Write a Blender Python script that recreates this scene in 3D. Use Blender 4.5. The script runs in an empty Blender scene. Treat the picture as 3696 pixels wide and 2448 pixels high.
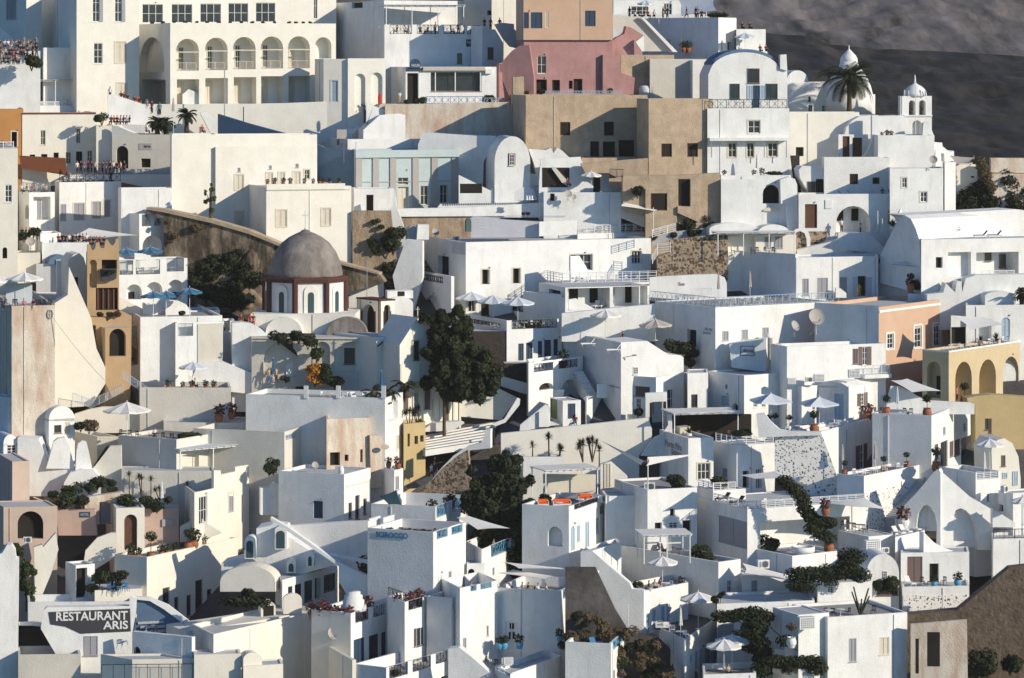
import bpy,bmesh,math,random
from mathutils import Vector,Matrix
random.seed(7)
C=bpy.context.scene.collection
F=11711.0;HX=1848.0;HY=234.0;W_,H_=3696.0,2448.0
cam=bpy.data.cameras.new('camera');co=bpy.data.objects.new('camera',cam);C.objects.link(co)
co.rotation_euler=(math.radians(90),0,0)
cam.sensor_width=36.0;cam.lens=36.0*F/W_
cam.shift_y=-(H_/2-HY)/W_
cam.clip_start=1.0;cam.clip_end=9000
bpy.context.scene.camera=co
SUN_AZ=60.0
SUN_EL=21.0
w=bpy.data.worlds.new('World');bpy.context.scene.world=w;w.use_nodes=True
nt=w.node_tree;bg=nt.nodes['Background']
sky=nt.nodes.new('ShaderNodeTexSky');sky.sky_type='NISHITA';sky.sun_disc=False;sky.ozone_density=4.0;sky.dust_density=.4
sky.sun_elevation=math.radians(SUN_EL)
az=math.radians(SUN_AZ);sd=Vector((math.sin(az)*math.cos(math.radians(SUN_EL)),-math.cos(az)*math.cos(math.radians(SUN_EL)),math.sin(math.radians(SUN_EL))))
sky.sun_rotation=math.atan2(sd.x,sd.y)
tint=nt.nodes.new('ShaderNodeVectorMath');tint.operation='MULTIPLY';tint.inputs[1].default_value=(.60,.94,1.22);nt.links.new(sky.outputs[0],tint.inputs[0]);nt.links.new(tint.outputs[0],bg.inputs[0]);bg.inputs[1].default_value=0.092
sl=bpy.data.lights.new('sun','SUN');so=bpy.data.objects.new('sun',sl);C.objects.link(so)
sl.energy=4.5;sl.angle=math.radians(0.5);sl.color=(1.0,0.885,0.71)
so.rotation_euler=sd.to_track_quat('Z','Y').to_euler();so.location=(100,100,200)
vs=bpy.context.scene.view_settings;vs.view_transform='Standard';vs.look='None';vs.gamma=1;vs.use_curve_mapping=False
vs.exposure=0.1
MAT={}
def mat(name,col,rough=.85,var=.06,scale=.5,stain=0.,stain_col=None,bump=.15,bscale=6.,metal=0.,spec=.3,spots=None,cscale=None,sthr=.5,pm=None):
 m=bpy.data.materials.new(name);m.use_nodes=True;n=m.node_tree.nodes;l=m.node_tree.links
 b=n['Principled BSDF'];b.inputs['Roughness'].default_value=rough;b.inputs['Metallic'].default_value=metal
 b.inputs['Specular IOR Level'].default_value=spec
 g=n.new('ShaderNodeNewGeometry');P_=g.outputs['Position']
 if pm:
  vm=n.new('ShaderNodeVectorMath');vm.operation='MULTIPLY';vm.inputs[1].default_value=pm;l.new(P_,vm.inputs[0]);P_=vm.outputs[0]
 nz=n.new('ShaderNodeTexNoise');nz.inputs['Scale'].default_value=scale;nz.inputs['Detail'].default_value=6;nz.inputs['Roughness'].default_value=.65
 l.new(P_,nz.inputs['Vector'])
 rp=n.new('ShaderNodeMapRange');rp.inputs[1].default_value=.3;rp.inputs[2].default_value=.7;rp.inputs[3].default_value=1-var*1.6;rp.inputs[4].default_value=1+var*.5
 l.new(nz.outputs[0],rp.inputs[0])
 mx=n.new('ShaderNodeVectorMath');mx.operation='SCALE';mx.inputs[0].default_value=col[:3];l.new(rp.outputs[0],mx.inputs['Scale'])
 out=mx.outputs[0]
 if stain>0:
  mp=n.new('ShaderNodeMapping');mp.inputs['Scale'].default_value=(1.1,1.1,.28);l.new(P_,mp.inputs[0])
  n2=n.new('ShaderNodeTexNoise');n2.inputs['Scale'].default_value=cscale or.9;n2.inputs['Detail'].default_value=8;n2.inputs['Roughness'].default_value=.7;l.new(mp.outputs[0],n2.inputs['Vector'])
  r2=n.new('ShaderNodeMapRange');r2.inputs[1].default_value=sthr;r2.inputs[2].default_value=sthr+.2;r2.inputs[3].default_value=0;r2.inputs[4].default_value=stain
  l.new(n2.outputs[0],r2.inputs[0])
  mi=n.new('ShaderNodeMix');mi.data_type='RGBA';l.new(r2.outputs[0],mi.inputs[0]);l.new(out,mi.inputs[6]);mi.inputs[7].default_value=(*(stain_col or[c*.55 for c in col[:3]]),1)
  out=mi.outputs[2]
 if spots:
  sc_,th,scol=spots
  vo=n.new('ShaderNodeTexVoronoi');vo.inputs['Scale'].default_value=sc_;vo.inputs['Randomness'].default_value=1
  n3=n.new('ShaderNodeTexNoise');n3.inputs['Scale'].default_value=sc_*1.5;l.new(P_,n3.inputs['Vector'])
  mv=n.new('ShaderNodeVectorMath');mv.operation='SCALE';mv.inputs['Scale'].default_value=.35;l.new(n3.outputs['Color'],mv.inputs[0])
  ad=n.new('ShaderNodeVectorMath');ad.operation='ADD';l.new(P_,ad.inputs[0]);l.new(mv.outputs[0],ad.inputs[1]);l.new(ad.outputs[0],vo.inputs['Vector'])
  cv=n.new('ShaderNodeSeparateColor');l.new(vo.outputs['Color'],cv.inputs[0])
  th2=n.new('ShaderNodeMath');th2.operation='MULTIPLY';th2.inputs[1].default_value=th;l.new(cv.outputs[0],th2.inputs[0])
  lt=n.new('ShaderNodeMath');lt.operation='LESS_THAN';l.new(vo.outputs['Distance'],lt.inputs[0]);l.new(th2.outputs[0],lt.inputs[1])
  mi=n.new('ShaderNodeMix');mi.data_type='RGBA';l.new(lt.outputs[0],mi.inputs[0]);l.new(out,mi.inputs[6]);mi.inputs[7].default_value=(*scol,1)
  out=mi.outputs[2]
 l.new(out,b.inputs['Base Color'])
 if bump:
  nb=n.new('ShaderNodeTexNoise');nb.inputs['Scale'].default_value=bscale;nb.inputs['Detail'].default_value=5;l.new(P_,nb.inputs['Vector'])
  bp=n.new('ShaderNodeBump');bp.inputs['Strength'].default_value=bump;bp.inputs['Distance'].default_value=.12;l.new(nb.outputs[0],bp.inputs['Height']);l.new(bp.outputs[0],b.inputs['Normal'])
 MAT[name]=m;return m
mat('white',(.80,.80,.78),var=.09,scale=.3,stain=.4,stain_col=(.52,.49,.43),bump=.3)
mat('white2',(.78,.77,.74),var=.07,stain=.3,stain_col=(.50,.46,.38),bump=.35)
mat('cream',(.76,.72,.63),var=.05,stain=.15,bump=.25)
mat('cream2',(.66,.63,.56),var=.06,stain=.2,bump=.3)
mat('warm',(.80,.77,.69),var=.05,stain=.2,stain_col=(.6,.52,.4),bump=.25)
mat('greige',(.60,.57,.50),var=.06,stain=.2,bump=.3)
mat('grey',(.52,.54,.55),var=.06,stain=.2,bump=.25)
mat('lilac',(.66,.64,.68),var=.05,stain=.15,bump=.25)
mat('peel',(.72,.64,.53),var=.12,stain=.75,stain_col=(.48,.30,.20),bump=.5,cscale=.6,sthr=.44)
mat('tan',(.50,.385,.27),var=.16,scale=.8,stain=.45,stain_col=(.30,.22,.15),bump=.6)
mat('tan2',(.42,.32,.22),var=.2,scale=.7,stain=.7,stain_col=(.14,.10,.07),bump=.9,sthr=.45)
mat('pink',(.44,.24,.23),var=.12,stain=.45,bump=.25)
mat('salmon',(.60,.46,.37),var=.06,stain=.15,bump=.25)
mat('rose',(.52,.38,.32),var=.08,stain=.2,bump=.25)
mat('apricot',(.56,.38,.27),var=.06,stain=.2,stain_col=(.6,.34,.2),bump=.25)
mat('orange',(.50,.24,.08),var=.07,stain=.2,bump=.25)
mat('ochre',(.44,.30,.17),var=.07,stain=.2,bump=.25)
mat('yellow',(.57,.46,.29),var=.06,stain=.15,bump=.25)
mat('mustard',(.48,.37,.19),var=.07,stain=.15,bump=.25)
mat('paleblue',(.46,.54,.55),var=.05,stain=.1,bump=.2)
mat('pilaster',(.40,.37,.35),var=.05,bump=.2)
mat('blueshade',(.10,.17,.27),var=.1,stain=.2,bump=.3)  # deep blue, also used to paint shade into walls and roofs
mat('brown_canvas',(.16,.055,.025),var=.1,bump=.1)
mat('stone',(.40,.31,.22),var=.25,scale=2.2,stain=.6,stain_col=(.2,.15,.1),bump=1.0,bscale=3,spots=(3.0,.8,(.10,.07,.05)))
mat('spotted',(.80,.78,.74),var=.04,bump=.3,spots=(4.2,.5,(.06,.055,.05)))
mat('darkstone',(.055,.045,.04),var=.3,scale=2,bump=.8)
mat('rock',(.40,.31,.22),var=.45,scale=.5,stain=1,stain_col=(.06,.045,.03),bump=1.0,bscale=1.6,cscale=.5,sthr=.4)
mat('dome',(.30,.265,.24),var=.25,scale=.5,stain=.6,stain_col=(.10,.08,.07),bump=.5,cscale=.7,sthr=.42)
mat('redtrim',(.085,.035,.028),bump=.1)
mat('glass',(.035,.04,.045),rough=.15,var=.3,bump=0,spec=.5)
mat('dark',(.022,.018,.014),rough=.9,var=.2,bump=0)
mat('frame',(.74,.74,.72),rough=.6,bump=0)
mat('framecream',(.66,.61,.50),rough=.6,bump=0)
mat('maroon',(.14,.045,.03),rough=.6,bump=0)
mat('wood',(.13,.06,.035),rough=.7,var=.2,bump=.2)
mat('shut_brown',(.17,.12,.11),rough=.7,bump=.1)
mat('shut_cream',(.66,.60,.50),rough=.7,bump=.1)
mat('shut_grey',(.34,.34,.37),rough=.7,bump=.1)
mat('navy',(.03,.06,.11),rough=.6,bump=0)
mat('teal',(.035,.075,.085),rough=.6,bump=0)
mat('blue',(.06,.20,.38),rough=.5,bump=0)
mat('skyblue',(.10,.34,.52),rough=.5,bump=0)
mat('lightblue',(.42,.52,.62),rough=.5,bump=0)
mat('greenpaint',(.22,.25,.12),rough=.6,bump=0)
mat('black',(.02,.02,.022),rough=.6,bump=0)
mat('metal',(.35,.36,.38),rough=.4,metal=.6,bump=0)
mat('whitemetal',(.75,.76,.77),rough=.5,bump=0)
mat('canvas',(.76,.74,.70),rough=.9,var=.06,scale=2,bump=.1)
mat('canvas_blue',(.045,.15,.27),rough=.9,var=.08,bump=.1)
mat('canvas_pale',(.62,.66,.70),rough=.9,var=.06,bump=.1)
mat('canvas_beige',(.52,.46,.40),rough=.9,var=.1,scale=3,bump=.2)
mat('canvas_dark',(.05,.05,.06),rough=.9,bump=.1)
mat('terracotta',(.33,.12,.06),rough=.8,var=.12,bump=.2)
mat('cush_orange',(.75,.13,.03),rough=.9,bump=.1)
mat('cush_red',(.60,.05,.04),rough=.9,bump=.1)
mat('leaf',(.035,.055,.018),rough=.7,var=.4,scale=1.5,bump=0)
mat('leaf2',(.07,.10,.03),rough=.7,var=.4,scale=1.5,bump=0)
mat('leafdark',(.028,.038,.014),rough=.8,var=.5,scale=1.2,bump=0)
mat('dry',(.14,.10,.055),rough=.9,var=.4,scale=1.5,bump=0)
mat('flower',(.13,.035,.035),rough=.8,var=.2,bump=0)
mat('marigold',(.55,.22,.03),rough=.8,var=.2,bump=0)
mat('bark',(.10,.07,.045),rough=.9,var=.3,bump=.6)
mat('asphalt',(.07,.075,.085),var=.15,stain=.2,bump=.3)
mat('paving',(.34,.33,.32),var=.12,stain=.3,bump=.4)
mat('floor_grey',(.48,.50,.52),var=.08,stain=.2,bump=.3)
mat('water',(.03,.12,.25),rough=.08,var=.1,bump=.1,bscale=2,spec=.5)
mat('earth',(.11,.10,.095),var=.35,scale=.3,stain=.5,bump=1,bscale=1.5)
mat('hill_shade',(.026,.021,.017),var=1.1,scale=.16,stain=.6,stain_col=(.06,.05,.04),bump=.6,bscale=.5,cscale=.12,sthr=.48,pm=(1,.12,1.4))  # shadow over the near hill is put into this dark rock colour
mat('rubble',(.17,.125,.09),var=.3,scale=1.2,stain=.7,stain_col=(.09,.06,.045),bump=1,bscale=3)
mat('cliff',(.20,.17,.155),var=.8,scale=.07,stain=.7,stain_col=(.09,.09,.10),bump=1,bscale=.2,cscale=.03,sthr=.46,pm=(1,.1,.8))
mat('skin',(.40,.22,.14),rough=.6,bump=0)
mat('hair',(.025,.016,.012),rough=.7,bump=0)
for nm_,c_ in dict(c_black=(.02,.02,.025),c_white=(.7,.7,.7),c_red=(.5,.03,.03),c_blue=(.05,.13,.32),c_grey=(.2,.2,.22),c_navy=(.025,.035,.08),c_maroon=(.15,.03,.03),c_beige=(.45,.38,.28),c_yellow=(.6,.38,.04),c_teal=(.05,.3,.42),c_pink=(.55,.2,.22)).items():mat(nm_,c_,rough=.9,bump=0,var=.1)
class MB:
 def __init__(s):s.v=[];s.f=[]
 def quad(s,a,b,c,d):n=len(s.v);s.v+=[a,b,c,d];s.f.append((n,n+1,n+2,n+3))
 def poly(s,pts):n=len(s.v);s.v+=list(pts);s.f.append(tuple(range(n,n+len(pts))))
 def hexa(s,p):
  n=len(s.v);s.v+=p
  for f in((3,2,1,0),(4,5,6,7),(0,1,5,4),(1,2,6,5),(2,3,7,6),(3,0,4,7)):s.f.append(tuple(n+i for i in f))
 def box(s,x0,x1,y0,y1,z0,z1):
  s.hexa([(x0,y0,z0),(x1,y0,z0),(x1,y1,z0),(x0,y1,z0),(x0,y0,z1),(x1,y0,z1),(x1,y1,z1),(x0,y1,z1)])
 def fbox(s,fr,t0,t1,z0,z1,d0,d1):
  W=fr.w
  s.hexa([W(t0,z0,d0),W(t1,z0,d0),W(t1,z0,d1),W(t0,z0,d1),W(t0,z1,d0),W(t1,z1,d0),W(t1,z1,d1),W(t0,z1,d1)])
 def bar(s,a,b,r=.03,r2=None,n=6):
  a=Vector(a);b=Vector(b);d=(b-a)
  if d.length<1e-6:return
  q=d.to_track_quat('Z','Y');r2=r if r2 is None else r2;k=len(s.v)
  for j in range(n):
   an=2*math.pi*j/n;o=q@Vector((math.cos(an),math.sin(an),0))
   s.v.append(tuple(a+o*r));s.v.append(tuple(b+o*r2))
  for j in range(n):i=(j+1)%n;s.f.append((k+2*j,k+2*i,k+2*i+1,k+2*j+1))
  s.f.append(tuple(k+2*j for j in range(n))[::-1]);s.f.append(tuple(k+2*j+1 for j in range(n)))
 def lathe(s,c,prof,n=20,a0=0):
  k=len(s.v)
  for r,z in prof:
   for j in range(n):an=a0+2*math.pi*j/n;s.v.append((c[0]+r*math.cos(an),c[1]+r*math.sin(an),c[2]+z))
  for i in range(len(prof)-1):
   for j in range(n):q=(j+1)%n;s.f.append((k+i*n+j,k+i*n+q,k+(i+1)*n+q,k+(i+1)*n+j))
  s.f.append(tuple(k+j for j in range(n))[::-1]);s.f.append(tuple(k+(len(prof)-1)*n+j for j in range(n)))
 def prism(s,fr,pts,d0,d1):
  n=len(pts);k=len(s.v)
  s.v+=[fr.w(t,z,d0)for t,z in pts]+[fr.w(t,z,d1)for t,z in pts]
  s.f.append(tuple(range(k,k+n)));s.f.append(tuple(range(k+2*n-1,k+n-1,-1)))
  for i in range(n):j=(i+1)%n;s.f.append((k+i,k+n+i,k+n+j,k+j))
 def build(s,name,m,parent=None,org=(0,0,0),smooth=False):
  me=bpy.data.meshes.new(name);me.from_pydata([(x-org[0],y-org[1],z-org[2])for x,y,z in s.v],[],s.f)
  if smooth:
   for p in me.polygons:p.use_smooth=True
  bm=bmesh.new();bm.from_mesh(me);bmesh.ops.remove_doubles(bm,verts=bm.verts,dist=.0004)if smooth else None
  bmesh.ops.recalc_face_normals(bm,faces=bm.faces)if smooth else None
  bm.to_mesh(me);bm.free()
  me.materials.append(MAT[m]if isinstance(m,str)else m);me.update()
  o=bpy.data.objects.new(name,me);C.objects.link(o)
  if parent is not None:o.parent=parent
  return o
LAB=[]
def tag(o,label,cat,group=None):
 o['label']=label;o['category']=cat
 if group:o['group']=group
 LAB.append(o);return o
def empty(name,loc,label,cat,group=None,rz=0):
 o=bpy.data.objects.new(name,None);C.objects.link(o);o.location=loc;o.rotation_euler=(0,0,rz);o.empty_display_size=.3
 tag(o,label,cat,group);return o
KIDS={}
def copy_tree(o,parent=None):
 c=o.copy();C.objects.link(c);c.parent=parent
 for ch in[x for x in o.children]:copy_tree(ch,c)
 return c
OX=OY=0.0
def T(c,r):
 global OX,OY
 OX=(0,900,1800,2696)[c];OY=(0,600,1200,1798)[r]
def px(t):return OX+t/2.368
def py(t):return OY+t/2.368
def Yg(ty):return 455/(1+(py(ty)-HY)/6522)
def pt(tx,ty,Y):return((px(tx)-HX)/F*Y,Y,(HY-py(ty))/F*Y)
class Fr:
 def __init__(s,o,a,left=False):
  s.o=o;a=math.radians(a)
  if left:s.u=(math.sin(a),-math.cos(a));s.n=(math.cos(a),math.sin(a))
  else:s.u=(math.cos(a),math.sin(a));s.n=(-math.sin(a),math.cos(a))
 def hit(s,tx,ty):
  dx=(px(tx)-HX)/F;t=(dx*s.o[1]-s.o[0])/(s.u[0]-dx*s.u[1]);Y=s.o[1]+t*s.u[1]
  return t,(HY-py(ty))/F*Y
 def w(s,t,z,d=0):return(s.o[0]+t*s.u[0]+d*s.n[0],s.o[1]+t*s.u[1]+d*s.n[1],z)
KND={
 'w':('window','frame','glass',1,1,.16),'W':('window','framecream','glass',1,1,.2),'x':('window','frame','glass',1,2,.16),
 'm':('window','maroon','dark',0,0,.2),'k':('opening',None,'dark',0,0,.45),'K':('doorway',None,'dark',0,0,.6),
 'c':('window','shut_cream','shut_cream',1,0,.1),'g':('window','shut_grey','shut_grey',1,0,.1),'h':('window','shut_brown','shut_brown',1,0,.1),
 'b':('door','navy','navy',1,0,.12),'t':('window','teal','glass',1,0,.12),'d':('door','wood','wood',0,0,.25),'v':('door','lightblue','lightblue',1,0,.12),
 'D':('door','frame','frame',1,0,.12),'G':('glazed_door','frame','glass',2,1,.2),'e':('door','greenpaint','greenpaint',0,0,.15),
 's':('window','frame','glass',1,2,.16),'o':('window','shut_brown','glass',0,0,.2),'l':('window','blue','glass',1,0,.15)}
def bars(mb,fr,t0,t1,z0,z1,nv,nh,d0,d1,wd):
 mb.fbox(fr,t0,t0+wd,z0,z1,d0,d1);mb.fbox(fr,t1-wd,t1,z0,z1,d0,d1)
 mb.fbox(fr,t0+wd,t1-wd,z1-wd,z1,d0,d1);mb.fbox(fr,t0+wd,t1-wd,z0,z0+wd,d0,d1)
 for i in range(nv):c=t0+(t1-t0)*(i+1)/(nv+1);mb.fbox(fr,c-wd*.4,c+wd*.4,z0+wd,z1-wd,d0+.004,d1-.004)
 for i in range(nh):c=z0+(z1-z0)*(i+1)/(nh+1);mb.fbox(fr,t0+wd,t1-wd,c-wd*.3,c+wd*.3,d0+.008,d1-.008)
def fill_opening(root,org,fr,t0,t1,z0,z1,kind,dep,arch,wall,trim=None):
 nm,fm,pm,nv,nh,dd=KND[kind];dep=dep if dep is not None else dd
 g=.006
 def pane(par,d):
  mb=MB();mb.fbox(fr,t0+g,t1-g,z0+g,z1-g,d,d+.03)
  if kind in 'cghvb':
   n=max(3,int((z1-z0)/.16))
   for i in range(n):
    zc=z0+(z1-z0)*(i+.5)/n;mb.fbox(fr,t0+.07,t1-.07,zc-.03,zc+.03,d-.02,d-.001)
  return mb.build('pane' if pm in('glass','dark')else 'panel',pm,par,org if par is root else org)
 if fm:
  mb=MB();wd=min(.09,(t1-t0)*.12);bars(mb,fr,t0+g,t1-g,z0+g,z1-g,nv,nh,dep-.07,dep-.012,wd)
  if nm in('window',)and kind not in 'm':mb.fbox(fr,t0-.08,t1+.08,z0-.09,z0-.012,-.07,dep-.08)
  o=mb.build(nm,fm,root,org)
  mb=MB();mb.fbox(fr,t0+g,t1-g,z0+g,z1-g,dep-.01,dep+.03)
  if kind in 'cghvbd':
   n=max(3,int((z1-z0)/.16))
   for i in range(n):
    zc=z0+(z1-z0)*(i+.5)/n;mb.fbox(fr,t0+wd+.01,t1-wd-.01,zc-.03,zc+.03,dep-.035,dep-.012)
  p=mb.build('pane' if pm in('glass','dark')else 'panel',pm,o,org)
  if nm=='door':
   mb=MB();zc=z0+(z1-z0)*.47;mb.bar(fr.w(t1-.2,zc,dep-.1),fr.w(t1-.2,zc,dep-.05),.03);mb.build('handle','metal',o,org)
 else:
  o=pane(root,dep)
  o.name=nm
 if kind in 's':
  for sgn in(0,1):
   w2=(t1-t0)*.75;a,b=(t0-w2-.02,t0-.02)if sgn==0 else(t1+.02,t1+w2+.02)
   mb=MB();mb.fbox(fr,a,b,z0,z1,-.06,-.012)
   n=int((z1-z0)/.14)
   for i in range(n):zc=z0+(z1-z0)*(i+.5)/n;mb.fbox(fr,a+.05,b-.05,zc-.025,zc+.025,-.075,-.061)
   mb.build('shutter','shut_brown',o,org)
 if trim:
  mb=MB();q=.16
  mb.fbox(fr,t0-q,t0-.004,z0-.0,z1+q,-.04,.0);mb.fbox(fr,t1+.004,t1+q,z0-.0,z1+q,-.04,.0);mb.fbox(fr,t0-.004,t1+.004,z1+.004,z1+q,-.04,.0)
  mb.build('surround',trim,o,org)
 return o
def railing(root,org,a,b,h,style,col,name='railing'):
 a=Vector(a);b=Vector(b);L=(b-a).length;mb=MB()
 if L<.1:return
 up=Vector((0,0,1));r=.028
 n=max(1,round(L/1.1));
 mb.bar(a+up*h,b+up*h,.035,n=4)
 if style=='x':
  mb.bar(a+up*.08,b+up*.08,r,n=4)
  for i in range(n+1):q=a.lerp(b,i/n);mb.bar(q,q+up*h,.032,n=4)
  m=max(1,round(L/(h*.9)))
  for i in range(m):
   p,q=a.lerp(b,i/m),a.lerp(b,(i+1)/m)
   mb.bar(p+up*.08,q+up*h,r*.8,n=4);mb.bar(p+up*h,q+up*.08,r*.8,n=4)
   mb.bar((p+q)/2+up*.08,(p+q)/2+up*h,r*.7,n=4)
 elif style=='h':
  for k in range(4):mb.bar(a+up*(h*(k+.4)/4),b+up*(h*(k+.4)/4),.035,n=4)
  for i in range(n+1):q=a.lerp(b,i/n);mb.bar(q,q+up*(h+.05),.05,n=4)
 elif style=='g':
  for i in range(n+1):q=a.lerp(b,i/n);mb.bar(q,q+up*h,.03,n=4)
  gl=MB();d=(b-a).normalized();s=Vector((-d.y,d.x,0))*.008
  gl.hexa([tuple(v)for v in(a-s+up*.06,b-s+up*.06,b+s+up*.06,a+s+up*.06,a-s+up*(h-.05),b-s+up*(h-.05),b+s+up*(h-.05),a+s+up*(h-.05))])
  o=mb.build(name,col,root,org);gl.build('glass_panel','glasspane',o,org);return o
 else:
  mb.bar(a+up*.08,b+up*.08,r,n=4);m=max(2,int(L/.16))
  for i in range(m+1):q=a.lerp(b,i/m);mb.bar(q+up*.08,q+up*h,.016,n=4)
  for i in range(n+1):q=a.lerp(b,i/n);mb.bar(q,q+up*h,.035,n=4)
 return mb.build(name,col,root,org)
m=bpy.data.materials.new('glasspane');m.use_nodes=True;b_=m.node_tree.nodes['Principled BSDF'];b_.inputs['Base Color'].default_value=(.25,.32,.36,1);b_.inputs['Roughness'].default_value=.1;b_.inputs['Alpha'].default_value=.13;MAT['glasspane']=m
RST={'r':('x','blue'),'R':('x','black'),'q':('h','whitemetal'),'Q':('x','lightblue'),'y':('x','skyblue'),'z':('v','black'),'f':('g','metal')}
def face(mb,fr,t0,t1,z0,z1,holes,sgn=1):
 ts=sorted(set([t0,t1]+[min(max(q,t0),t1)for h in holes for q in h[:2]]));zs=sorted(set([z0,z1]+[min(max(q,z0),z1)for h in holes for q in h[2:4]]))
 for i in range(len(ts)-1):
  if ts[i+1]-ts[i]<1e-5:continue
  run=None
  for j in range(len(zs)-1):
   c=((ts[i]+ts[i+1])/2,(zs[j]+zs[j+1])/2)
   inside=any(h[0]<c[0]<h[1]and h[2]<c[1]<h[3]for h in holes)
   if not inside and run is None:run=zs[j]
   if(inside or j==len(zs)-2)and run is not None:
    e=zs[j]if inside else zs[j+1]
    if e-run>1e-5:mb.quad(fr.w(ts[i],run,0),fr.w(ts[i+1],run,0),fr.w(ts[i+1],e,0),fr.w(ts[i],e,0))
    run=None
def archpts(t0,t1,z0,z1,n=10):
 c=(t0+t1)/2;r=(t1-t0)/2;rz=min(r,(z1-z0)*.75);zs=z1-rz
 return zs,[(c-r*math.cos(math.pi*i/n),zs+rz*math.sin(math.pi*i/n))for i in range(n+1)]
def reveal(mb,fr,h,dep,arch,back=True):
 t0,t1,z0,z1=h[:4];W=fr.w
 if arch:
  zs,ap=archpts(t0,t1,z0,z1)
  k=len(ap)//2
  for i in range(len(ap)-1):
   a,b=ap[i],ap[i+1]
   mb.quad(W(*a,0),W(*b,0),W(*b,dep),W(*a,dep))
   cr=(t0,z1)if i<k else(t1,z1)
   mb.poly([W(*a,0),W(*b,0),W(*cr,0)])
  mb.poly([W(t0,z1,0),W(*ap[k],0),W(t1,z1,0)])if abs(ap[k][1]-z1)>.001 else None
 else:
  zs=z1;mb.quad(W(t0,z1,0),W(t1,z1,0),W(t1,z1,dep),W(t0,z1,dep))
 mb.quad(W(t0,z0,0),W(t0,zs,0),W(t0,zs,dep),W(t0,z0,dep));mb.quad(W(t1,z0,0),W(t1,zs,0),W(t1,zs,dep),W(t1,z0,dep))
 mb.quad(W(t0,z0,0),W(t1,z0,0),W(t1,z0,dep),W(t0,z0,dep))
 if back:mb.quad(W(t0,z0,dep),W(t1,z0,dep),W(t1,z1,dep),W(t0,z1,dep))
class Hs:pass
CUR=None
def slope_yaw(x0,y0,x1,y1,lo=3,hi=80):
 s=max(.02,((py(y0)+py(y1))/2-HY)/F);k=(y0-y1)/(x1-x0)
 return max(lo,min(hi,math.degrees(math.atan2(k,s))))
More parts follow.
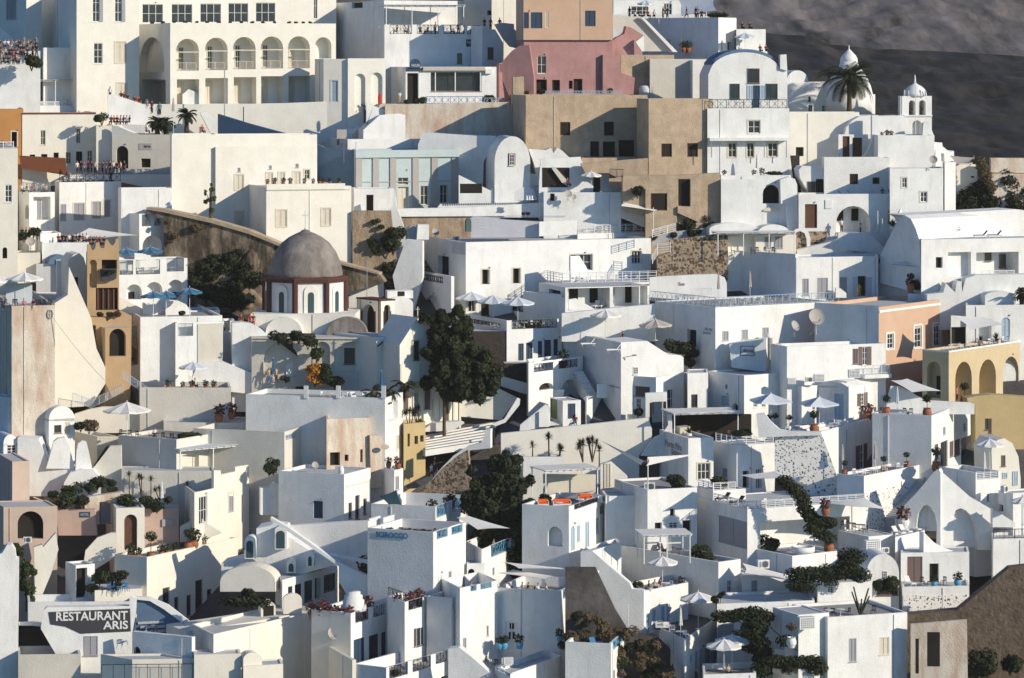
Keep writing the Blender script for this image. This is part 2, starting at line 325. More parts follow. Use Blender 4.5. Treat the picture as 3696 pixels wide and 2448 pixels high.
def h(label,xl,xc,xr,yt,yb,holes=(),y=None,yr=None,m='white',p=.35,d=7,dy=0,nm=None,ph=None,ext=5,cap=None,fl='floor_grey',cat='house',roofm=None,lm=None,trim=None):
 """box building: left face xl..xc, right/front face xc..xr, top yt, foot yb at the corner"""
 global CUR
 H=Hs();Y=Yg(yb)+dy
 if yr is not None:a=slope_yaw(xc,yt,xr,yr)
 else:a=y if y is not None else 25
 c=pt(xc,yb,Y);H.R=Fr(c,a);H.Lf=Fr(c,a,True);zt=pt(xc,yt,Y)[2];zb=c[2]-ext
 tr=H.R.hit(xr,yt)[0]if xr>xc else d
 tl=H.Lf.hit(xl,yt)[0]if xl<xc else 0
 tr=max(.4,min(tr,60));tl=max(tl,-45)
 if tl>-min(3.0,d*.6)or not math.isfinite(tl):
  Yb=Y+d;E=((px(xl)-HX)/F*Yb-c[0],Yb-c[1]);L_=math.hypot(*E);tl=-L_;H.Lf.u=(-E[0]/L_,-E[1]/L_);H.Lf.n=(-H.Lf.u[1],H.Lf.u[0])
 e2=(-H.Lf.u[0],-H.Lf.u[1])
 H.xc=xc;H.zt=zt;H.fz=zt-p;H.tr=tr;H.tl=tl;H.Y=Y;H.org=(c[0],c[1],c[2]);H.m=m;H.a=a;H.ph=ph or label
 H.root=empty(nm or cat.replace(' ','_'),H.org,label,cat)
 hr,hl=[],[]
 for q in holes:
  x0,y0,x1,y1,kd=q[:5];dep=q[5]if len(q)>5 else None
  fr,lst,lim=(H.R,hr,(0,tr))if(x0+x1)/2>=xc else(H.Lf,hl,(tl,0))
  ym=(y0+y1)/2;a0=fr.hit(x0,ym)[0];a1=fr.hit(x1,ym)[0];xm=(x0+x1)/2;z1=fr.hit(xm,y0)[1];z0=fr.hit(xm,y1)[1]
  a0=max(a0,lim[0]+.03);a1=min(a1,lim[1]-.03)
  k=kd.replace('^','').replace('+','')
  rl=k in RST
  if rl:z0=max(z0,H.fz+.02);z1=min(z1,zt)
  else:z1=min(z1,zt-.02)
  z0=max(z0,zb+.1)
  if a1-a0<.08 or z1-z0<.08:continue
  lst.append((a0,a1,z0,z1,k,dep,'^' in kd,'+' in kd))
 mb=MB();th=.24
 face(mb,H.R,0,tr,zb,zt,hr);face(mb,H.Lf,tl,0,zb,zt,hl)
 D=-tl
 def W(t,z,q=0):return(c[0]+t*H.R.u[0]+q*e2[0],c[1]+t*H.R.u[1]+q*e2[1],z)
 mb.quad(W(tr,zb,0),W(tr,zb,D),W(tr,zt,D),W(tr,zt,0));mb.quad(W(0,zb,D),W(tr,zb,D),W(tr,zt,D),W(0,zt,D))
 if p>.05:
  rr=[q for q in hr if q[4]in RST];rL=[q for q in hl if q[4]in RST]
  add2=lambda p_,o_:(p_[0]+o_[0],p_[1]+o_[1],p_[2])
  def ring(fr,t0,t1,gaps):
   cuts=[t0]+[v for g_ in sorted(gaps)for v in(g_[0],g_[1])]+[t1]
   for i in range(0,len(cuts),2):
    if cuts[i+1]-cuts[i]>1e-3:(lambda o_:mb.quad(fr.w(cuts[i],zt,0),fr.w(cuts[i+1],zt,0),add2(fr.w(cuts[i+1],zt,0),o_),add2(fr.w(cuts[i],zt,0),o_)))((e2[0]*th,e2[1]*th)if fr is H.R else(H.R.u[0]*th,H.R.u[1]*th))
  top=lambda q:q[3]>zt-.3
  ring(H.R,0,tr,[q for q in rr if top(q)]);ring(H.Lf,tl,-th,[q for q in rL if top(q)])
  mb.quad(W(tr-th,zt,th),W(tr,zt,th),W(tr,zt,D),W(tr-th,zt,D));mb.quad(W(th,zt,D-th),W(tr-th,zt,D-th),W(tr-th,zt,D),W(th,zt,D))
  Ri=Fr((c[0]+e2[0]*th,c[1]+e2[1]*th,0),a);Li=Fr((c[0]+H.R.u[0]*th,c[1]+H.R.u[1]*th,0),a,True);Li.u=H.Lf.u;Li.n=H.Lf.n
  face(mb,Ri,th,tr-th,H.fz,zt,rr);face(mb,Li,tl+th,-th,H.fz,zt,rL)
  mb.quad(W(tr-th,H.fz,th),W(tr-th,H.fz,D-th),W(tr-th,zt,D-th),W(tr-th,zt,th));mb.quad(W(th,H.fz,D-th),W(tr-th,H.fz,D-th),W(tr-th,zt,D-th),W(th,zt,D-th))
  fb=MB();fb.quad(W(th,H.fz,th),W(tr-th,H.fz,th),W(tr-th,H.fz,D-th),W(th,H.fz,D-th))
 else:
  fb=MB();fb.quad(W(0,zt,0),W(tr,zt,0),W(tr,zt,D),W(0,zt,D));H.fz=zt
 wl=None
 for fr,lst in((H.R,hr),(H.Lf,hl)):
  for q in lst:
   k=q[4]
   if k in RST:reveal(mb,fr,q,th,False,back=False)
   elif k in 'np':reveal(mb,fr,q,q[5]if q[5]is not None else(1.0 if k=='n' else 2.6),q[6])
   else:reveal(mb,fr,q,(q[5]if q[5]is not None else KND[k][5])+.05,q[6])
 H.wall=mb.build('wall',m,H.root,H.org)
 rd_=random.Random(int(abs(xc*7+yt*3)))
 for fr,lst,a_,b_ in((H.R,hr,.6,tr-.6),(H.Lf,hl,tl+.6,-.6)):
  if b_-a_>3.5 and rd_.random()<.6 and m not in('paleblue',):
   t_=rd_.uniform(a_,b_)
   if not any(q[0]-.15<t_<q[1]+.15 for q in lst):
    pb=MB();pb.bar(fr.w(t_,zb,-.05),fr.w(t_,zt-.15,-.05),.035,n=5);pb.build('drainpipe',m if rd_.random()<.5 else 'grey',H.root,H.org)
  for q in lst:
   if q[4]in 'KdbvGDW' and q[3]-q[2]>1.6 and rd_.random()<.5 and q[3]+.45<zt:pb=MB();c_=fr.w((q[0]+q[1])/2+.5,q[3]+.25,-.1);pb.lathe((c_[0],c_[1],c_[2]-.1),[(.03,0),(.1,.05),(.1,.15),(.03,.2)],8);pb.build('wall_lamp','metal',H.root,H.org)
 fb.build('roof',roofm or fl,H.root,H.org)
 if cap:
  cb=MB();o_=.09;hh=.16
  for fr,t0,t1 in((H.R,-o_,tr+o_),(H.Lf,tl,0)):cb.fbox(fr,t0,t1,zt-hh,zt+.03,-o_,-.003)if fr is H.R else cb.fbox(fr,t0,t1-.002,zt-hh,zt+.03,-o_,-.003)
  cb.build('cornice',cap,H.root,H.org)
 for fr,lst in((H.R,hr),(H.Lf,hl)):
  for q in lst:
   k=q[4]
   if k in RST:
    st,cl=RST[k];railing(H.root,H.org,fr.w(q[0]+.04,q[2],th/2),fr.w(q[1]-.04,q[2],th/2),q[3]-q[2]-.03,st,cl)
   elif k in 'np':pass
   else:fill_opening(H.root,H.org,fr,*q[:4],k,q[5],q[6],m,('framecream' if trim is None else trim)if q[7]else None)
 CUR=H;return H
def frof(H,x):return H.R if x>=H.xc else H.Lf
def rail(H,x0,x1,yb=None,hgt=.95,st='r',d=.1,face_=None,z=None):
 """railing standing on the top edge of a building between two picture columns"""
 fr=face_ or frof(H,(x0+x1)/2);t0=fr.hit(x0,0)[0];t1=fr.hit(x1,0)[0];z=H.zt if z is None else z
 s,cl=RST[st];return railing(H.root,H.org,fr.w(t0,z,d),fr.w(t1,z,d),hgt,s,cl)
def trims(H,x0,y0,x1,y1,m,th=.06,nm='band',d=0):
 """a flat slab proud of the face"""
 fr=frof(H,(x0+x1)/2);ym=(y0+y1)/2;xm=(x0+x1)/2
 mb=MB();mb.fbox(fr,fr.hit(x0,ym)[0],fr.hit(x1,ym)[0],fr.hit(xm,y1)[1],fr.hit(xm,y0)[1],d-th,d-.004);return mb.build(nm,m,H.root,H.org)
def flush(H,wins,fr=None,d=0):
 """windows set proud on an existing surface"""
 for q in wins:
  x0,y0,x1,y1,kd=q[:5];f_=fr or frof(H,(x0+x1)/2);ym=(y0+y1)/2
  k=kd.replace('^','').replace('+','');f2=Fr(f_.w(0,0,d-.08),0);f2.u=f_.u;f2.n=f_.n
  fill_opening(H.root,H.org,f2,f_.hit(x0,ym)[0],f_.hit(x1,ym)[0],f_.hit((x0+x1)/2,y1)[1],f_.hit((x0+x1)/2,y0)[1],k,.075,False,None,'framecream' if '+' in kd else None)
def ear(pts):return pts
def slab(label,pts,yb,y=20,th=.4,m='white',dy=0,x0=None,left=False,nm='wall',cat='wall',parent=None,pn='wall',smooth=False,ph=None,at=None):
 """an upright wall with its own outline and thickness"""
 global CUR
 H=Hs();x0=pts[0][0]if x0 is None else x0
 if parent is None:CUR=H
 if parent is None:
  Y=(Yg(yb)+dy)if at is None else at;c=pt(x0,yb,Y);H.org=c;H.R=Fr(c,y,left);H.Lf=H.R;H.xc=-1e9;H.Y=Y;H.a=y;H.ph=ph or label
  H.root=empty(nm,c,label,cat)
 else:
  H.org=parent.org;H.root=parent.root
  Y=(Yg(yb)+dy)if at is None else at;c=pt(x0,yb,Y);H.R=Fr(c,y,left);H.Lf=H.R;H.xc=-1e9;H.Y=Y;H.a=y;H.ph=parent.ph
 loc=[H.R.hit(*q)for q in pts];H.zt=max(z for _,z in loc);H.fz=H.zt;H.tr=max(t for t,_ in loc)
 mb=MB();mb.prism(H.R,loc,0,th);o=mb.build(pn,m,H.root,H.org)
 bm=bmesh.new();bm.from_mesh(o.data);bmesh.ops.recalc_face_normals(bm,faces=bm.faces)
 bmesh.ops.triangulate(bm,faces=[f for f in bm.faces if len(f.verts)>4]);bm.to_mesh(o.data);bm.free()
 H.wall=o;return H
def archout(x0,x1,ys,ya,yb,n=14):
 c=(x0+x1)/2;r=(x1-x0)/2
 return[(x0,yb)]+[(c-r*math.cos(math.pi*i/n),ys-(ys-ya)*math.sin(math.pi*i/n))for i in range(n+1)]+[(x1,yb)]
def vault(label,x0,x1,ys,ya,yb,L,y=20,m='white',left=False,**k):
 return slab(label,archout(x0,x1,ys,ya,yb),yb,y=y,th=L,m=m,left=left,pn=k.pop('pn','wall'),**k)
def stairs(label,x0,y0,x1,y1,wd,n=None,m='white2',dy=0,Y0=None,Y1=None,side=1,nm='stairs'):
 A=Vector(pt(x0,y0,Y0 or Yg(y0)+dy));B=Vector(pt(x1,y1,Y1 or Yg(y1)+dy));dv=B-A;hz=Vector((dv.x,dv.y,0));L=hz.length;u=hz/max(L,.01);s=Vector((-u.y,u.x,0))*side*wd
 n=n or max(3,int(dv.z/.19));root=MB()
 for i in range(n):
  a=A+hz*(i/n);b=A+hz*((i+1)/n);z1=A.z+dv.z*(i+1)/n;z0=A.z+dv.z*i/n-1.4
  root.hexa([(a.x,a.y,z0),(b.x,b.y,z0),(b.x+s.x,b.y+s.y,z0),(a.x+s.x,a.y+s.y,z0),(a.x,a.y,z1),(b.x,b.y,z1),(b.x+s.x,b.y+s.y,z1),(a.x+s.x,a.y+s.y,z1)])
 o=root.build(nm,m,None,tuple(A));o.location=A;return tag(o,label,'stairs')
def thing(mb,name,m,label,cat,org,group=None,smooth=False):
 o=mb.build(name,m,None,org,smooth);o.location=org;return tag(o,label,cat,group)
PROTO={}
def inst(key,build,loc,rz=0,sc=1.0):
 if key not in PROTO:
  r=build();PROTO[key]=r;o=r;first=True
 else:o=copy_tree(PROTO[key]);
 o.location=loc;o.rotation_euler=(0,0,rz);o.scale=(sc,sc,sc)if not isinstance(sc,tuple)else sc
 LAB.append(o)if o not in LAB else None
 return o
def lab(o,label,cat,group=None):
 o['label']=label;o['category']=cat
 if group:o['group']=group
 elif 'group' in o:del o['group']
 o.name=cat.replace(' ','_').replace('-','_');return o
def rootE(name):
 o=bpy.data.objects.new(name,None);C.objects.link(o);o.empty_display_size=.3;return o
Z3=(0,0,0)
def b_umbrella(cm,r=1.6,hh=2.5,n=8,sq=False,flap=.18):
 def f():
  R=rootE('parasol');mb=MB();k=0;rise=.55*r/1.6
  n_=4 if sq else n;a0=math.pi/4 if sq else 0;rr=r*1.15 if sq else r;rings=5
  P=[[(rr*i/rings*math.cos(a0+2*math.pi*j/n_),rr*i/rings*math.sin(a0+2*math.pi*j/n_),hh+rise*(1-(i/rings)**.85))for j in range(n_)]for i in range(1,rings+1)]
  top=(0,0,hh+rise+.03)
  for j in range(n_):
   q=(j+1)%n_
   for i in range(rings):
    def mid(ii):
     if ii<0:return top
     a,b=P[ii][j],P[ii][q];s=.035*(ii+1)*(2 if sq else 1);return((a[0]+b[0])/2*.97,(a[1]+b[1])/2*.97,(a[2]+b[2])/2-s*.6)
    a,b,m_=P[i][j],P[i][q],mid(i)
    if i==0:mb.poly([top,a,m_]);mb.poly([top,m_,b])
    else:c,d,m0=P[i-1][j],P[i-1][q],mid(i-1);mb.quad(c,a,m_,m0);mb.quad(m0,m_,b,d)
   a,b,m_=P[-1][j],P[-1][q],mid(rings-1)
   dn=lambda p:(p[0]*1.0,p[1]*1.0,p[2]-flap)
   mb.quad(a,dn(a),dn(m_),m_);mb.quad(m_,dn(m_),dn(b),b)
  mb.build('canopy',cm,R)
  mb=MB();mb.lathe((0,0,0),[(.3,0),(.3,.06),(.06,.1),(.035,.2),(.03,hh+rise+.05),(.05,hh+rise+.12),(.01,hh+rise+.2)],8);mb.build('pole','framecream' if cm=='canvas_beige' else 'whitemetal',R)
  mb=MB()
  for j in range(n_):p=P[-1][j];mb.bar((0,0,hh+rise-.02),(p[0],p[1],p[2]-.03),.014,n=4);mb.bar((0,0,hh-.35),(p[0]*.5,p[1]*.5,hh+rise*.5-.04),.012,n=4)
  mb.build('ribs','whitemetal',R);return R
 return f
def b_closed(cm,hh=2.6):
 def f():
  R=rootE('closed_parasol');mb=MB();n=16;prof=[(.03,hh),(.07,hh-.08),(.11,hh-.5),(.13,hh-1.0),(.16,hh-1.35),(.15,hh-1.42),(.19,hh-1.7),(.17,hh-1.78)]
  for i in range(len(prof)-1):
   for j in range(n):
    def q(i_,j_):r,z=prof[i_];r*=(1.22 if j_%2 else.82);a=2*math.pi*j_/n;return(r*math.cos(a),r*math.sin(a),z)
    mb.quad(q(i,j),q(i,(j+1)%n),q(i+1,(j+1)%n),q(i+1,j))
  mb.build('canopy',cm,R)
  mb=MB();mb.lathe((0,0,0),[(.26,0),(.26,.07),(.05,.1),(.03,.2),(.03,hh),(.045,hh+.06),(.01,hh+.14)],8);mb.build('pole','whitemetal',R)
  return R
 return f
def b_chair(cm='whitemetal',arms=False):
 def f():
  R=rootE('chair');mb=MB();mb.box(-.22,.22,-.22,.22,.42,.46);mb.build('seat',cm,R)
  mb=MB()
  mb.box(-.22,.22,.20,.235,.78,.9);mb.box(-.22,-.18,.2,.24,.47,.78);mb.box(.18,.22,.2,.24,.47,.78)
  for i in range(3):mb.box(-.12+.1*i,-.08+.1*i,.21,.23,.47,.78)
  mb.build('backrest',cm,R)
  for a in(-1,1):
   for b in(-1,1):mb=MB();mb.bar((a*.2,b*.2,.42),(a*.23,b*.24,0),.022,.018,6);mb.build('leg',cm,R)
  return R
 return f
def b_table(cm='whitemetal',r=.45):
 def f():
  R=rootE('table');mb=MB();mb.lathe((0,0,.7),[(r-.02,0),(r,.01),(r,.035),(r-.02,.045)],16);mb.build('tabletop',cm,R)
  mb=MB();mb.bar((0,0,.04),(0,0,.7),.035,.03,8)
  for i in range(4):a=i*math.pi/2+.6;mb.bar((0,0,.12),(.32*math.cos(a),.32*math.sin(a),.015),.02,.015,6)
  mb.build('leg','whitemetal' if cm!='wood' else 'wood',R);return R
 return f
def b_sqtable(cm='c_white'):
 def f():
  R=rootE('table');mb=MB();mb.box(-.42,.42,-.42,.42,.71,.74);mb.build('tabletop',cm,R)
  for a in(-1,1):
   for b in(-1,1):mb=MB();mb.bar((a*.36,b*.36,.71),(a*.36,b*.36,0),.025,.022,6);mb.build('leg',cm,R)
  return R
 return f
def b_lounger(cm='canvas',fm='whitemetal'):
 def f():
  R=rootE('sun_lounger');mb=MB();mb.box(-.32,.32,-.95,.95,.28,.33)
  for a in(-.28,.28):
   for b in(-.8,.75):mb.bar((a,b,.28),(a,b,0),.03,n=6)
  mb.build('frame',fm,R)
  mb=MB();mb.box(-.3,.3,-.93,.2,.335,.41);mb.build('cushion',cm,R)
  mb=MB();c,s=math.cos(.85),math.sin(.85)
  mb.hexa([(-.3,.22,.34),(.3,.22,.34),(.3,.28,.28),(-.3,.28,.28),(-.3,.22+.8*c,.34+.8*s),(.3,.22+.8*c,.34+.8*s),(.3,.3+.8*c,.29+.8*s),(-.3,.3+.8*c,.29+.8*s)]);mb.build('backrest',cm,R);return R
 return f
def b_sofa(cm='canvas',fm='whitemetal',L=1.0):
 def f():
  R=rootE('sofa');mb=MB();mb.box(-L,L,-.35,.35,.12,.3);mb.box(-L,L,.29,.35,.3,.62);mb.box(-L,-L+.07,-.35,.29,.3,.55);mb.box(L-.07,L,-.35,.29,.3,.55)
  mb.build('frame',fm,R);mb=MB();n=max(1,round(L*1.4))
  for i in range(n):a=-L+.08+(2*L-.16)*i/n;b=-L+.08+(2*L-.16)*(i+1)/n-.02;mb.box(a,b,-.34,.15,.305,.45);mb.box(a,b,.15,.285,.35,.78)
  mb.build('cushion',cm,R);return R
 return f
def b_ac():
 R=rootE('air_conditioner');mb=MB();mb.box(-.42,.42,-.16,.16,0,.6);mb.build('casing','whitemetal',R)
 mb=MB();mb2=MB()
 k=[(.1+.24*math.cos(a),-.165,.3+.24*math.sin(a))for a in[i*math.pi/10 for i in range(20)]];mb.poly(k[::-1]);
 for i in range(-3,4):mb2.box(-.16,.36,-.175,-.168,.3+i*.065-.012,.3+i*.065+.012)
 mb2.box(-.34,-.2,-.172,-.163,.1,.5)
 mb.build('fan','dark',R);mb2.build('grille','metal',R);return R
def b_lattbox():
 R=rootE('lattice_box');mb=MB();mb.box(-.6,.6,-.3,.3,0,.85);mb.build('casing','frame',R);mb=MB()
 for i in range(7):
  for j in range(5):mb.box(-.5+i*.15,-.41+i*.15,-.304,-.301,.08+j*.15,.17+j*.15)
 mb.build('lattice','navy',R);return R
def b_dish(cm='pilaster'):
 def f():
  R=rootE('satellite_dish');mb=MB();n=20;q=Matrix.Rotation(math.radians(65),3,'X')
  pr=[(.02,0),(.2,.02),(.35,.07),(.45,.13)];k=[]
  for i in range(3):
   for j in range(n):
    a,b=2*math.pi*j/n,2*math.pi*(j+1)/n
    g=lambda r,z,an:tuple(q@Vector((r*math.cos(an),r*math.sin(an),z))+Vector((0,0,.9)))
    mb.quad(g(*pr[i],a),g(*pr[i],b),g(*pr[i+1],b),g(*pr[i+1],a))
  mb.build('reflector',cm,R);mb=MB();mb.bar((0,0,0),(0,.05,.85),.035);mb.bar((0,.05,.55),(0,-.4,.75),.015);mb.bar((0,-.4,.75),(0,-.47,.85),.04)
  mb.bar((0,0,.4),(.3,.1,0),.015);mb.bar((0,0,.4),(-.3,.1,0),.015);mb.build('mast','metal',R);return R
 return f
def b_antenna():
 R=MB();R.bar((0,0,0),(0,0,3),.025,n=5);R.bar((-.5,0,2.9),(.5,0,2.9),.015,n=4)
 for i in range(6):R.bar((-.45+i*.18,-.22,2.9),(-.45+i*.18,.22,2.9),.01,n=4)
 return R.build('antenna','metal')
def blob(mb,c,r,n,s,sq=(1,1,1),rnd=random,hollow=.35):
 for _ in range(n):
  while True:
   v=Vector((rnd.uniform(-1,1),rnd.uniform(-1,1),rnd.uniform(-1,1)))
   if hollow<v.length<1:break
  p=Vector((c[0]+v.x*r*sq[0],c[1]+v.y*r*sq[1],c[2]+v.z*r*sq[2]));nn=(v+Vector((rnd.uniform(-.8,.8),rnd.uniform(-.8,.8),rnd.uniform(-.4,1)))).normalized()
  t=nn.orthogonal().normalized();t=Matrix.Rotation(rnd.uniform(0,6.28),3,nn)@t;bt=nn.cross(t);k=s*rnd.uniform(.6,1.4)
  mb.poly([tuple(p-t*k),tuple(p+bt*k*.55),tuple(p+t*k),tuple(p-bt*k*.55)])
def b_pot(leaf='leaf',kind=0,pot='terracotta'):
 def f():
  R=rootE('potted_plant');mb=MB();rd=random.Random(kind)
  pr=[(.16,0),(.24,.18),(.27,.34),(.22,.44),(.25,.5),(.21,.5),(.2,.42)]
  if kind==2:pr=[(.22,0),(.36,.3),(.36,.5),(.28,.7),(.33,.78),(.27,.78),(.25,.7)]
  mb.lathe(Z3,pr,14);mb.build('pot',pot,R);top=pr[-3][1];mb=MB()
  if kind==0:blob(mb,(0,0,top+.25),.38,120,.09,rnd=rd)
  elif kind==1:blob(mb,(0,0,top+1.0),.42,200,.09,(1,1,.8),rd)
  elif kind==2:blob(mb,(0,0,top+.75),.4,200,.09,(1,1,.8),rd)
  elif kind==3:
   for i in range(26):
    a=rd.uniform(0,6.28);t=rd.uniform(.3,1.3);L=rd.uniform(.5,.8);d=Vector((math.cos(a)*math.cos(t),math.sin(a)*math.cos(t),math.sin(t)));s=Vector((-d.y,d.x,0)).normalized()*.035
    b=Vector((0,0,top));e=b+d*L;mb.poly([tuple(b-s),tuple(b+s),tuple(b+d*L*.6+s),tuple(e),tuple(b+d*L*.6-s)])
  mb.build('foliage',leaf,R)
  if kind in(1,2):mb=MB();mb.bar((0,0,top-.05),(0,0,top+.7),.03,.02);mb.build('stem','bark',R)
  return R
 return f
def b_bush(leaf='leaf',seed=0,r=.8,sq=(1,1,.8),n=900,s=.12):
 def f():
  mb=MB();rd=random.Random(seed)
  for i in range(5):blob(mb,(rd.uniform(-.5,.5)*r*sq[0],rd.uniform(-.4,.4)*r,r*sq[2]*.75+rd.uniform(-.2,.3)*r),r*rd.uniform(.45,.75),n//5,s,sq,rd)
  R=rootE('shrub');mb.build('foliage',leaf,R);mb=MB()
  for i in range(4):a=i*1.6;mb.bar((0,0,-.2),(.4*r*math.cos(a),.4*r*math.sin(a),r*.7),.04,.015,5)
  mb.build('stem','bark',R);return R
 return f
def b_yucca(seed=0,hh=1.6,m='leaf2',heads=1):
 def f():
  R=rootE('yucca');rd=random.Random(seed);tr=MB();mb=MB()
  for k in range(heads):
   a0=rd.uniform(0,6.28);e=Vector((math.cos(a0)*.5*(k>0),math.sin(a0)*.4*(k>0),hh*rd.uniform(.75,1.05)));tr.bar(Z3,tuple(e),.07,.05,6)
   for i in range(60):
    a=rd.uniform(0,6.28);t=rd.uniform(-.5,1.45);L=rd.uniform(.5,.75);d=Vector((math.cos(a)*math.cos(t),math.sin(a)*math.cos(t),math.sin(t)));s=Vector((-d.y,d.x,0)).normalized()*.035
    g=e+d*L;mb.poly([tuple(e-s*.6),tuple(e+s*.6),tuple(e+d*L*.5+s),tuple(g),tuple(e+d*L*.5-s)])
  tr.build('trunk','bark',R);mb.build('crown',m,R);return R
 return f
def b_palm(seed=0,hh=4.2,L=3.0,nf=34):
 def f():
  R=rootE('palm_tree');rd=random.Random(seed);tr=MB();tr.lathe(Z3,[(.42,-.5),(.36,.3),(.3,hh*.5),(.34,hh*.8),(.5,hh-.3),(.25,hh+.2)],12);tr.build('trunk','bark',R);mb=MB()
  for i in range(nf):
   a=rd.uniform(0,6.28);t0=rd.uniform(-.25,1.35);l=L*rd.uniform(.75,1.05);p=Vector((0,0,hh));d=t0;prev=p;n=12
   for k in range(n):
    d-=.095+.06*k/n;v=Vector((math.cos(a)*math.cos(d),math.sin(a)*math.cos(d),math.sin(d)));q=prev+v*(l/n);side=Vector((-math.sin(a),math.cos(a),0))
    mb.bar(tuple(prev),tuple(q),.025,n=3)
    wl=.62*math.sin(math.pi*(k+1.2)/(n+1.5))*L/3
    for sg in(-1,1):
     for j in(0,.33,.66):
      b=prev.lerp(q,j);tip=b+side*sg*wl+v*wl*.6-Vector((0,0,wl*.45));mb.poly([tuple(b),tuple(b+v*.09),tuple(tip)])
    prev=q
  mb.build('crown','leafdark',R);return R
 return f
def tree(label,x,yb,dy,lobes,trunk_h,leafm='leafdark',n=3500,s=.22,seed=1,name='tree',cat='tree',Y=None):
 """lobes in metres around the foot: (dx, dy, z, r, squash)"""
 rd=random.Random(seed);Yv=(Yg(yb)+dy)if Y is None else Y;c=pt(x,yb,Yv);R=empty(name,c,label,cat)
 tr=MB();tk=min(.32,.05*trunk_h+.02);tr.bar((0,0,-1.5),(0,0,trunk_h),tk,tk*.6,8)
 for lb in lobes:tr.bar((0,0,trunk_h*.55),(lb[0],lb[1],lb[2]),tk*.4,.02,5)
 o=tr.build('trunk','bark',R);mb=MB();tot=sum(l[3]**2 for l in lobes)
 for lb in lobes:
  m_=max(3,int(7*lb[3]/1.5))
  for k in range(m_):
   v=Vector((rd.gauss(0,1),rd.gauss(0,1),rd.gauss(0,1))).normalized()*lb[3]*rd.uniform(.25,.85)
   blob(mb,(lb[0]+v.x,lb[1]+v.y,lb[2]+v.z*(lb[4]if len(lb)>4 else 1)),lb[3]*rd.uniform(.35,.55),int(1.6*n*lb[3]**2/tot/m_),s*1.25,rnd=rd,hollow=.1)
 mb.build('crown',leafm,R);return R
def skin_mesh(verts,edges,radii,name,root=0,sub=1):
 me=bpy.data.meshes.new(name);me.from_pydata(verts,edges,[]);o=bpy.data.objects.new(name,me);C.objects.link(o)
 sk=o.modifiers.new('s','SKIN');sk.use_smooth_shade=True
 for i,r in enumerate(radii):me.skin_vertices[0].data[i].radius=r if isinstance(r,tuple)else(r,r)
 me.skin_vertices[0].data[root].use_root=True
 ss=o.modifiers.new('u','SUBSURF');ss.levels=sub;ss.render_levels=sub
 dg=bpy.context.evaluated_depsgraph_get();ev=o.evaluated_get(dg);m2=bpy.data.meshes.new_from_object(ev);bpy.data.objects.remove(o)
 for p in m2.polygons:p.use_smooth=True
 return m2
POSES={
 'stand':dict(hip=.92,kl=(.11,-.02,.5),al=(.12,.03,.08),kr=(-.11,-.04,.5),ar=(-.13,0,.08),lean=0,el=(.27,.04,1.14),wl=(.24,-.12,.93),er=(-.27,.03,1.14),wr=(-.27,-.06,.9)),
 'walk':dict(hip=.9,kl=(.1,-.2,.5),al=(.1,-.25,.09),kr=(-.1,.08,.48),ar=(-.11,.36,.13),lean=-.03,el=(.28,.12,1.14),wl=(.25,.05,.92),er=(-.28,-.06,1.14),wr=(-.25,-.26,1.0)),
 'lift':dict(hip=.92,kl=(.11,-.02,.5),al=(.14,.03,.08),kr=(-.11,-.04,.5),ar=(-.16,0,.08),lean=0,el=(.36,-.15,1.5),wl=(.16,-.26,1.62),er=(-.36,-.15,1.5),wr=(-.14,-.26,1.64)),
 'sit':dict(hip=.5,kl=(.13,-.44,.5),al=(.14,-.42,.08),kr=(-.13,-.45,.5),ar=(-.14,-.5,.08),lean=.04,el=(.27,-.03,.74),wl=(.17,-.28,.66),er=(-.27,-.03,.74),wr=(-.1,-.3,.7)),
}
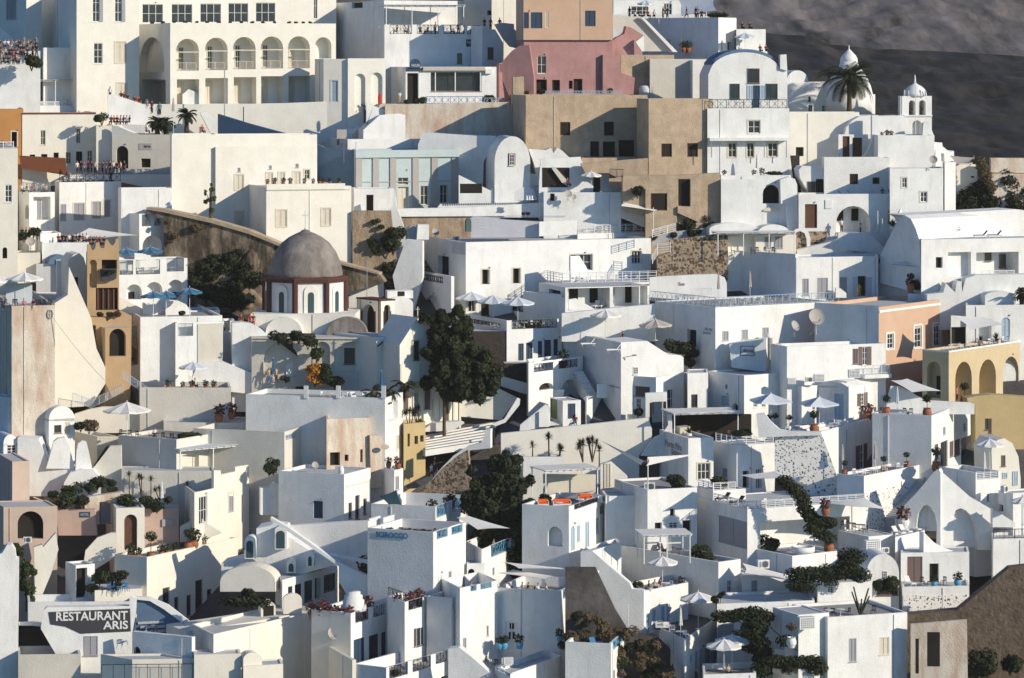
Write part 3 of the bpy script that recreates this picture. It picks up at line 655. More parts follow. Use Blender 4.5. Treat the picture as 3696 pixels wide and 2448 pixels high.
def person_meshes(pose):
 p=POSES[pose];hz=p['hip'];ln=p['lean'];V=[(0,0,hz),(0,ln*.4,hz+.2),(0,ln*.8,hz+.38),(0,ln,hz+.5),(0,ln,hz+.58)]
 R_=[(.15,.11),(.125,.095),(.155,.11),(.07,.065),(.055,.055)];E=[(0,1),(1,2),(2,3),(3,4)]
 def add(pt_,r,fr):V.append(pt_);R_.append(r);E.append((fr,len(V)-1));return len(V)-1
 a=add((0,ln-.01,hz+.66),(.078,.09),4);a=add((0,ln-.005,hz+.74),(.082,.1),a);add((0,ln+.01,hz+.81),(.055,.065),a)
 ids={}
 for sd_,k,an,el,wr in((1,'kl','al','el','wl'),(-1,'kr','ar','er','wr')):
  i=add((.095*sd_,0,hz-.05),(.095,.095),0);i=add(p[k],(.062,.062),i);i=add(p[an],(.042,.042),i);add((p[an][0]+.01*sd_,p[an][1]-.15,p[an][2]-.04),(.04,.028),i)
  i=add((.19*sd_,ln,hz+.46),(.058,.058),3);i=add(tuple(Vector(p[el])+Vector((0,0,0))),(.042,.042),i);i=add(p[wr],(.028,.028),i)
  d=(Vector(p[wr])-Vector(p[el])).normalized();s=Vector((d.y,-d.x,.3)).normalized();j=add(tuple(Vector(p[wr])+d*.07),(.036,.018),i)
  for f_ in range(4):q=Vector(p[wr])+d*(.15+.015*(f_ in(1,2)))+s*(.022*(f_-1.5));add(tuple(q),(.009,.009),j)
  add(tuple(Vector(p[wr])+d*.07+s*.06),(.01,.01),i)
 body=skin_mesh(V,E,R_,'body')
 g=.02
 SV=[(0,0,hz-.02),(0,ln*.4,hz+.2),(0,ln*.8,hz+.38),(0,ln,hz+.49)];SE=[(0,1),(1,2),(2,3)];SR=[(.175,.135),(.15,.12),(.18,.135),(.1,.085)]
 for sd_,el in((1,'el'),(-1,'er')):
  SV.append((.19*sd_,ln,hz+.46));SR.append((.078,.078));SE.append((3,len(SV)-1));e=Vector((.19*sd_,ln,hz+.46)).lerp(Vector(p[el]),.75);SV.append(tuple(e));SR.append((.065,.065));SE.append((len(SV)-2,len(SV)-1))
 shirt=skin_mesh(SV,SE,SR,'shirt')
 TV=[(0,0,hz+.04),(0,0,hz-.04)];TE=[(0,1)];TR=[(.155,.125),(.17,.13)]
 for sd_,k,an in((1,'kl','al'),(-1,'kr','ar')):
  TV.append((.095*sd_,0,hz-.08));TR.append((.115,.115));TE.append((1,len(TV)-1));TV.append(p[k]);TR.append((.082,.082));TE.append((len(TV)-2,len(TV)-1));q=Vector(p[k]).lerp(Vector(p[an]),.85);TV.append(tuple(q));TR.append((.066,.066));TE.append((len(TV)-2,len(TV)-1))
 trou=skin_mesh(TV,TE,TR,'trousers')
 hair=skin_mesh([(0,ln+.03,hz+.66),(0,ln+.03,hz+.76),(0,ln+.01,hz+.84)],[(0,1),(1,2)],[(.07,.07),(.096,.096),(.07,.08)],'hair')
 for me,m_ in((body,'skin'),(shirt,'c_black'),(trou,'c_navy'),(hair,'hair')):me.materials.clear();me.materials.append(MAT[m_])
 return body,shirt,trou,hair
PM={}
def person(loc,pose,rz,top,bot,label,sc=1.0,group=None):
 if pose not in PM:PM[pose]=person_meshes(pose)
 R=rootE('person');R.location=loc;R.rotation_euler=(0,0,rz);R.scale=(sc,)*3;LAB.append(R)
 for me,nm,m_ in zip(PM[pose],('body','shirt','trousers','hair'),(None,top,bot,None)):
  o=bpy.data.objects.new(nm,me);C.objects.link(o);o.parent=R
  if m_:o.material_slots[0].link='OBJECT';o.material_slots[0].material=MAT['c_'+m_]
 lab(R,label,'person',group);return R
def on(H,x,d=1.0,z=None):
 fr=frof(H,x);t=fr.hit(x,0)[0]
 b=fr.w(t,0,0);k=d;
 Y=b[1]+k;X=(px(x)-HX)/F*Y
 return(X,Y,H.fz if z is None else z)
def at(x,yb,dy=0,Y=None):return pt(x,yb,Yg(yb)+dy if Y is None else Y)
COLN=dict(black='black',white='white',red='red',blue='blue',grey='grey',navy='navy',maroon='maroon',beige='beige',yellow='yellow',teal='turquoise',pink='pink')
def ppl(where,lst,group=None,floor=None):
 """lst of (loc, pose, top, bottom[, facing])"""
 for q in lst:
  loc,pose,top,bot=q[:4];rz=q[4]if len(q)>4 else random.uniform(-.9,.9)
  verb={'stand':'standing','walk':'walking','lift':'holding up a camera','sit':'seated'}[pose]
  person(loc,pose,rz,top,bot,'person in %s top and %s trousers, %s %s'%(COLN[top],COLN[bot],verb,where),group=group)
def umb(loc,where,cm='canvas',r=1.6,hh=2.4,sq=False,rz=.3,adj=None):
 nm_=adj or{'canvas':'off-white','canvas_blue':'blue','canvas_pale':'pale','canvas_beige':'beige'}[cm]
 o=inst(('u',cm,r,hh,sq),b_umbrella(cm,r,hh,sq=sq),loc,rz);return lab(o,'open %s parasol %s'%(nm_,where),'parasol')
def cumb(loc,where,cm='canvas_beige',hh=2.6):
 o=inst(('cu',cm,hh),b_closed(cm,hh),loc,random.uniform(0,1));return lab(o,'folded %s parasol %s'%({'canvas_beige':'beige','canvas':'white','canvas_blue':'blue','canvas_dark':'dark','canvas_pale':'pale'}[cm],where),'closed parasol')
def chairs(H,where,xs,d=1.2,cm='whitemetal',cn='white',z=None,rz=None):
 for x in xs:o=inst(('ch',cm),b_chair(cm),on(H,x,d+random.uniform(-.3,.3),z),rz if rz is not None else random.uniform(0,6.28));lab(o,'%s chair %s'%(cn,where),'chair')
def tables(H,where,xs,d=1.5,cm='whitemetal',cn='white',sq=False,z=None):
 for x in xs:o=inst(('tb',cm,sq),(b_sqtable if sq else b_table)(cm),on(H,x,d,z),random.uniform(0,1));lab(o,'%s %s table %s'%('small square' if sq else 'small round',cn,where),'table')
def loungers(H,where,xs,d=1.5,cm='canvas',cn='pale',rz=.4,z=None,fm='whitemetal'):
 for x in xs:o=inst(('lo',cm,fm),b_lounger(cm,fm),on(H,x,d,z),rz);lab(o,'%s sun lounger %s'%(cn,where),'sun lounger')
def pots(locs,where,kind=0,leaf='leaf',pot='terracotta',sc=1.0,adj=''):
 for l in locs:k=sc*random.uniform(.85,1.2);o=inst(('pot',leaf,kind,pot),b_pot(leaf,kind,pot),l,random.uniform(0,6),k);lab(o,'%s %s'%({0:adj+'leafy plant in a %s pot',1:adj+'clipped standard shrub in a %s pot',2:adj+'round shrub in a large %s pot',3:adj+'spiky plant in a %s pot'}[kind]%{'terracotta':'terracotta','frame':'white','skyblue':'blue','black':'black','blue':'blue'}[pot],where),'potted plant')
def bush(loc,where,r=.8,leaf='leaf',sq=(1,1,.8),seed=0,adj='dark green'):
 o=inst(('bu',leaf,seed,sq),b_bush(leaf,seed,.8,sq),loc,random.uniform(0,6)if sq[0]==sq[1]else 0,r/.8);return lab(o,'%s shrub %s'%(adj,where),'shrub')
def ac(loc,where,rz=.4,sc=1.0):o=inst('ac',b_ac,loc,rz,sc);return lab(o,'white air conditioner unit %s'%where,'air conditioner')
def lbox(loc,where,rz=.4,sc=1.0):o=inst('lb',b_lattbox,loc,rz,sc);return lab(o,'white lattice-fronted equipment box %s'%where,'equipment box')
def dish(loc,where,rz=0,sc=1.0,cm='pilaster'):o=inst(('di',cm),b_dish(cm),loc,rz,sc);return lab(o,'%s satellite dish %s'%('grey' if cm=='pilaster' else 'white',where),'satellite dish')
def ant(loc,where,sc=1.0):o=inst('an',b_antenna,loc,random.uniform(0,3),sc);return lab(o,'thin metal aerial %s'%where,'aerial')
def yucca(loc,where,hh=1.6,seed=0,heads=1,sc=1.0,m='leaf2'):o=inst(('yu',hh,seed,heads,m),b_yucca(seed,hh,m,heads),loc,random.uniform(0,6),sc);return lab(o,'spiky yucca %s'%where,'yucca')
def pole(loc,hgt,where,m='metal',r=.04,cat='pole'):
 mb=MB();mb.lathe(Z3,[(r*1.8,0),(r*1.8,.1),(r,.14),(r,hgt),(r*1.5,hgt+.03),(r*.5,hgt+.08)],8);o=mb.build(cat.replace(' ','_'),m);o.location=loc;return tag(o,'%s %s'%({'metal':'thin grey pole','whitemetal':'thin white pole','bark':'brown wooden pole','black':'thin black pole'}[m],where),cat)
def sail(label,cs,m='canvas',sag=.5,name='shade_sail',cat='shade sail'):
 """cs: 3 or 4 world corners"""
 cs=[Vector(c)for c in cs];
 if len(cs)==3:cs.append(cs[2].copy())
 n=10;mb=MB();G=[]
 L=(cs[0]-cs[2]).length
 for i in range(n+1):
  u=i/n;row=[]
  for j in range(n+1):
   v=j/n;p=(cs[0]*(1-u)+cs[1]*u)*(1-v)+(cs[3]*(1-u)+cs[2]*u)*v
   c=(cs[0]+cs[1]+cs[2]+cs[3])/4;k=4*u*(1-u);k2=4*v*(1-v)
   e=1-max(k,k2);
   pull=.10*((k if v in(0,1)else 0)+(k2 if u in(0,1)else 0))if(u in(0,1)or v in(0,1))else 0
   p=p.lerp(c,pull);p.z-=sag*(k*k2)*.6*.5;row.append(tuple(p))
  G.append(row)
 for th in(0,.02):
  for i in range(n):
   for j in range(n):mb.quad(*[(a,b,c_-th)for a,b,c_ in(G[i][j],G[i+1][j],G[i+1][j+1],G[i][j+1])])
 o=tuple(cs[0]);r=mb.build(name,m,None,o);r.location=o;return tag(r,label,cat)
def text_part(H,s,x0,y0,x1,y1,m,fr=None,nm='lettering',proud=.06,shear=0,bold=0,d=0):
 fr=fr or frof(H,(x0+x1)/2);cu=bpy.data.curves.new('t','FONT');cu.body=s;cu.extrude=.02;cu.shear=shear;cu.offset=bold;cu.resolution_u=3
 o=bpy.data.objects.new('t',cu);C.objects.link(o);dg=bpy.context.evaluated_depsgraph_get();me=bpy.data.meshes.new_from_object(o.evaluated_get(dg));bpy.data.objects.remove(o)
 xs=[v.co.x for v in me.vertices];ys=[v.co.y for v in me.vertices]
 t0,z1=fr.hit(x0,(y0+y1)/2)[0],fr.hit((x0+x1)/2,y0)[1];t1,z0=fr.hit(x1,(y0+y1)/2)[0],fr.hit((x0+x1)/2,y1)[1]
 for v in me.vertices:
  t=t0+(v.co.x-min(xs))/(max(xs)-min(xs))*(t1-t0);z=z0+(v.co.y-min(ys))/(max(ys)-min(ys))*(z1-z0);q=fr.w(t,z,d-proud-v.co.z);v.co=(q[0]-H.org[0],q[1]-H.org[1],q[2]-H.org[2])
 me.materials.clear();me.materials.append(MAT[m]);me.name=nm;r=bpy.data.objects.new(nm,me);C.objects.link(r);r.parent=H.root;return r
def pergola(label,x0,x1,yt,yb,Y,dep,y=25,m='whitemetal',roofm='canvas',posts=3,z0=None,beams=8,cat='pergola',rise=0):
 """flat roof on posts: front edge x0..x1 at height row yt, posts down to row yb"""
 c=pt(x0,yb,Y);fr=Fr(c,y);H=Hs();H.org=c;H.R=H.Lf=fr;H.xc=-1e9;zt=fr.hit(x0,yt)[1];t1=fr.hit(x1,yt)[0];H.root=empty('pergola',c,label,cat);H.fz=c[2];H.tr=t1;H.Y=Y;H.a=y;H.zt=zt
 for k in range(posts):
  t=t1*k/(posts-1)
  for d in(0,dep):
   mb=MB();tt=min(max(t,.05),t1-.05);mb.fbox(fr,tt-.05,tt+.05,c[2]-.3,zt-.1,d-.05 if d else 0,d+.05 if d else.1);mb.build('post',m,H.root,c)
 mb=MB();mb.fbox(fr,-.15,t1+.15,zt-.098,zt,-.02,.1);mb.fbox(fr,-.15,t1+.15,zt-.098,zt,dep-.1,dep+.02)
 for k in range(beams):t=t1*k/max(1,beams-1);mb.fbox(fr,t-.03,t+.03,zt+.003,zt+.1,-.3,dep+.2)
 mb.build('frame',m,H.root,c);mb=MB();W=fr.w
 mb.hexa([W(-.2,zt+.105,-.3),W(t1+.2,zt+.105,-.3),W(t1+.2,zt+.105,dep+.2),W(-.2,zt+.105,dep+.2),W(-.2,zt+.15,-.3),W(t1+.2,zt+.15,-.3),W(t1+.2,zt+.15,dep+.2),W(-.2,zt+.15,dep+.2)])
 mb.build('roof',roofm,H.root,c);return H
def domeO(label,x,yb,prof,m,n=24,dy=0,parts=None,Y=None,cat='dome',nm='dome'):
 """surface of revolution, prof as (radius in tile px, row)"""
 Yv=Yg(yb)+dy if Y is None else Y;c=pt(x,yb,Yv);k=Yv/F/2.368
 H=Hs();H.org=c;H.root=empty(nm,c,label,cat);H.k=k;H.Y=Yv
 H.wall=dome_part(H,x,prof,m,n,'shell' if cat=='dome' else 'wall');return H
def dome_part(H,x,prof,m,n=24,nm='dome',a0=0,smooth=True,dx=0,dY=0):
 Yv=H.Y+dY;c=pt(x,0,Yv);mb=MB();mb.lathe((c[0],c[1],0),[(max(r*H.k,.005),pt(x,yy,Yv)[2])for r,yy in prof],n,a0);return mb.build(nm,m,H.root,H.org,smooth)
def finish():
 """repeats that share a label get told apart by their order in the view"""
 by={}
 for o in LAB:
  if o.get('label'):by.setdefault(o['label'],[]).append(o)
 ORD=['first','second','third','fourth','fifth','sixth','seventh','eighth','ninth','tenth','eleventh','twelfth','thirteenth','fourteenth','fifteenth','sixteenth','seventeenth','eighteenth','nineteenth','twentieth','twenty-first','twenty-second','twenty-third','twenty-fourth','twenty-fifth','twenty-sixth']
 for lb,os_ in by.items():
  if len(os_)>1:
   os_.sort(key=lambda o:o.location.x/max(o.location.y,1))
   g=lb.split(' from')[0]
   for i,o in enumerate(os_):
    if not o.get('group'):o['group']=('group of '+lb)[:90]
    nw=len(lb.split())
    if i==0:o['label']=lb+', leftmost'
    elif i==len(os_)-1:o['label']=lb+', rightmost'
    elif nw<=13 and i<26:o['label']=lb+', %s from left'%ORD[i]
    else:o['label']=lb+', %s'%ORD[i]if i<26 else lb
T(0,0)
h('shaded grey-blue mansion with one tall window at the top left corner',-160,225,356,-90,560,[(55,-60,140,165,'g+')],y=30,m='warm',p=.2)
B=slab('sloping white stair parapet under the tall shuttered window',[(-60,220),(0,240),(110,330),(110,420),(-60,420)],470,y=-5,th=.3,dy=-3,m='white2')
h('tall white mansion with louvred shutters beside the arcade',356,655,1190,-90,960,[(790,-60,850,188,'x'),(980,-60,1040,188,'x'),(800,368,876,545,'x'),(985,360,1075,540,'c+'),(1000,710,1082,860,'c+')],y=20,m='warm',p=.2,nm='mansion')
M1=CUR
for x0,y0,x1,y1 in((850,-60,880,188),(1041,-60,1070,188)):trims(M1,x0,y0,x1,y1,'shut_grey',nm='shutter')
h('low white wall block behind the seated crowd at the upper left',356,372,620,408,700,y=20,m='white',p=.2,d=3,dy=-5)
WL=CUR
AR=[(1505,332,1700,604),(1752,322,1945,600),(1990,316,2185,592),(2228,312,2420,586),(2461,310,2648,584)]
LO=[(1512,678,1702,892),(1755,668,1948,888),(1998,660,2190,888),(2232,652,2425,888),(2466,650,2651,884)]
h('long white building with two storeys of arched loggias',1165,1455,2871,196,960,
  [(a,b,c,d,'^n',2.4)for a,b,c,d in AR]+[(a,b,c,d,'n',2.4)for a,b,c,d in LO]+[(2694,318,2832,500,'^n',1.6),(2690,650,2762,880,'c'),(1195,318,1402,612,'^n',1.0),(1212,680,1416,960,'n',1.2)],
  y=20,m='warm',p=.15,d=9,nm='arcaded_building',dy=-1.5)
A1=CUR
dps=2.4
for(x0,y0,x1,y1),k in zip(AR,range(5)):
 w_=x1-x0
 flush(A1,[(x0+.28*w_,y0+70,x0+.52*w_,y1-10,'W')],d=dps)if k<4 else flush(A1,[(x0+.25*w_,y0+110,x0+.5*w_,y1-10,'c')],d=dps)
 t0,t1=A1.R.hit(x0+6,y1-30)[0],A1.R.hit(x1-22,y1-30)[0];zb=A1.R.hit(x0,y1-4)[1]
 railing(A1.root,A1.org,A1.R.w(t0,zb,.15),A1.R.w(t1,zb,.15),1.0,'v','shut_cream')
 trims(A1,x0+4,y0+110,x1-2,y0+118,'framecream',th=-.3,nm='transom')
for(x0,y0,x1,y1),k in zip(LO,range(5)):
 w_=x1-x0;flush(A1,[(x0+.12*w_,y0+20,x0+.5*w_,y1-3,'c')],d=dps)
flush(A1,[(1260,700,1370,950,'c')],d=1.2)
h('set-back glazed upper storey of the arcaded building',1175,1190,2874,-90,330,
  [(1215,36,1392,198,'G'),(1465,36,1642,196,'G'),(1710,32,1888,194,'G'),(1950,28,2120,192,'G'),(2185,24,2352,190,'G'),(2680,-60,2712,160,'w')],y=20,m='warm',p=.2,d=5,dy=3.0)
for i in range(16):bush(on(A1,1300+i*95 if i<12 else 2470+(i-12)*60,.5,A1.zt-.1),'in the planting strip on the ledge above the arches',.32,seed=i%3,sq=(1,1,.8))
flush(A1,[])
h('plain white terrace block carrying the crowd at the left edge',-200,-150,345,436,700,y=5,p=.1,d=6,dy=-8)
CT=CUR
cols=['black','maroon','beige','black','black','maroon','grey','white','maroon','black','navy','black']
random.seed(3)
for i in range(26):
 x=5+(i%10)*33+random.uniform(-12,12);row=i//10;z=CT.zt+.3-row*1.1
 p=pt(x,0,CT.Y+1.5-row*2.2);person((p[0],p[1],z),random.choice(['sit','stand','sit']),random.uniform(-.8,.8),random.choice(cols),random.choice(['navy','black','black','beige']),'person in the packed crowd on the terrace at the top left edge',group='crowd on the upper left terrace')
bush(at(270,585,0,CT.Y-2.5),'below the seated crowd at the upper left',1.5,'leafdark',seed=5,adj='broad dark')
h('cream restaurant house with pergola terrace at the left edge',-40,190,822,962,1420,[(346,1115,388,1240,'W'),(650,1100,688,1225,'W'),(255,1322,300,1360,'k'),(352,1318,405,1380,'k'),(458,1305,502,1380,'k'),(562,1300,606,1400,'W'),(650,1296,704,1400,'k'),(745,1286,790,1400,'W')],y=14,m='cream',p=.3,d=9,fl='paving')
R1=CUR
trims(R1,196,962,820,976,'maroon',.12,'tile_edge');trims(R1,196,905,806,960,'white',.1,'parapet')if False else None
h('white terrace parapet under the glazed pergola restaurant',178,186,806,905,975,y=14,p=.25,d=8,dy=.6,m='white',ext=1)
R2=CUR
P1=pergola('white pergola over the packed restaurant terrace',172,775,690,905,R2.Y+.3,7,y=14,m='whitemetal',roofm='canvas_beige',posts=3,beams=7)
railing(R2.root,R2.org,R2.R.w(.2,R2.zt,.1),R2.R.w(R2.tr-.2,R2.zt,.1),.55,'h','whitemetal')
h('beige-roofed pavilion behind the packed restaurant terrace',-80,-60,800,640,905,[(10,730,140,850,'k'),(420,730,485,880,'g'),(680,725,712,880,'g')],y=14,m='warm',p=.05,d=6,dy=8,roofm='canvas_beige')
random.seed(5)
for i in range(16):x=205+i*34;person(on(R2,x,1.2+random.random()*2.5,R2.zt-.35),'sit' if i%4 else 'stand',random.uniform(-2,2),random.choice(['black','white','maroon','navy','grey']),'navy','diner under the white pergola on the packed restaurant terrace',group='diners under the pergola')
for i in range(5):x=230+i*115;o=inst(('tb','c_white',True),b_sqtable('c_white'),on(R2,x,1.6,R2.zt-.35),0);lab(o,'white table under the pergola on the packed restaurant terrace','table')
h('burnt orange house at the left edge below the pergola',-120,-100,200,930,1400,[(100,1128,144,1256,'K+'),(-60,1128,-10,1250,'w')],y=10,m='orange',p=.2,d=6,dy=-1.2)
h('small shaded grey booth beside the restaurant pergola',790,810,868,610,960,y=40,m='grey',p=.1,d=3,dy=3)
h('cream house wing with two round lamps beside the wedding party',700,822,968,1074,1460,[],y=8,m='cream',p=.25,d=6)
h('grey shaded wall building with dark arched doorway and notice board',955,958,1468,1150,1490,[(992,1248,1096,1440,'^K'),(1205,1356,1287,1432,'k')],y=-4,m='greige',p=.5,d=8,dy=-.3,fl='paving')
G1=CUR
trims(G1,1188,1226,1296,1282,'pilaster',.05,'notice_board')
text_part(G1,'Kafe Cine',1232,1240,1286,1262,'black')
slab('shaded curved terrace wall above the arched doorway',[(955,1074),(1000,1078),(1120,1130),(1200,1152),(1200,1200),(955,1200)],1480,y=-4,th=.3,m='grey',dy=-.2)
W1=slab('sloping white ramp wall with people leaning on it',[(918,812),(960,806),(1100,850),(1440,962),(1460,1160),(1080,1140),(930,1000)],1130,y=12,th=.4,m='white')
random.seed(11)
for x,y_,c1 in((940,800,'white'),(1060,845,'maroon'),(1090,855,'black'),(1150,875,'maroon'),(1190,885,'black'),(1255,905,'grey'),(1298,920,'maroon'),(1365,935,'teal'),(1035,838,'black'),(1175,880,'red')):
 person(pt(x,y_+50,W1.Y+1.2),'stand',random.uniform(-1,1),c1,'navy','person in %s top behind the sloping white ramp wall'%COLN[c1])
for x,s in((1345,2),(1420,9)):o=inst(('palm',s),b_palm(s,1.7,1.7,40),at(x,1160,0,G1.Y+2.5),0);lab(o,'short dense palm on the cafe terrace below the arcade','palm tree')
o=inst(('palm',4),b_palm(4,2.6,1.9,30),at(1595,1150,0,G1.Y+3.5),0);lab(o,'taller spreading palm right of the folded parasol','palm tree')
cumb(at(1482,1160,0,G1.Y+1.5),'between the two palms on the cafe terrace','canvas_beige',5.0)
random.seed(12)
for i in range(9):x=950+i*26 if i<7 else 1250+(i-7)*480;person(at(x,1070 if i<7 else 1150,0,G1.Y+2),'sit',random.uniform(-2,2),['maroon','red','black','red','navy','white','black','grey','red'][i],'navy','seated guest on the cafe terrace among the palms',group='guests on the cafe terrace among the palms')
bush(at(870,1060,0,G1.Y+1),'at the left end of the cafe terrace',1.1,seed=6)
slab('white lattice-topped parapet on the cafe terrace',[(1030,1060),(1240,1070),(1240,1140),(1200,1148),(1060,1090)],1150,y=-5,th=.2,m='white',dy=-.1)
K=slab('tiny white gabled kiosk in front of the arcade',[(1562,808),(1612,762),(1706,800),(1706,960),(1562,960)],960,y=10,th=1.6,m='white',nm='kiosk',cat='kiosk')
h('white terrace block with the blue-chaired wedding party',590,600,1475,1492,1600,y=0,p=.3,d=7,m='warm',dy=-.5,fl='paving')
WP=CUR
random.seed(21)
for i,c1 in enumerate(['white','black','blue','red','maroon','white','black','grey','black','black','white','maroon','white','black']):
 x=660+i*31;person(on(WP,x,1.8+random.random(),WP.zt),'stand',random.uniform(-2,2),c1,'black' if i%2 else 'navy','standing guest in %s on the blue-chaired terrace'%COLN[c1])
for i in range(13):o=inst(('ch','lightblue'),b_chair('lightblue'),on(WP,1010+i*35,1.0+(i%2)*.7,WP.zt-.25),random.uniform(0,6));lab(o,'lavender-blue chair on the long white terrace with the wedding party','chair')
slab('dark brown canvas screen at the left of the table terrace',[(165,1330),(560,1352),(575,1500),(180,1440)],1520,y=8,th=.15,m='brown_canvas',nm='canvas_screen',cat='canvas screen',dy=.8)
h('pale yellow corner house with balcony at the left edge',-300,-200,152,1270,2700,[(42,1580,100,1730,'x'),(22,2115,62,2210,'^k')],y=12,m='cream',p=.5,dy=-6)
Y1=CUR
rail(Y1,-60,115,hgt=.8,st='q')
for i in range(2):person(on(Y1,10+i*20,.6,Y1.zt-.4),'sit',0,'black','navy','person sitting on the balcony of the pale yellow corner house')
T(1,0)
slab('long white retaining wall below the arcaded building',[(-930,890),(-250,892),(300,882),(920,858),(1060,870),(1060,1220),(-930,1220)],1200,y=4,th=.5,m='warm',dy=3)
slab('steep white stair wall descending from the arcade forecourt',[(-420,965),(-365,955),(-150,1140),(-90,1160),(-90,1240),(-240,1240),(-330,1140)],1240,y=10,th=1.2,m='white',dy=1.0)
for x,y0,y1 in((-212,620,1100),(-50,930,1165)):pole(pt(x,y1,Yg(1200)),(y1-y0)/61.,'against the white retaining wall','bark' if x>-100 else 'metal',.07)
slab('deep blue shaded flank of the stepped lane',[(-270,975),(0,1058),(460,1182),(640,1262),(905,1285),(905,1830),(-270,1830)],1420,y=-25,th=.5,m='blueshade',dy=2.2)  # blue colour paints the shade onto this flank
T(0,0)
h('large cream mansion with tall shuttered windows',1455,1468,2710,1158,2150,[],y=18,m='warm',p=.3,d=8,dy=-1)
T(0,0)
BL=h('tall cream end block of the large mansion',1462,1468,1845,1152,2100,[(1650,1355,1720,1492,'K')],y=18,m='warm',p=.3,d=8,dy=-1.3)
T(0,0)
h('cream mansion wing with small upper windows and terrace ledge',1838,1842,2706,1256,2100,
  [(2010,1495,2080,1625,'c+'),(2030,1435,2055,1468,'g'),(2278,1478,2330,1590,'c+'),(2298,1415,2322,1445,'g'),(2382,1476,2432,1588,'c+'),(2506,1470,2566,1580,'c+'),(2525,1400,2552,1432,'g'),(2602,1452,2646,1530,'W+'),(2012,1810,2082,1960,'c+')],y=18,m='warm',p=.3,d=7,dy=-1.0)
T(1,1)
h('cream mansion lower wing with flower ledge and shuttered windows',-90,145,872,178,950,[(232,375,318,520,'c+'),(618,362,694,510,'c+')],y=18,m='warm',p=.1,d=4,dy=-2.0)
LW=CUR
trims(LW,145,150,815,200,'warm',.18,'parapet');trims(LW,150,196,860,206,'framecream',.1,'cornice')
for i,x in enumerate((155,215,290,350,470,545,600,630,690,770)):pots([on(LW,x,.6,LW.zt+.2)],'on the flower ledge of the cream mansion',0,sc=.8)
T(1,0)
h('shaded grey-blue flank of the white restaurant building',735,1152,1866,4,505,[(875,15,968,70,'k'),(1900,90,1980,130,'k')],y=22,m='white',p=.1,dy=2.8,nm='restaurant_building',trim='wood')
h('white terrace restaurant with dark railings between pillars',1135,1155,2000,210,640,
  [(1200,212,1388,306,'R'),(1432,212,1618,304,'R'),(1660,214,1840,304,'R'),(1860,218,1978,304,'R'),(1775,455,1820,545,'o'),(1905,420,1928,490,'k')],y=14,p=1.35,d=4,dy=.4)
N1=CUR
trims(N1,1852,338,1996,400,'navy',.05,'sign_board');text_part(N1,'NAOUSSA',1862,348,1990,376,'frame');text_part(N1,'RESTAURANT',1885,382,1970,391,'frame')
P2=pergola('white terrace pergola with flat pale roof over dark glazing',1168,1835,48,212,N1.Y+.4,5,y=14,posts=4,beams=11,roofm='canvas_pale')
h('dark glazed dining room behind the upper restaurant terrace',1170,1176,1838,66,300,[(1190,80,1270,208,'k'),(1295,80,1366,208,'k'),(1392,80,1470,208,'k'),(1490,80,1590,208,'k'),(1620,95,1745,208,'l')],y=14,p=.05,d=4,dy=4.4,m='ochre')
random.seed(31)
for i in range(12):person(on(N1,1195+i*66,1.0+random.random()*1.5),'sit' if i%3 else 'stand',random.uniform(-2,2),random.choice(['black','white','maroon','grey','beige']),'black','diner behind the dark railings of the upper terrace restaurant',group='diners on the upper terrace restaurant')
G2=slab('white gabled end of the terrace restaurant with dark shutter',[(1990,222),(2040,222),(2045,250),(2100,252),(2172,370),(2168,600),(1990,600)],640,y=32,th=3,m='white',dy=.2,nm='house',cat='house',pn='wall')
flush(G2,[(2036,404,2084,506,'h')])
S1=slab('blue-grey sloping stair parapet beside the pink house',[(2100,210),(2165,195),(2262,205),(2264,250),(2430,392),(2360,430),(2230,400),(2170,330)],640,y=20,th=.4,m='grey',dy=-.2)
for x,c1 in((2062,'maroon'),(2140,'red'),(2010,'black')):person(pt(x,260,N1.Y+2),'stand',.5,c1,'navy','person in %s top on the steps right of the terrace restaurant'%COLN[c1])
h('low shaded annex with pale door left of the twin arches',560,634,842,504,960,[(700,690,756,870,'v+')],y=-6,p=.2,m='warm',dy=-1.8,d=5)
h('white annex with two tall blind arches',836,842,1164,500,980,[(900,630,992,960,'^n',.5),(1040,620,1138,960,'^n',.5)],y=14,p=.2,m='warm',dy=-2.0,d=5)
h('projecting white restaurant front with black doorway and awning window',1165,1336,2112,572,1000,[(1350,626,1446,960,'K'),(1550,618,1984,782,'o',.8)],y=12,p=.1,dy=-.6,d=4)
N2=CUR
for x in(1590,1760,1975):trims(N2,x-4,618,x+4,784,'frame',.02,'mullion')
trims(N2,1480,574,2010,604,'canvas_beige',.5,'awning')
trims(N2,1338,585,1476,603,'navy',.3,'door_hood')
D1=slab('dark half-round sign board',archout(1372,1462,545,503,585),960,parent=N2,at=N2.Y-.4,y=12,th=.15,m='navy',pn='sign_board')
text_part(N2,'NAOUSSA',1382,548,1452,570,'frame',proud=.5)
trims(N2,2012,590,2070,630,'frame',.5,'awning_box')
h('forecourt platform of the terrace restaurant with blue crossed railing',1100,1110,2240,890,1180,y=4,p=.02,d=7,dy=-.6,m='peel',fl='paving')
FC=CUR
rail(FC,1510,2000,hgt=1.0,st='r');rail(FC,2010,2190,hgt=.8,st='Q')
person(on(FC,1285,1.2,FC.zt),'stand',.3,'white','beige','woman-sized person in white standing at the black doorway'.replace('woman-sized ',''))
bush(on(FC,1420,.8,FC.zt-.1),'between the doorway and the blue railing',.7,'leafdark',seed=2,sq=(1,1,.8),adj='dark');bush(on(FC,1340,.8,FC.zt-.1),'at the foot of the black doorway',.6,'leafdark',seed=3);bush(on(FC,1480,1.0,FC.zt),'in bloom left of the blue railing',.8,'leaf2',seed=4,adj='flowering');bush(on(FC,2040,1.2,FC.zt),'at the right end of the blue railing',1.0,'leafdark',seed=1)
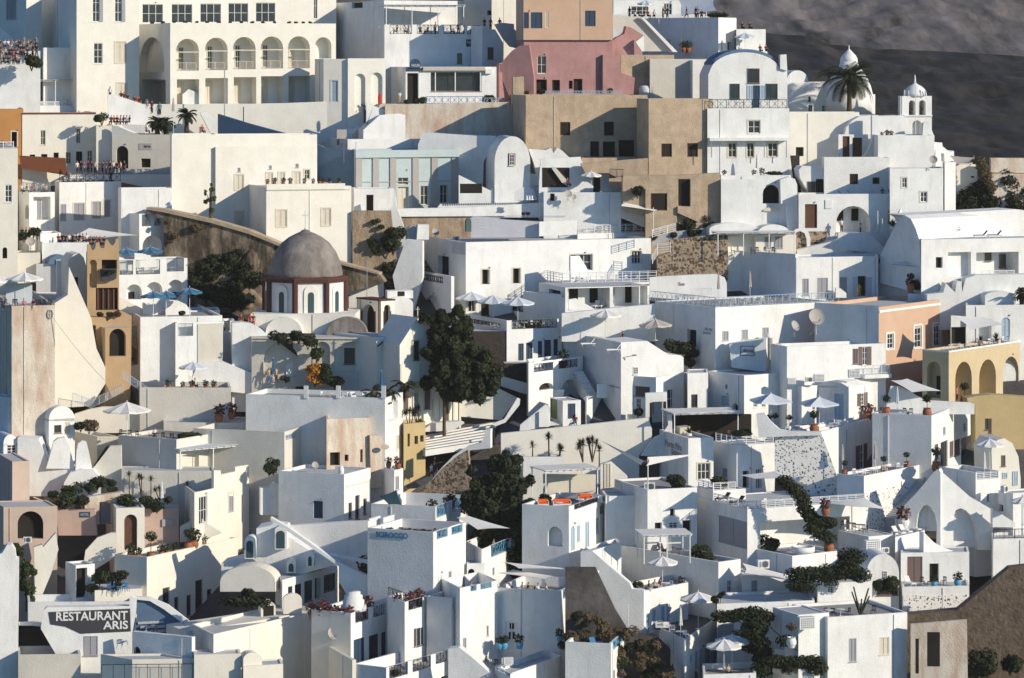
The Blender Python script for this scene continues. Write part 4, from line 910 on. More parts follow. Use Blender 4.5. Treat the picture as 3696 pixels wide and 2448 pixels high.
o=inst('redshield',lambda:(lambda m_:(m_.lathe(Z3,[(.02,0),(.28,.1),(.36,.6),(.36,1.1),(.2,1.5),(.02,1.55)],14),m_.build('garment_rack','cush_red'))[1])(MB()),on(FC,1115,-.2,FC.zt-.1));o.scale=(.7,.3,1);lab(o,'round red cloth display leaning in the right blind arch','cloth display')
slab('stained cream retaining wall with drip marks',[(1160,905),(1400,890),(2222,872),(2262,1000),(2262,1230),(1160,1230)],1190,y=4,th=.6,m='peel',dy=-1.0)
stairs('short flight of white steps beside the dark statue',880,1160,1010,1040,2.0,6,dy=1.0)
S2=slab('white wall rising beside the steps and dark statue',[(1000,875),(1060,905),(1250,965),(1110,985),(975,1120),(975,1190),(1000,1040)],1190,y=10,th=.3,m='white',dy=-.8)
st=MB();st.lathe(Z3,[(.16,0),(.17,.1),(.1,.15),(.12,.8),(.16,1.5),(.13,1.9),(.18,2.1),(.14,2.35),(.05,2.5)],10);st.bar((0,0,2.2),(-.45,0,2.55),.1,.12,8)
thing(MB(),'x','black','x','x',Z3)if False else None
o=st.build('statue','canvas_dark');o.location=at(985,1050,.5);tag(o,'dark slender statue standing at the top of the white steps','statue')
R3=slab('bright white gabled roof house below the stained wall',[(975,1150),(975,1110),(1115,985),(1280,972),(1560,1030),(1850,1140),(1850,1250),(975,1250)],1290,y=14,th=3.5,m='white',dy=.5,nm='house',cat='house')
flush(R3,[(1392,1158,1432,1215,'w')]);
for x in(1505,1555):person(on(R3,x,4.5,R3.R.hit(x,1000)[1]-.5),'sit',.4,'maroon','navy','person seated above the bright white gabled roof')
h('low white block with flat shaded roof behind the pale blue hall',570,840,1740,1190,1500,y=16,m='white',p=.3,d=4,dy=2.5)
slab('small dark skylight frame standing on the low white block',[(748,1108),(832,1108),(832,1240),(748,1240)],1240,y=10,th=.3,m='pilaster',nm='skylight',cat='skylight',dy=.4)
for x in(590,715):trims(CUR,x-22,1108,x+22,1160,'grey',.3,'chimney')if False else None
h('pale turquoise hall with grey pilasters and arched doorway',880,905,1785,1288,1800,[(1272,1470,1358,1578,'^W',.4),(1272,1598,1362,1790,'c',.4),(1465,1590,1530,1752,'W',.3),(1630,1578,1695,1738,'W',.3),(1120,1605,1190,1640,'W',.3)],y=22,m='paleblue',p=.5,d=8,dy=.5,nm='hall',fl='blueshade')
NC=CUR
for x0,x1 in((908,960),(1052,1106),(1200,1252),(1392,1446),(1555,1608),(1728,1783)):trims(NC,x0,1350,x1,1800,'pilaster',.18,'pilaster')
trims(NC,903,1282,1787,1345,'paleblue',.35,'entablature');trims(NC,903,1548,1787,1556,'pilaster',.1,'string_course')
slab('arched',archout(1262,1368,1500,1440,1520),1800,parent=NC,at=NC.Y-.02,x0=905,y=22,th=.02,m='paleblue',pn='arch_moulding')
pole(pt(915,1280,NC.Y+.6),.9,'topped corner of the pale blue hall','whitemetal',.1,'roof ornament')
ant(at(808,1400,0,NC.Y),'by the dark skylight left of the pale blue hall')
T(2,0)
h('shaded grey house behind the pink house at the top',-300,-60,152,-90,500,[(-100,90,-50,130,'k')],y=60,m='greige',p=.2,dy=4)
h('tall orange-topped pink house with dark blue windows',148,215,972,-90,900,[(188,106,372,243,'b'),(398,100,426,240,'c'),(738,92,828,226,'b'),(328,478,406,630,'W'),(322,680,412,800,'K'),(458,684,524,790,'K'),(600,690,632,760,'k'),(640,675,715,800,'k')],y=10,m='pink',p=.1,d=8,nm='pink_house')
PK=CUR
UP=h('orange stucco upper storey box of the pink house',148,212,974,-92,342,[(188,106,258,243,'b'),(274,106,372,243,'b'),(398,100,426,240,'c'),(738,92,828,226,'b')],y=10,m='apricot',p=.1,d=7,dy=0,ext=0)
dlt=PK.Y-.5-UP.Y;UP.root.location.y+=dlt;k_=(PK.Y-.5)/UP.Y;UP.root.scale=(k_,k_,k_);UP.root.location=tuple(Vector(UP.org)*k_)
trims(PK,215,240,900,330,'apricot',.3,'balcony')
slab('curving pink stair wall right of the pink house',[(890,470),(930,380),(1010,320),(1075,290),(1090,225),(1130,235),(1235,300),(1180,360),(1228,440),(1228,480),(890,480)],800,y=14,th=1.2,m='pink',dy=1.5)
slab('white curved stair parapet behind the pink stair wall',[(1170,360),(1240,305),(1245,440),(1225,440)],800,y=14,th=.4,m='white',dy=1.2)
slab('small pink pyramid gable right of the curving stair wall',[(1285,335),(1375,335),(1500,445),(1285,445)],640,y=14,th=2,m='pink',dy=2.0)
slab('pink buttress wall with dark planting left of the tan tower',[(890,470),(1040,470),(1040,620),(1165,665),(1150,820),(890,820)],830,y=14,th=1.5,m='pink',dy=-.8)
slab('pink garden wall at the left of the pink house',[(100,450),(120,430),(180,392),(262,385),(300,660),(300,830),(90,830),(15,640),(0,560)],830,y=-15,th=.8,m='pink',dy=-1.5)
h('dark shed with shutter at the foot of the pink garden wall',-60,5,95,540,860,[(10,550,90,620,'k')],y=20,m='pink',p=.05,d=3,dy=-.5)
TT=[(15,785,90,830)]
h('terrace platform of the pink house edged by a red lattice rail',100,110,1130,808,900,y=8,m='tan',p=.05,d=5,dy=-1.2)
PT=CUR;rail(PT,400,1050,hgt=.45,st='Q')
bush(on(PT,370,1),'on the red-railed terrace below the pink house window',.6,'leafdark',seed=1);bush(on(PT,240,.6),'at the left end of the red-railed terrace',.4,'flower',seed=2,adj='red flowering');bush(on(PT,950,1.2),'against the shaded pink buttress',.8,'leafdark',seed=3)
o=tree('tall dark climbing shrub against the pink buttress',950,760,2.5,[(0,0,1.6,.5),(.3,0,2.3,.35),(-.3,0,1,.5)],1.6,'leafdark',500,.13,4,cat='shrub',name='shrub')
h('large tan stucco house with red-framed windows, right half',1180,1282,1828,846,1760,[(1390,1228,1480,1342,'m'),(1612,1224,1702,1342,'m')],y=12,m='tan',p=.15,d=8,dy=-3)
TN=CUR
h('tan stucco house with a dark stair recess, left half',120,232,1272,815,1700,[(525,1044,612,1158,'m'),(900,1040,986,1160,'m'),(782,1208,860,1345,'m'),(890,1210,996,1345,'m'),(1026,1198,1160,1345,'m'),(1186,1218,1226,1340,'m')],y=10,m='tan',p=.15,d=7,dy=1.2)
TL=CUR
slab('narrow tan chimney pier left of the tan house',[(122,660),(215,655),(218,830),(235,850),(235,1200),(122,1200)],1200,y=8,th=1.2,m='tan',dy=.2)
slab('tan corner buttress casting a narrow shadow on the tan house',[(232,818),(310,818),(310,1180),(232,1180)],1240,y=8,th=2.0,m='tan',dy=-1.5)
h('low tan terrace base under the recessed tan facade',700,712,1272,1350,1700,y=10,m='tan',p=.2,d=5,dy=-3.0)
h('upper tan block with pale patch below the pink pyramid',1040,1043,1500,470,860,[],y=10,m='tan',p=.1,d=6,dy=1.5)
h('grey-green rough block with blank walls above the tan house',1285,1292,1800,505,860,[(1190,730,1320,840,'k')],y=10,m='greige',p=.1,d=5,dy=.4)
h('white cube house with dark blue shutter beside the vaulted house',1600,1658,1890,515,900,[(1738,650,1840,768,'b')],y=10,m='white2',p=.1,d=6,dy=.8)
domeO('pale round water tank on the tan roof',1258,840,[(60,845),(62,760),(50,735),(0,725)],'white',20,dy=.8,cat='water tank',nm='water_tank')
slab('narrow white lit edge wall at the right of the tan house',[(1785,780),(1825,770),(1858,1140),(1830,1140),(1822,850)],1200,y=20,th=.6,m='white',dy=-2.5)
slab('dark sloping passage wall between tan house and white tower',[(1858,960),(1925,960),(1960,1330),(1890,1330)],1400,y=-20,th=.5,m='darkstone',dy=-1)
ant(at(1560,460,1),'on the tan roof below the wedding terrace',1.1)
for x in(1580,1620):pots([at(x,450,1.5)],'on the roof below the wedding terrace',0,sc=1.6)
h('white building with reception terrace on its roof',1190,1878,2032,150,520,[(1900,345,1918,450,'w'),(1955,360,1990,440,'k'),(1425,336,1472,380,'c')],y=58,m='white',p=.3,dy=1.5,fl='paving',d=6)
WT=CUR
slab('grey stone stair flank left of the reception terrace',[(975,135),(1210,145),(1500,440),(1230,440),(1230,300),(1090,225),(975,250)],700,y=8,th=.8,m='greige',dy=2.2)
slab('white slanted coping beside the grey stair flank',[(1210,145),(1240,150),(1530,445),(1490,445)],700,y=8,th=.5,m='white',dy=2.0)
h('small white pavilion with awning at the reception terrace',975,980,1560,0,140,[(1130,55,1280,130,'G'),(1410,30,1480,130,'G')],y=8,p=.1,d=4,dy=9)
sail('pale draped canopy at the end of the reception terrace',[pt(1540,0,470),pt(1840,-20,468),pt(1862,90,466),pt(1560,140,468)],'canvas_pale',.3,'canopy','canopy')
random.seed(8)
for x,c1,ps in((1118,'black','stand'),(1200,'black','sit'),(1245,'maroon','sit'),(1275,'maroon','sit'),(1405,'black','stand'),(1442,'navy','stand'),(1605,'black','walk'),(1685,'navy','stand'),(1700,'blue','stand'),(1735,'black','sit'),(1330,'white','sit'),(1165,'white','sit')):
 person(at(x,160,0,WT.Y+6),ps,random.uniform(-1.5,1.5),c1,'black','wedding guest in %s on the rooftop reception terrace'%COLN[c1])
h('long white parapet of the rooftop reception terrace',972,976,1800,122,160,y=2,p=.3,d=5,dy=7.0,fl='paving')
WQ=CUR
umb(pt(1258,160,WT.Y+5.5),'standing among the wedding guests','canvas_pale',1.3,2.2)
bush(at(1880,150,3),'on the right end of the reception terrace',1.0,'leafdark',sq=(2,1,.5),seed=7)
pole(at(1775,155,2),3,'at the right end of the reception canopy','whitemetal',.06)
h('white block with roof guests and parasol right of the reception terrace',2025,2032,2282,250,520,[(1940,345,1990,445,'k')],y=15,m='white',p=.3,d=6,dy=2.5)
h('white terrace block with dark doorway under the pale parasol',1880,1900,2295,440,620,y=15,m='white',p=.3,d=6,dy=.8)
WB=CUR
umb(on(WB,2105,2.0),'above the vaulted house terrace','canvas_pale',1.6,2.4)
for x,c1 in((2060,'white'),(2235,'maroon'),(2285,'maroon')):person(on(WB,x,1.0),'sit',.5,c1,'navy','person in %s top on the terrace above the vaulted house'%COLN[c1])
for x in(2080,2145):person(at(x,262,4),'sit',.5,'black','black','person in black on the upper white roof by the dark cliff')
T(3,0)
h('white row house wall left of the barrel-fronted blue-shuttered house',-1180,-1160,-960,430,900,y=10,p=.1)if False else None
V1=slab('white barrel-topped house with blue shutters and balcony',[(-330,930),(-330,640),(-322,620)]+[(-15-300*math.cos(math.pi*i/16),620-172*math.sin(math.pi*i/16))for i in range(1,16)]+[(300,600),(345,610),(345,930)],1380,y=8,th=6,m='white',nm='house',cat='house',dy=.5)
flush(V1,[(2,585,108,712,'o'),(-146,716,-62,845,'t'),(160,716,262,845,'t'),(52,730,108,922,'b'),(0,730,50,850,'v'),(110,730,155,850,'v')])
slab('x',[(-320,640),(-300,560)]+[(-15-310*math.cos(math.pi*i/16),610-190*math.sin(math.pi*i/16))for i in range(2,14)]+[(240,520),(-15,480),(-200,520)],1380,parent=V1,at=V1.Y+.6,x0=-330,y=8,th=5.2,m='blueshade',pn='roof')
h('white two-storey block with balcony below the barrel-topped house',-345,-338,362,928,1820,[(10,1030,112,1140,'w+'),(0,1222,60,1345,'W+'),(180,1222,262,1340,'W+'),(-160,1222,-90,1345,'W+')],y=8,p=.1,d=7,dy=-.4)
VB=CUR;rail(VB,-322,340,hgt=1.15,st='R');rail(VB,-322,340,hgt=1.12,st='r',d=.14)if False else None
trims(VB,-335,1178,345,1202,'white',1.3,'canopy')
for x in(-320,130,318):trims(VB,x-3,1202,x+4,1345,'metal',.05,'canopy_post',d=-1.2)
o=inst(('tb','wood',False),b_table('wood'),on(VB,-60,.7,VB.zt),0);lab(o,'dark table on the balcony of the barrel-topped house','table')
for s,pts in enumerate([[(262,470),(340,465),(346,600),(290,580)]]):slab('tall white chimney stub right of the barrel roof',[(285,470),(338,465),(345,605),(285,590)],1380,y=8,th=1,m='white',dy=1.5,nm='chimney',cat='chimney')
h('white terrace block with railing panels and folded parasol',-224,-222,376,1500,2061,y=6,p=.3,d=4,dy=3)
if True:
 VT=CUR;VT.root['label']='white terrace block with low pillars below the barrel-topped house'
cumb(on(VT,88,.8),'on the white terrace below the barrel-topped house','canvas',3.0)
for x in(-280,-190,60,130):pots([on(VT,x,.8)],'on the white terrace below the barrel-topped house',0,'flower' if x<0 else 'leaf','frame')
slab('dark canopy panel on the white terrace',[(128,1345),(355,1345),(332,1460),(140,1450)],1470,y=8,th=1.2,m='metal',dy=-1.4,nm='planter_screen',cat='screen')
bush(on(VT,240,.5,VT.zt),'trimmed along the white terrace railing',.7,'leafdark',sq=(2,1,.5),seed=7)
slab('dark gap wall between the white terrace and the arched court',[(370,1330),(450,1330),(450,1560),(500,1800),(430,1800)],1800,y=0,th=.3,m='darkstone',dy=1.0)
slab('white barrel vault roof behind the barrel-topped house',archout(340,525,700,602,760),960,y=12,th=6,m='white',dy=4,nm='house',cat='house')
h('white house group with small blue windows behind the palm',340,345,790,702,1000,[(525,825,545,875,'b'),(525,900,560,985,'b'),(640,898,685,958,'w'),(700,898,716,958,'k')],y=10,p=.2,d=7,dy=2.0)
CD=domeO('white domed church half hidden by the palm',872,975,[(212,975),(212,812),(204,806),(196,770),(182,720),(156,665),(120,610),(84,560),(74,525),(0,515)],'white',28,dy=3,cat='church',nm='church')
dome_part(CD,872,[(76,540),(72,500),(55,470),(34,450),(22,435),(5,420),(4,390),(0,388)],'white',16,'lantern',dY=.0)
tt=MB();
h('flat white church base right of the palm',795,930,1096,808,1010,[(835,880,915,965,'k')],y=28,p=.1,d=5,dy=1.2)
h('large white wall with diagonal stair parapet below the palm',352,358,960,962,1500,[(418,1258,486,1336,'k')],y=8,p=.1,d=7,dy=1.0,m='warm')
slab('white diagonal stair parapet climbing to the church',[(588,1235),(625,1205),(780,1130),(950,1000),(1030,985),(1060,1150),(1060,1380),(430,1400),(430,1355),(590,1330)],1440,y=8,th=1.2,m='white',dy=.0)
o=inst(('palm',77),b_palm(77,4.6,4.8,60),at(875,965,0,Yg(1100)),0);lab(o,'tall palm tree with drooping dark fronds by the domed church','palm tree')
h('white porch house with two brown doors below the bell tower',775,782,1060,1150,1440,[(818,1165,878,1352,'d'),(902,1178,986,1352,'d')],y=8,p=.1,d=4,dy=-1.6)
slab('white half-vault roof above the brown doors',[(835,1148),(850,1090),(900,1030),(960,995),(1070,985),(1125,985),(1125,1160),(835,1160)],1440,y=8,th=5,m='white',dy=-1.0,nm='house',cat='house')
slab('white spur wall sweeping down beside the brown doors',[(1070,985),(1125,985),(1125,1400),(975,1370),(1040,1280),(1070,1200)],1440,y=8,th=.8,m='white',dy=-2.6)
slab('long white vaulted chapel body left of the bell tower',[(1120,995),(1330,988),(1380,1020),(1400,1170),(1120,1170)],1440,y=8,th=5,m='white',dy=-.6,nm='chapel',cat='chapel')
h('broad white wall house beneath the bell tower',1080,1120,1602,1158,1660,y=8,p=.3,d=6,dy=-2.2)
BW=CUR
for x in(1155,1200,1235):pots([on(BW,x,.6,BW.zt-.3)],'on the wall top left of the bell tower',0,sc=.8)
YB=Yg(1440)-1.2
h('white bell tower with arched openings and small cupola',1292,1312,1580,822,1200,[(1384,858,1438,985,'^n',2.2),(1472,856,1528,985,'^n',2.2),(1414,1028,1492,1160,'^n',1.2)],y=10,p=.05,d=4,dy=0,nm='bell_tower',cat='bell tower',ext=3)
BT=CUR
BT.k=BT.Y/F/2.368
for x in(1411,1500):flush(BT,[(x-22,905,x+24,984,'k')],d=2.15)
dome_part(BT,1436,[(102,822),(100,800),(86,765),(60,740),(26,722),(12,712),(8,690),(4,650),(0,634)],'white',20,'cupola',dY=1.6)
for x in(1345,1380,1485,1525):dome_part(BT,x,[(7,822),(7,780),(3,770)],'grey',6,'cupola_rib',dY=.2)
trims(BT,1300,984,1582,996,'white',.18,'cornice')
for x in(1411,1500):mb=MB();t,z=BT.R.hit(x,930);c=BT.R.w(t,z,.9);mb.lathe(c,[(.02,.32),(.12,.28),(.18,.1),(.26,-.12),(.3,-.15)],14);mb.build('bell','wood',BT.root,BT.org)
pole(pt(1442,1160,BT.Y-1),7.2,'in front of the bell tower','whitemetal',.05)
slab('low white buttress at the foot of the bell tower',[(1510,1050),(1555,1045),(1600,1165),(1600,1185),(1500,1165)],1440,y=8,th=1.0,m='white',dy=-2.8)
h('white house right of the chapel with long shaded roof edge',1210,1222,1678,1440,2000,[(1325,1520,1366,1605,'w+'),(1482,1640,1540,1728,'w+')],y=8,p=.1,d=6,dy=-3.2)
h('white rounded outbuilding right of the bell tower wall',1600,1610,1770,1296,1560,[(1655,1310,1688,1380,'^k')],y=20,p=.1,d=5,dy=-.5)
slab('sloping white end gable with small vault right of the chapel',[(1602,1215),(1668,1220),(1672,1250),(1730,1300),(1730,1560),(1602,1560)],1560,y=12,th=4,m='white',dy=.0,nm='house',cat='house')
h('plain white block with utility pipes at the right edge of town',1672,1690,1784,1388,1880,y=20,p=.1,d=5,dy=-2.5)
h('cream flat building with sagging awning beside the tan wall',1782,1790,1968,1405,1700,[(1915,1506,1948,1520,'k')],y=8,p=.1,d=6,dy=-1,m='warm')
sail('brown sagging awning over the cream flat building',[pt(1735,1330,Yg(1700)),pt(1942,1348,Yg(1700)-1),pt(1900,1396,Yg(1700)-3),pt(1780,1402,Yg(1700)-3)],'canvas_beige',.3)
pole(at(1940,1400,-1,Yg(1700)-1),1.0,'holding the brown awning','metal')
dish(pt(1592,1440,Yg(2000)-3),'against the wall below the bell tower',0,1.2);ant(pt(1610,1440,Yg(2000)-3),'beside the grey dish below the bell tower',.8)
pole(pt(1590,1830,Yg(1900)-3.6),7.5,'tall beside the grey dish','whitemetal',.05)
slab('long tan wall with weathered coping at the right edge',[(2085,1350),(2400,1352),(2600,1352),(2600,1485),(2400,1480),(2085,1475)],1900,y=3,th=.8,m='peel',dy=2)
slab('lower tan wall beneath the weathered coping',[(2088,1484),(2600,1486),(2600,1800),(2088,1800)],1900,y=3,th=.8,m='peel',dy=1.6)
for i in range(6):bush(at(1980+i*24,1420+i*45,0,Yg(1900)+1.5),'dry and scrubby beside the tan wall',.9,'dry',seed=i%3,adj='brown')
tree('dark spreading pine clump at the right edge, behind the vaulted roof',2050,1800,1,[(-3.8,0,1.2,1.5,.8),(-2,-1,1.6,1.7,.8),(0,0,2.3,2.2,.8),(2.5,0,3.4,2.4,.9),(4.5,0,2.6,2.3,.9),(1,-1,.8,2.2,.7),(4,-1,.8,2.4,.7),(-2,-2,.2,1.7,.7),(7,0,2.4,2.4)],2,'leafdark',9000,.2,5)
tree('small dark bush tree left of the pine clump',1715,1740,0,[(0,0,.8,.8),(.5,0,1.2,.7)],1,'leafdark',900,.14,6)
T(0,1)
h('white two-storey house with grey louvred shutters',470,508,1032,138,640,[(516,325,566,465,'g'),(632,318,720,458,'g+'),(790,305,862,442,'g+'),(890,292,940,428,'g+')],y=22,m='white',p=.5,d=6,dy=0)
HB=CUR
rail(HB,510,1030,hgt=1.0,st='R')
random.seed(41)
for i in range(9):x=540+i*52;bush(on(HB,x,.7,HB.zt-.3),'among the tables on the terrace with the dark lattice rail',.4,'leaf',seed=i%3)
tables(HB,'on the terrace with the dark lattice rail',[560,640,720,800,880,950],1.5,z=HB.zt-.3)
chairs(HB,'on the terrace with the dark lattice rail',[540,590,665,700,760,830,860,910,980],1.6,z=HB.zt-.3)
person(on(HB,945,.8,HB.zt-.3),'stand',.3,'black','black','person in black standing at the end of the dark lattice rail')
h('white porch house with grey glass balcony at the far left',160,250,468,226,700,[(285,262,432,460,'n',1.2),(215,330,245,450,'^k')],y=28,m='white',p=.3,d=6,dy=-.2)
HC=CUR
rail(HC,255,430,hgt=1.2,st='f');rail(HC,166,245,hgt=1.2,st='f')
flush(HC,[(345,290,380,455,'g')],d=1.2)
random.seed(42)
for i in range(6):x=185+i*42;person(on(HC,x,1.5,HC.zt-.3),'sit',random.uniform(-1,1),['white','black','red','white','grey','beige'][i],'navy','guest seated behind the grey glass balcony',group='guests behind the grey glass balcony')
bush(on(HC,375,.8,HC.zt-.3),'behind the grey glass balcony',.5,'leaf')
h('white cube house with dark brick-red gable and standing visitors',1010,1036,1470,190,1000,[],y=14,m='white',p=.1,d=6,dy=1.3)
slab('small dark gable triangle on the white terrace house',[(1038,190),(1040,140),(1200,172),(1350,188)],620,y=14,th=.5,m='maroon',dy=1.0,nm='gable',cat='gable')
slab('orange painted wedge wall behind the standing visitors',[(1068,308),(1270,345),(1262,385),(1072,378)],520,y=14,th=.5,m='mustard',dy=-.5)
person(at(1248,370,-1,Yg(520)-1),'stand',.2,'teal','grey','person in turquoise top on the brown ramp');person(at(1288,362,0,Yg(520)-1.2),'lift',.2,'black','navy','person in black top holding a camera above the brown ramp')
person(at(1398,380,0,Yg(520)-1.0),'stand',.2,'red','maroon','person in red top standing alone on the brown ramp')
RW=slab('long weathered brown ramp wall with rock face below',[(1250,358),(1400,372),(1800,460),(2130,555),(2400,672),(2800,800),(3240,920),(3285,990),(3240,1010),(2900,1100),(2600,1300),(1900,1300),(1600,1250),(1400,1200),(1400,450),(1250,380)],1100,y=-8,th=2,m='rock',dy=2.0,nm='rock_wall',cat='rock wall')
trm=slab('x',[(1250,352),(1400,366),(1800,453),(2130,548),(2400,664),(2800,792),(3240,912),(3240,928),(2800,812),(2400,690),(2130,580),(1800,485),(1400,395),(1250,372)],1100,parent=RW,at=RW.Y-.3,x0=1250,y=-8,th=2.2,m='tan',pn='coping')
random.seed(6)
rk=MB()
from mathutils import noise as _nn
def boulder(label,x,y,Y,r,m='rock',sq=(1,.7,1),seed=0,n=3):
 bm=bmesh.new();bmesh.ops.create_icosphere(bm,subdivisions=4,radius=r)
 for v in bm.verts:k=1+.28*_nn.fractal(v.co/r*1.3+Vector((seed,0,0)),1,2,4);v.co=Vector((v.co.x*sq[0],v.co.y*sq[1],v.co.z*sq[2]))*k
 me=bpy.data.meshes.new('rock');bm.to_mesh(me);bm.free();me.materials.append(MAT[m])
 for p in me.polygons:p.use_smooth=True
 o=bpy.data.objects.new('rock',me);C.objects.link(o);o.location=pt(x,y,Y);return tag(o,label,'rock')
boulder('rounded dark brown rock bulge left of the big brown dome',2170,800,RW.Y-.6,2.6,'rock',(1,.6,1.1),1)
boulder('brown rock outcrop in shadow below the bulge',1850,1050,RW.Y-.6,2.8,'tan2',(1.3,.6,1),2)
boulder('low dark rock beside the octagonal drum',2150,1130,RW.Y-1,2.2,'tan2',(1,.6,.8),3)
slab('bluish pointed patch wall on the rock face',[(1500,900),(1500,790),(1560,680),(1650,590),(1760,680),(1830,800),(1860,920),(1700,1020),(1500,1000)],1100,y=-8,th=.6,m='grey',dy=1.5,x0=1500)
for i,(x,y_,r)in enumerate(((1690,540,.9),(1830,520,.6),(1940,545,.4),(1430,480,.5),(1480,600,.7),(1450,640,.5),(1950,900,1.4),(2060,960,1.6),(1800,980,1.2),(2110,880,1.2),(1900,1080,1.4),(1700,1060,1.0),(2380,700,.6),(1750,900,1.5),(1850,860,1.5),(1980,820,1.3),(1650,1000,1.6),(1760,1130,1.8),(1880,1180,1.8),(2020,1080,1.7),(2100,1180,1.6),(1980,1200,1.8),(2180,1000,1.4),(2040,760,.9),(1600,1080,1.4))):
 bush(pt(x,y_+20,RW.Y-.9 if i<6 else RW.Y-2),'clinging to the brown rock face',r,'leafdark' if i>5 else 'dry',seed=i%4,adj='sparse dark')
tree('slender leggy sapling growing from the brown ramp coping',1800,470,0,[(0,0,1.2,.55),(-.5,0,2.6,.5),(.5,0,2.9,.45),(.2,0,3.9,.5),(-.6,0,3.6,.35),(0,0,4.5,.3)],4.2,'leaf2',420,.12,8,Y=RW.Y-.2)
h('white terrace house with arched door and dark glass balcony',1022,1190,1405,408,1000,[(1212,412,1290,525,'f'),(1318,412,1385,512,'f'),(1218,592,1382,760,'^n',1.6)],y=35,m='white',p=1.6,d=5,dy=-.6)
HD=CUR
person(on(HD,1250,.8),'stand',1,'black','black','dark figure behind the small glass balcony above the arch');chairs(HD,'behind the small glass balcony above the arch',[1340,1360],.8,'black','dark')
h('white terrace with blue parasols and glass balustrade',930,1000,1602,800,1300,[(1020,805,1138,948,'f'),(1160,800,1368,930,'f'),(1425,780,1572,900,'f'),(1080,1010,1212,1140,'^n',1.2),(1248,990,1388,1130,'^n',1.2),(1435,970,1566,1140,'^n',1.2)],y=22,m='white',p=1.9,d=6,dy=-1.2,fl='paving')
HE=CUR
HE.root['label']='white terrace house with glass balustrade and three arches'
for x in(1120,1300,1480):flush(HE,[(x,1080,x+50,1160,'k')],d=1.1)
umb(on(HE,1080,2.2),'on the upper glass-railed terrace','canvas_blue',1.5,2.7);umb(on(HE,1285,2.0),'on the upper glass-railed terrace','canvas_blue',1.6,2.8)
tables(HE,'on the glass-railed terrace with blue parasols',[1060,1190,1320,1460],1.2);chairs(HE,'on the glass-railed terrace with blue parasols',[1040,1090,1210,1280,1350,1490,1530],1.2)
for x0,x1,ya,yb_ in((1018,1095,775,830),(1150,1335,742,805)):slab('curved white divider wall on the glass-railed terrace',[(x0,yb_+60),(x0,ya),(x0+(x1-x0)*.5,ya+10),(x0+(x1-x0)*.85,ya+40),(x1,yb_),(x1,yb_+60)],1300,y=18,th=.2,m='white',dy=-.2)
h('lower white terrace block below the three arches',1000,1200,1900,1290,2000,y=14,m='white',p=.3,d=6,dy=-1.2,fl='paving')
HF=CUR;HF.root['label']='lower white terrace block with three blue parasols and curved dividers'
for x,d,hh in((1310,1.3,2.7),(1420,3.2,2.6),(1620,2.6,3.0)):umb(on(HF,x,d),'on the lower terrace below the three arches','canvas_blue',1.55,hh)
for x0,x1,ya,yb_ in((1220,1415,1165,1250),(1415,1630,1140,1240)):slab('curved white divider wall on the lower parasol terrace',[(x0,yb_+70),(x0,ya),(x0+(x1-x0)*.5,ya+10),(x0+(x1-x0)*.8,ya+40),(x1,yb_-10),(x1,yb_+70)],1700,y=18,th=.25,m='white',dy=-.8)
slab('pale diagonal wall left of the lower parasol terrace',[(1010,1110),(1100,1160),(1250,1235),(1265,1400),(1265,1620),(1010,1620)],1700,y=10,th=.4,m='warm',dy=-1.0)
h('low white pool block with bright blue water edge',1610,1625,1880,1235,1500,y=16,m='white',p=.15,d=5,dy=-.3,fl='water')
bush(on(HF,1560,.6,HF.zt),'round on the lower parasol terrace',.5,'black',seed=2);
h('white balcony box with dark glass panel and beige side',1485,1500,1905,1340,2000,[(1520,1345,1650,1475,'f')],y=20,m='white',p=1.6,d=5,dy=-1.8)
trims(CUR,1688,1345,1900,2000,'greige',.1,'render_panel')
h('white pillar terrace with dark lattice panel above the curving wall',1890,1908,2010,1325,1750,[(1915,1300,1965,1410,'R')],y=25,m='white',p=1.2,d=4,dy=-1.2)
SW=slab('sweeping white curved wall descending to the little belfry',[(1985,1340),(2060,1335),(2150,1345),(2240,1400),(2360,1500),(2440,1560),(2500,1640),(2520,1720),(2540,1740),(2540,2100),(1985,2100)],1900,y=10,th=2.4,m='white',dy=-2)
for x,c1 in((2060,'maroon'),(2140,'red'),(2165,'maroon')):person(pt(x,1385,SW.Y+2),'stand',.4,c1,'maroon','person in %s walking behind the sweeping white wall'%COLN[c1])
h('tall narrow white stub houses and roofs left of the scalloped wall',300,345,520,575,1000,y=30,m='white',p=.2,d=5,dy=-2)
h('cream low vault house with grey shutters behind the beige parasol',60,72,345,742,1200,[(265,995,338,1070,'o')],y=8,m='cream2',p=.2,d=5,dy=-1.5)
h('pale grey box house behind the white parasol',300,310,480,835,1200,y=8,m='grey',p=.2,d=5,dy=-2.0)
h('white terrace with rows of dark seated diners above the scalloped wall',340,360,760,655,1100,y=8,m='white',p=.25,d=7,dy=-2.2)
HG=CUR
random.seed(43)
for i in range(14):x=500+i*30;person(on(HG,x,.8+random.random()*1.5)if x<760 else pt(x,690,HG.Y+2),'sit',random.uniform(-2,2),random.choice(['black','maroon','navy','black','white']),'black','diner on the crowded terrace above the scalloped orange wall',group='diners above the scalloped wall')
sail('thin grey canopy over the crowded terrace',[pt(590,600,HG.Y+4),pt(760,528,HG.Y+6),pt(1180,590,HG.Y+4),pt(900,610,HG.Y+2)],'canvas',.2)
random.seed(44)
for i in range(5):person(pt(190+i*32,640,HG.Y+3),'stand',random.uniform(-2,2),random.choice(['black','maroon']),'black','person in the shaded alley by the pale yellow corner house',group='people in the shaded alley')
bush(pt(290,600,HG.Y+2.8),'in the shaded alley by the pale yellow corner house',.9,'leafdark',seed=1);bush(pt(205,640,HG.Y+2.8),'in the shaded alley by the pale yellow corner house',.9,'leafdark',seed=2)
dish(pt(262,730,HG.Y-.5),'in front of the shaded alley',0,1.3)
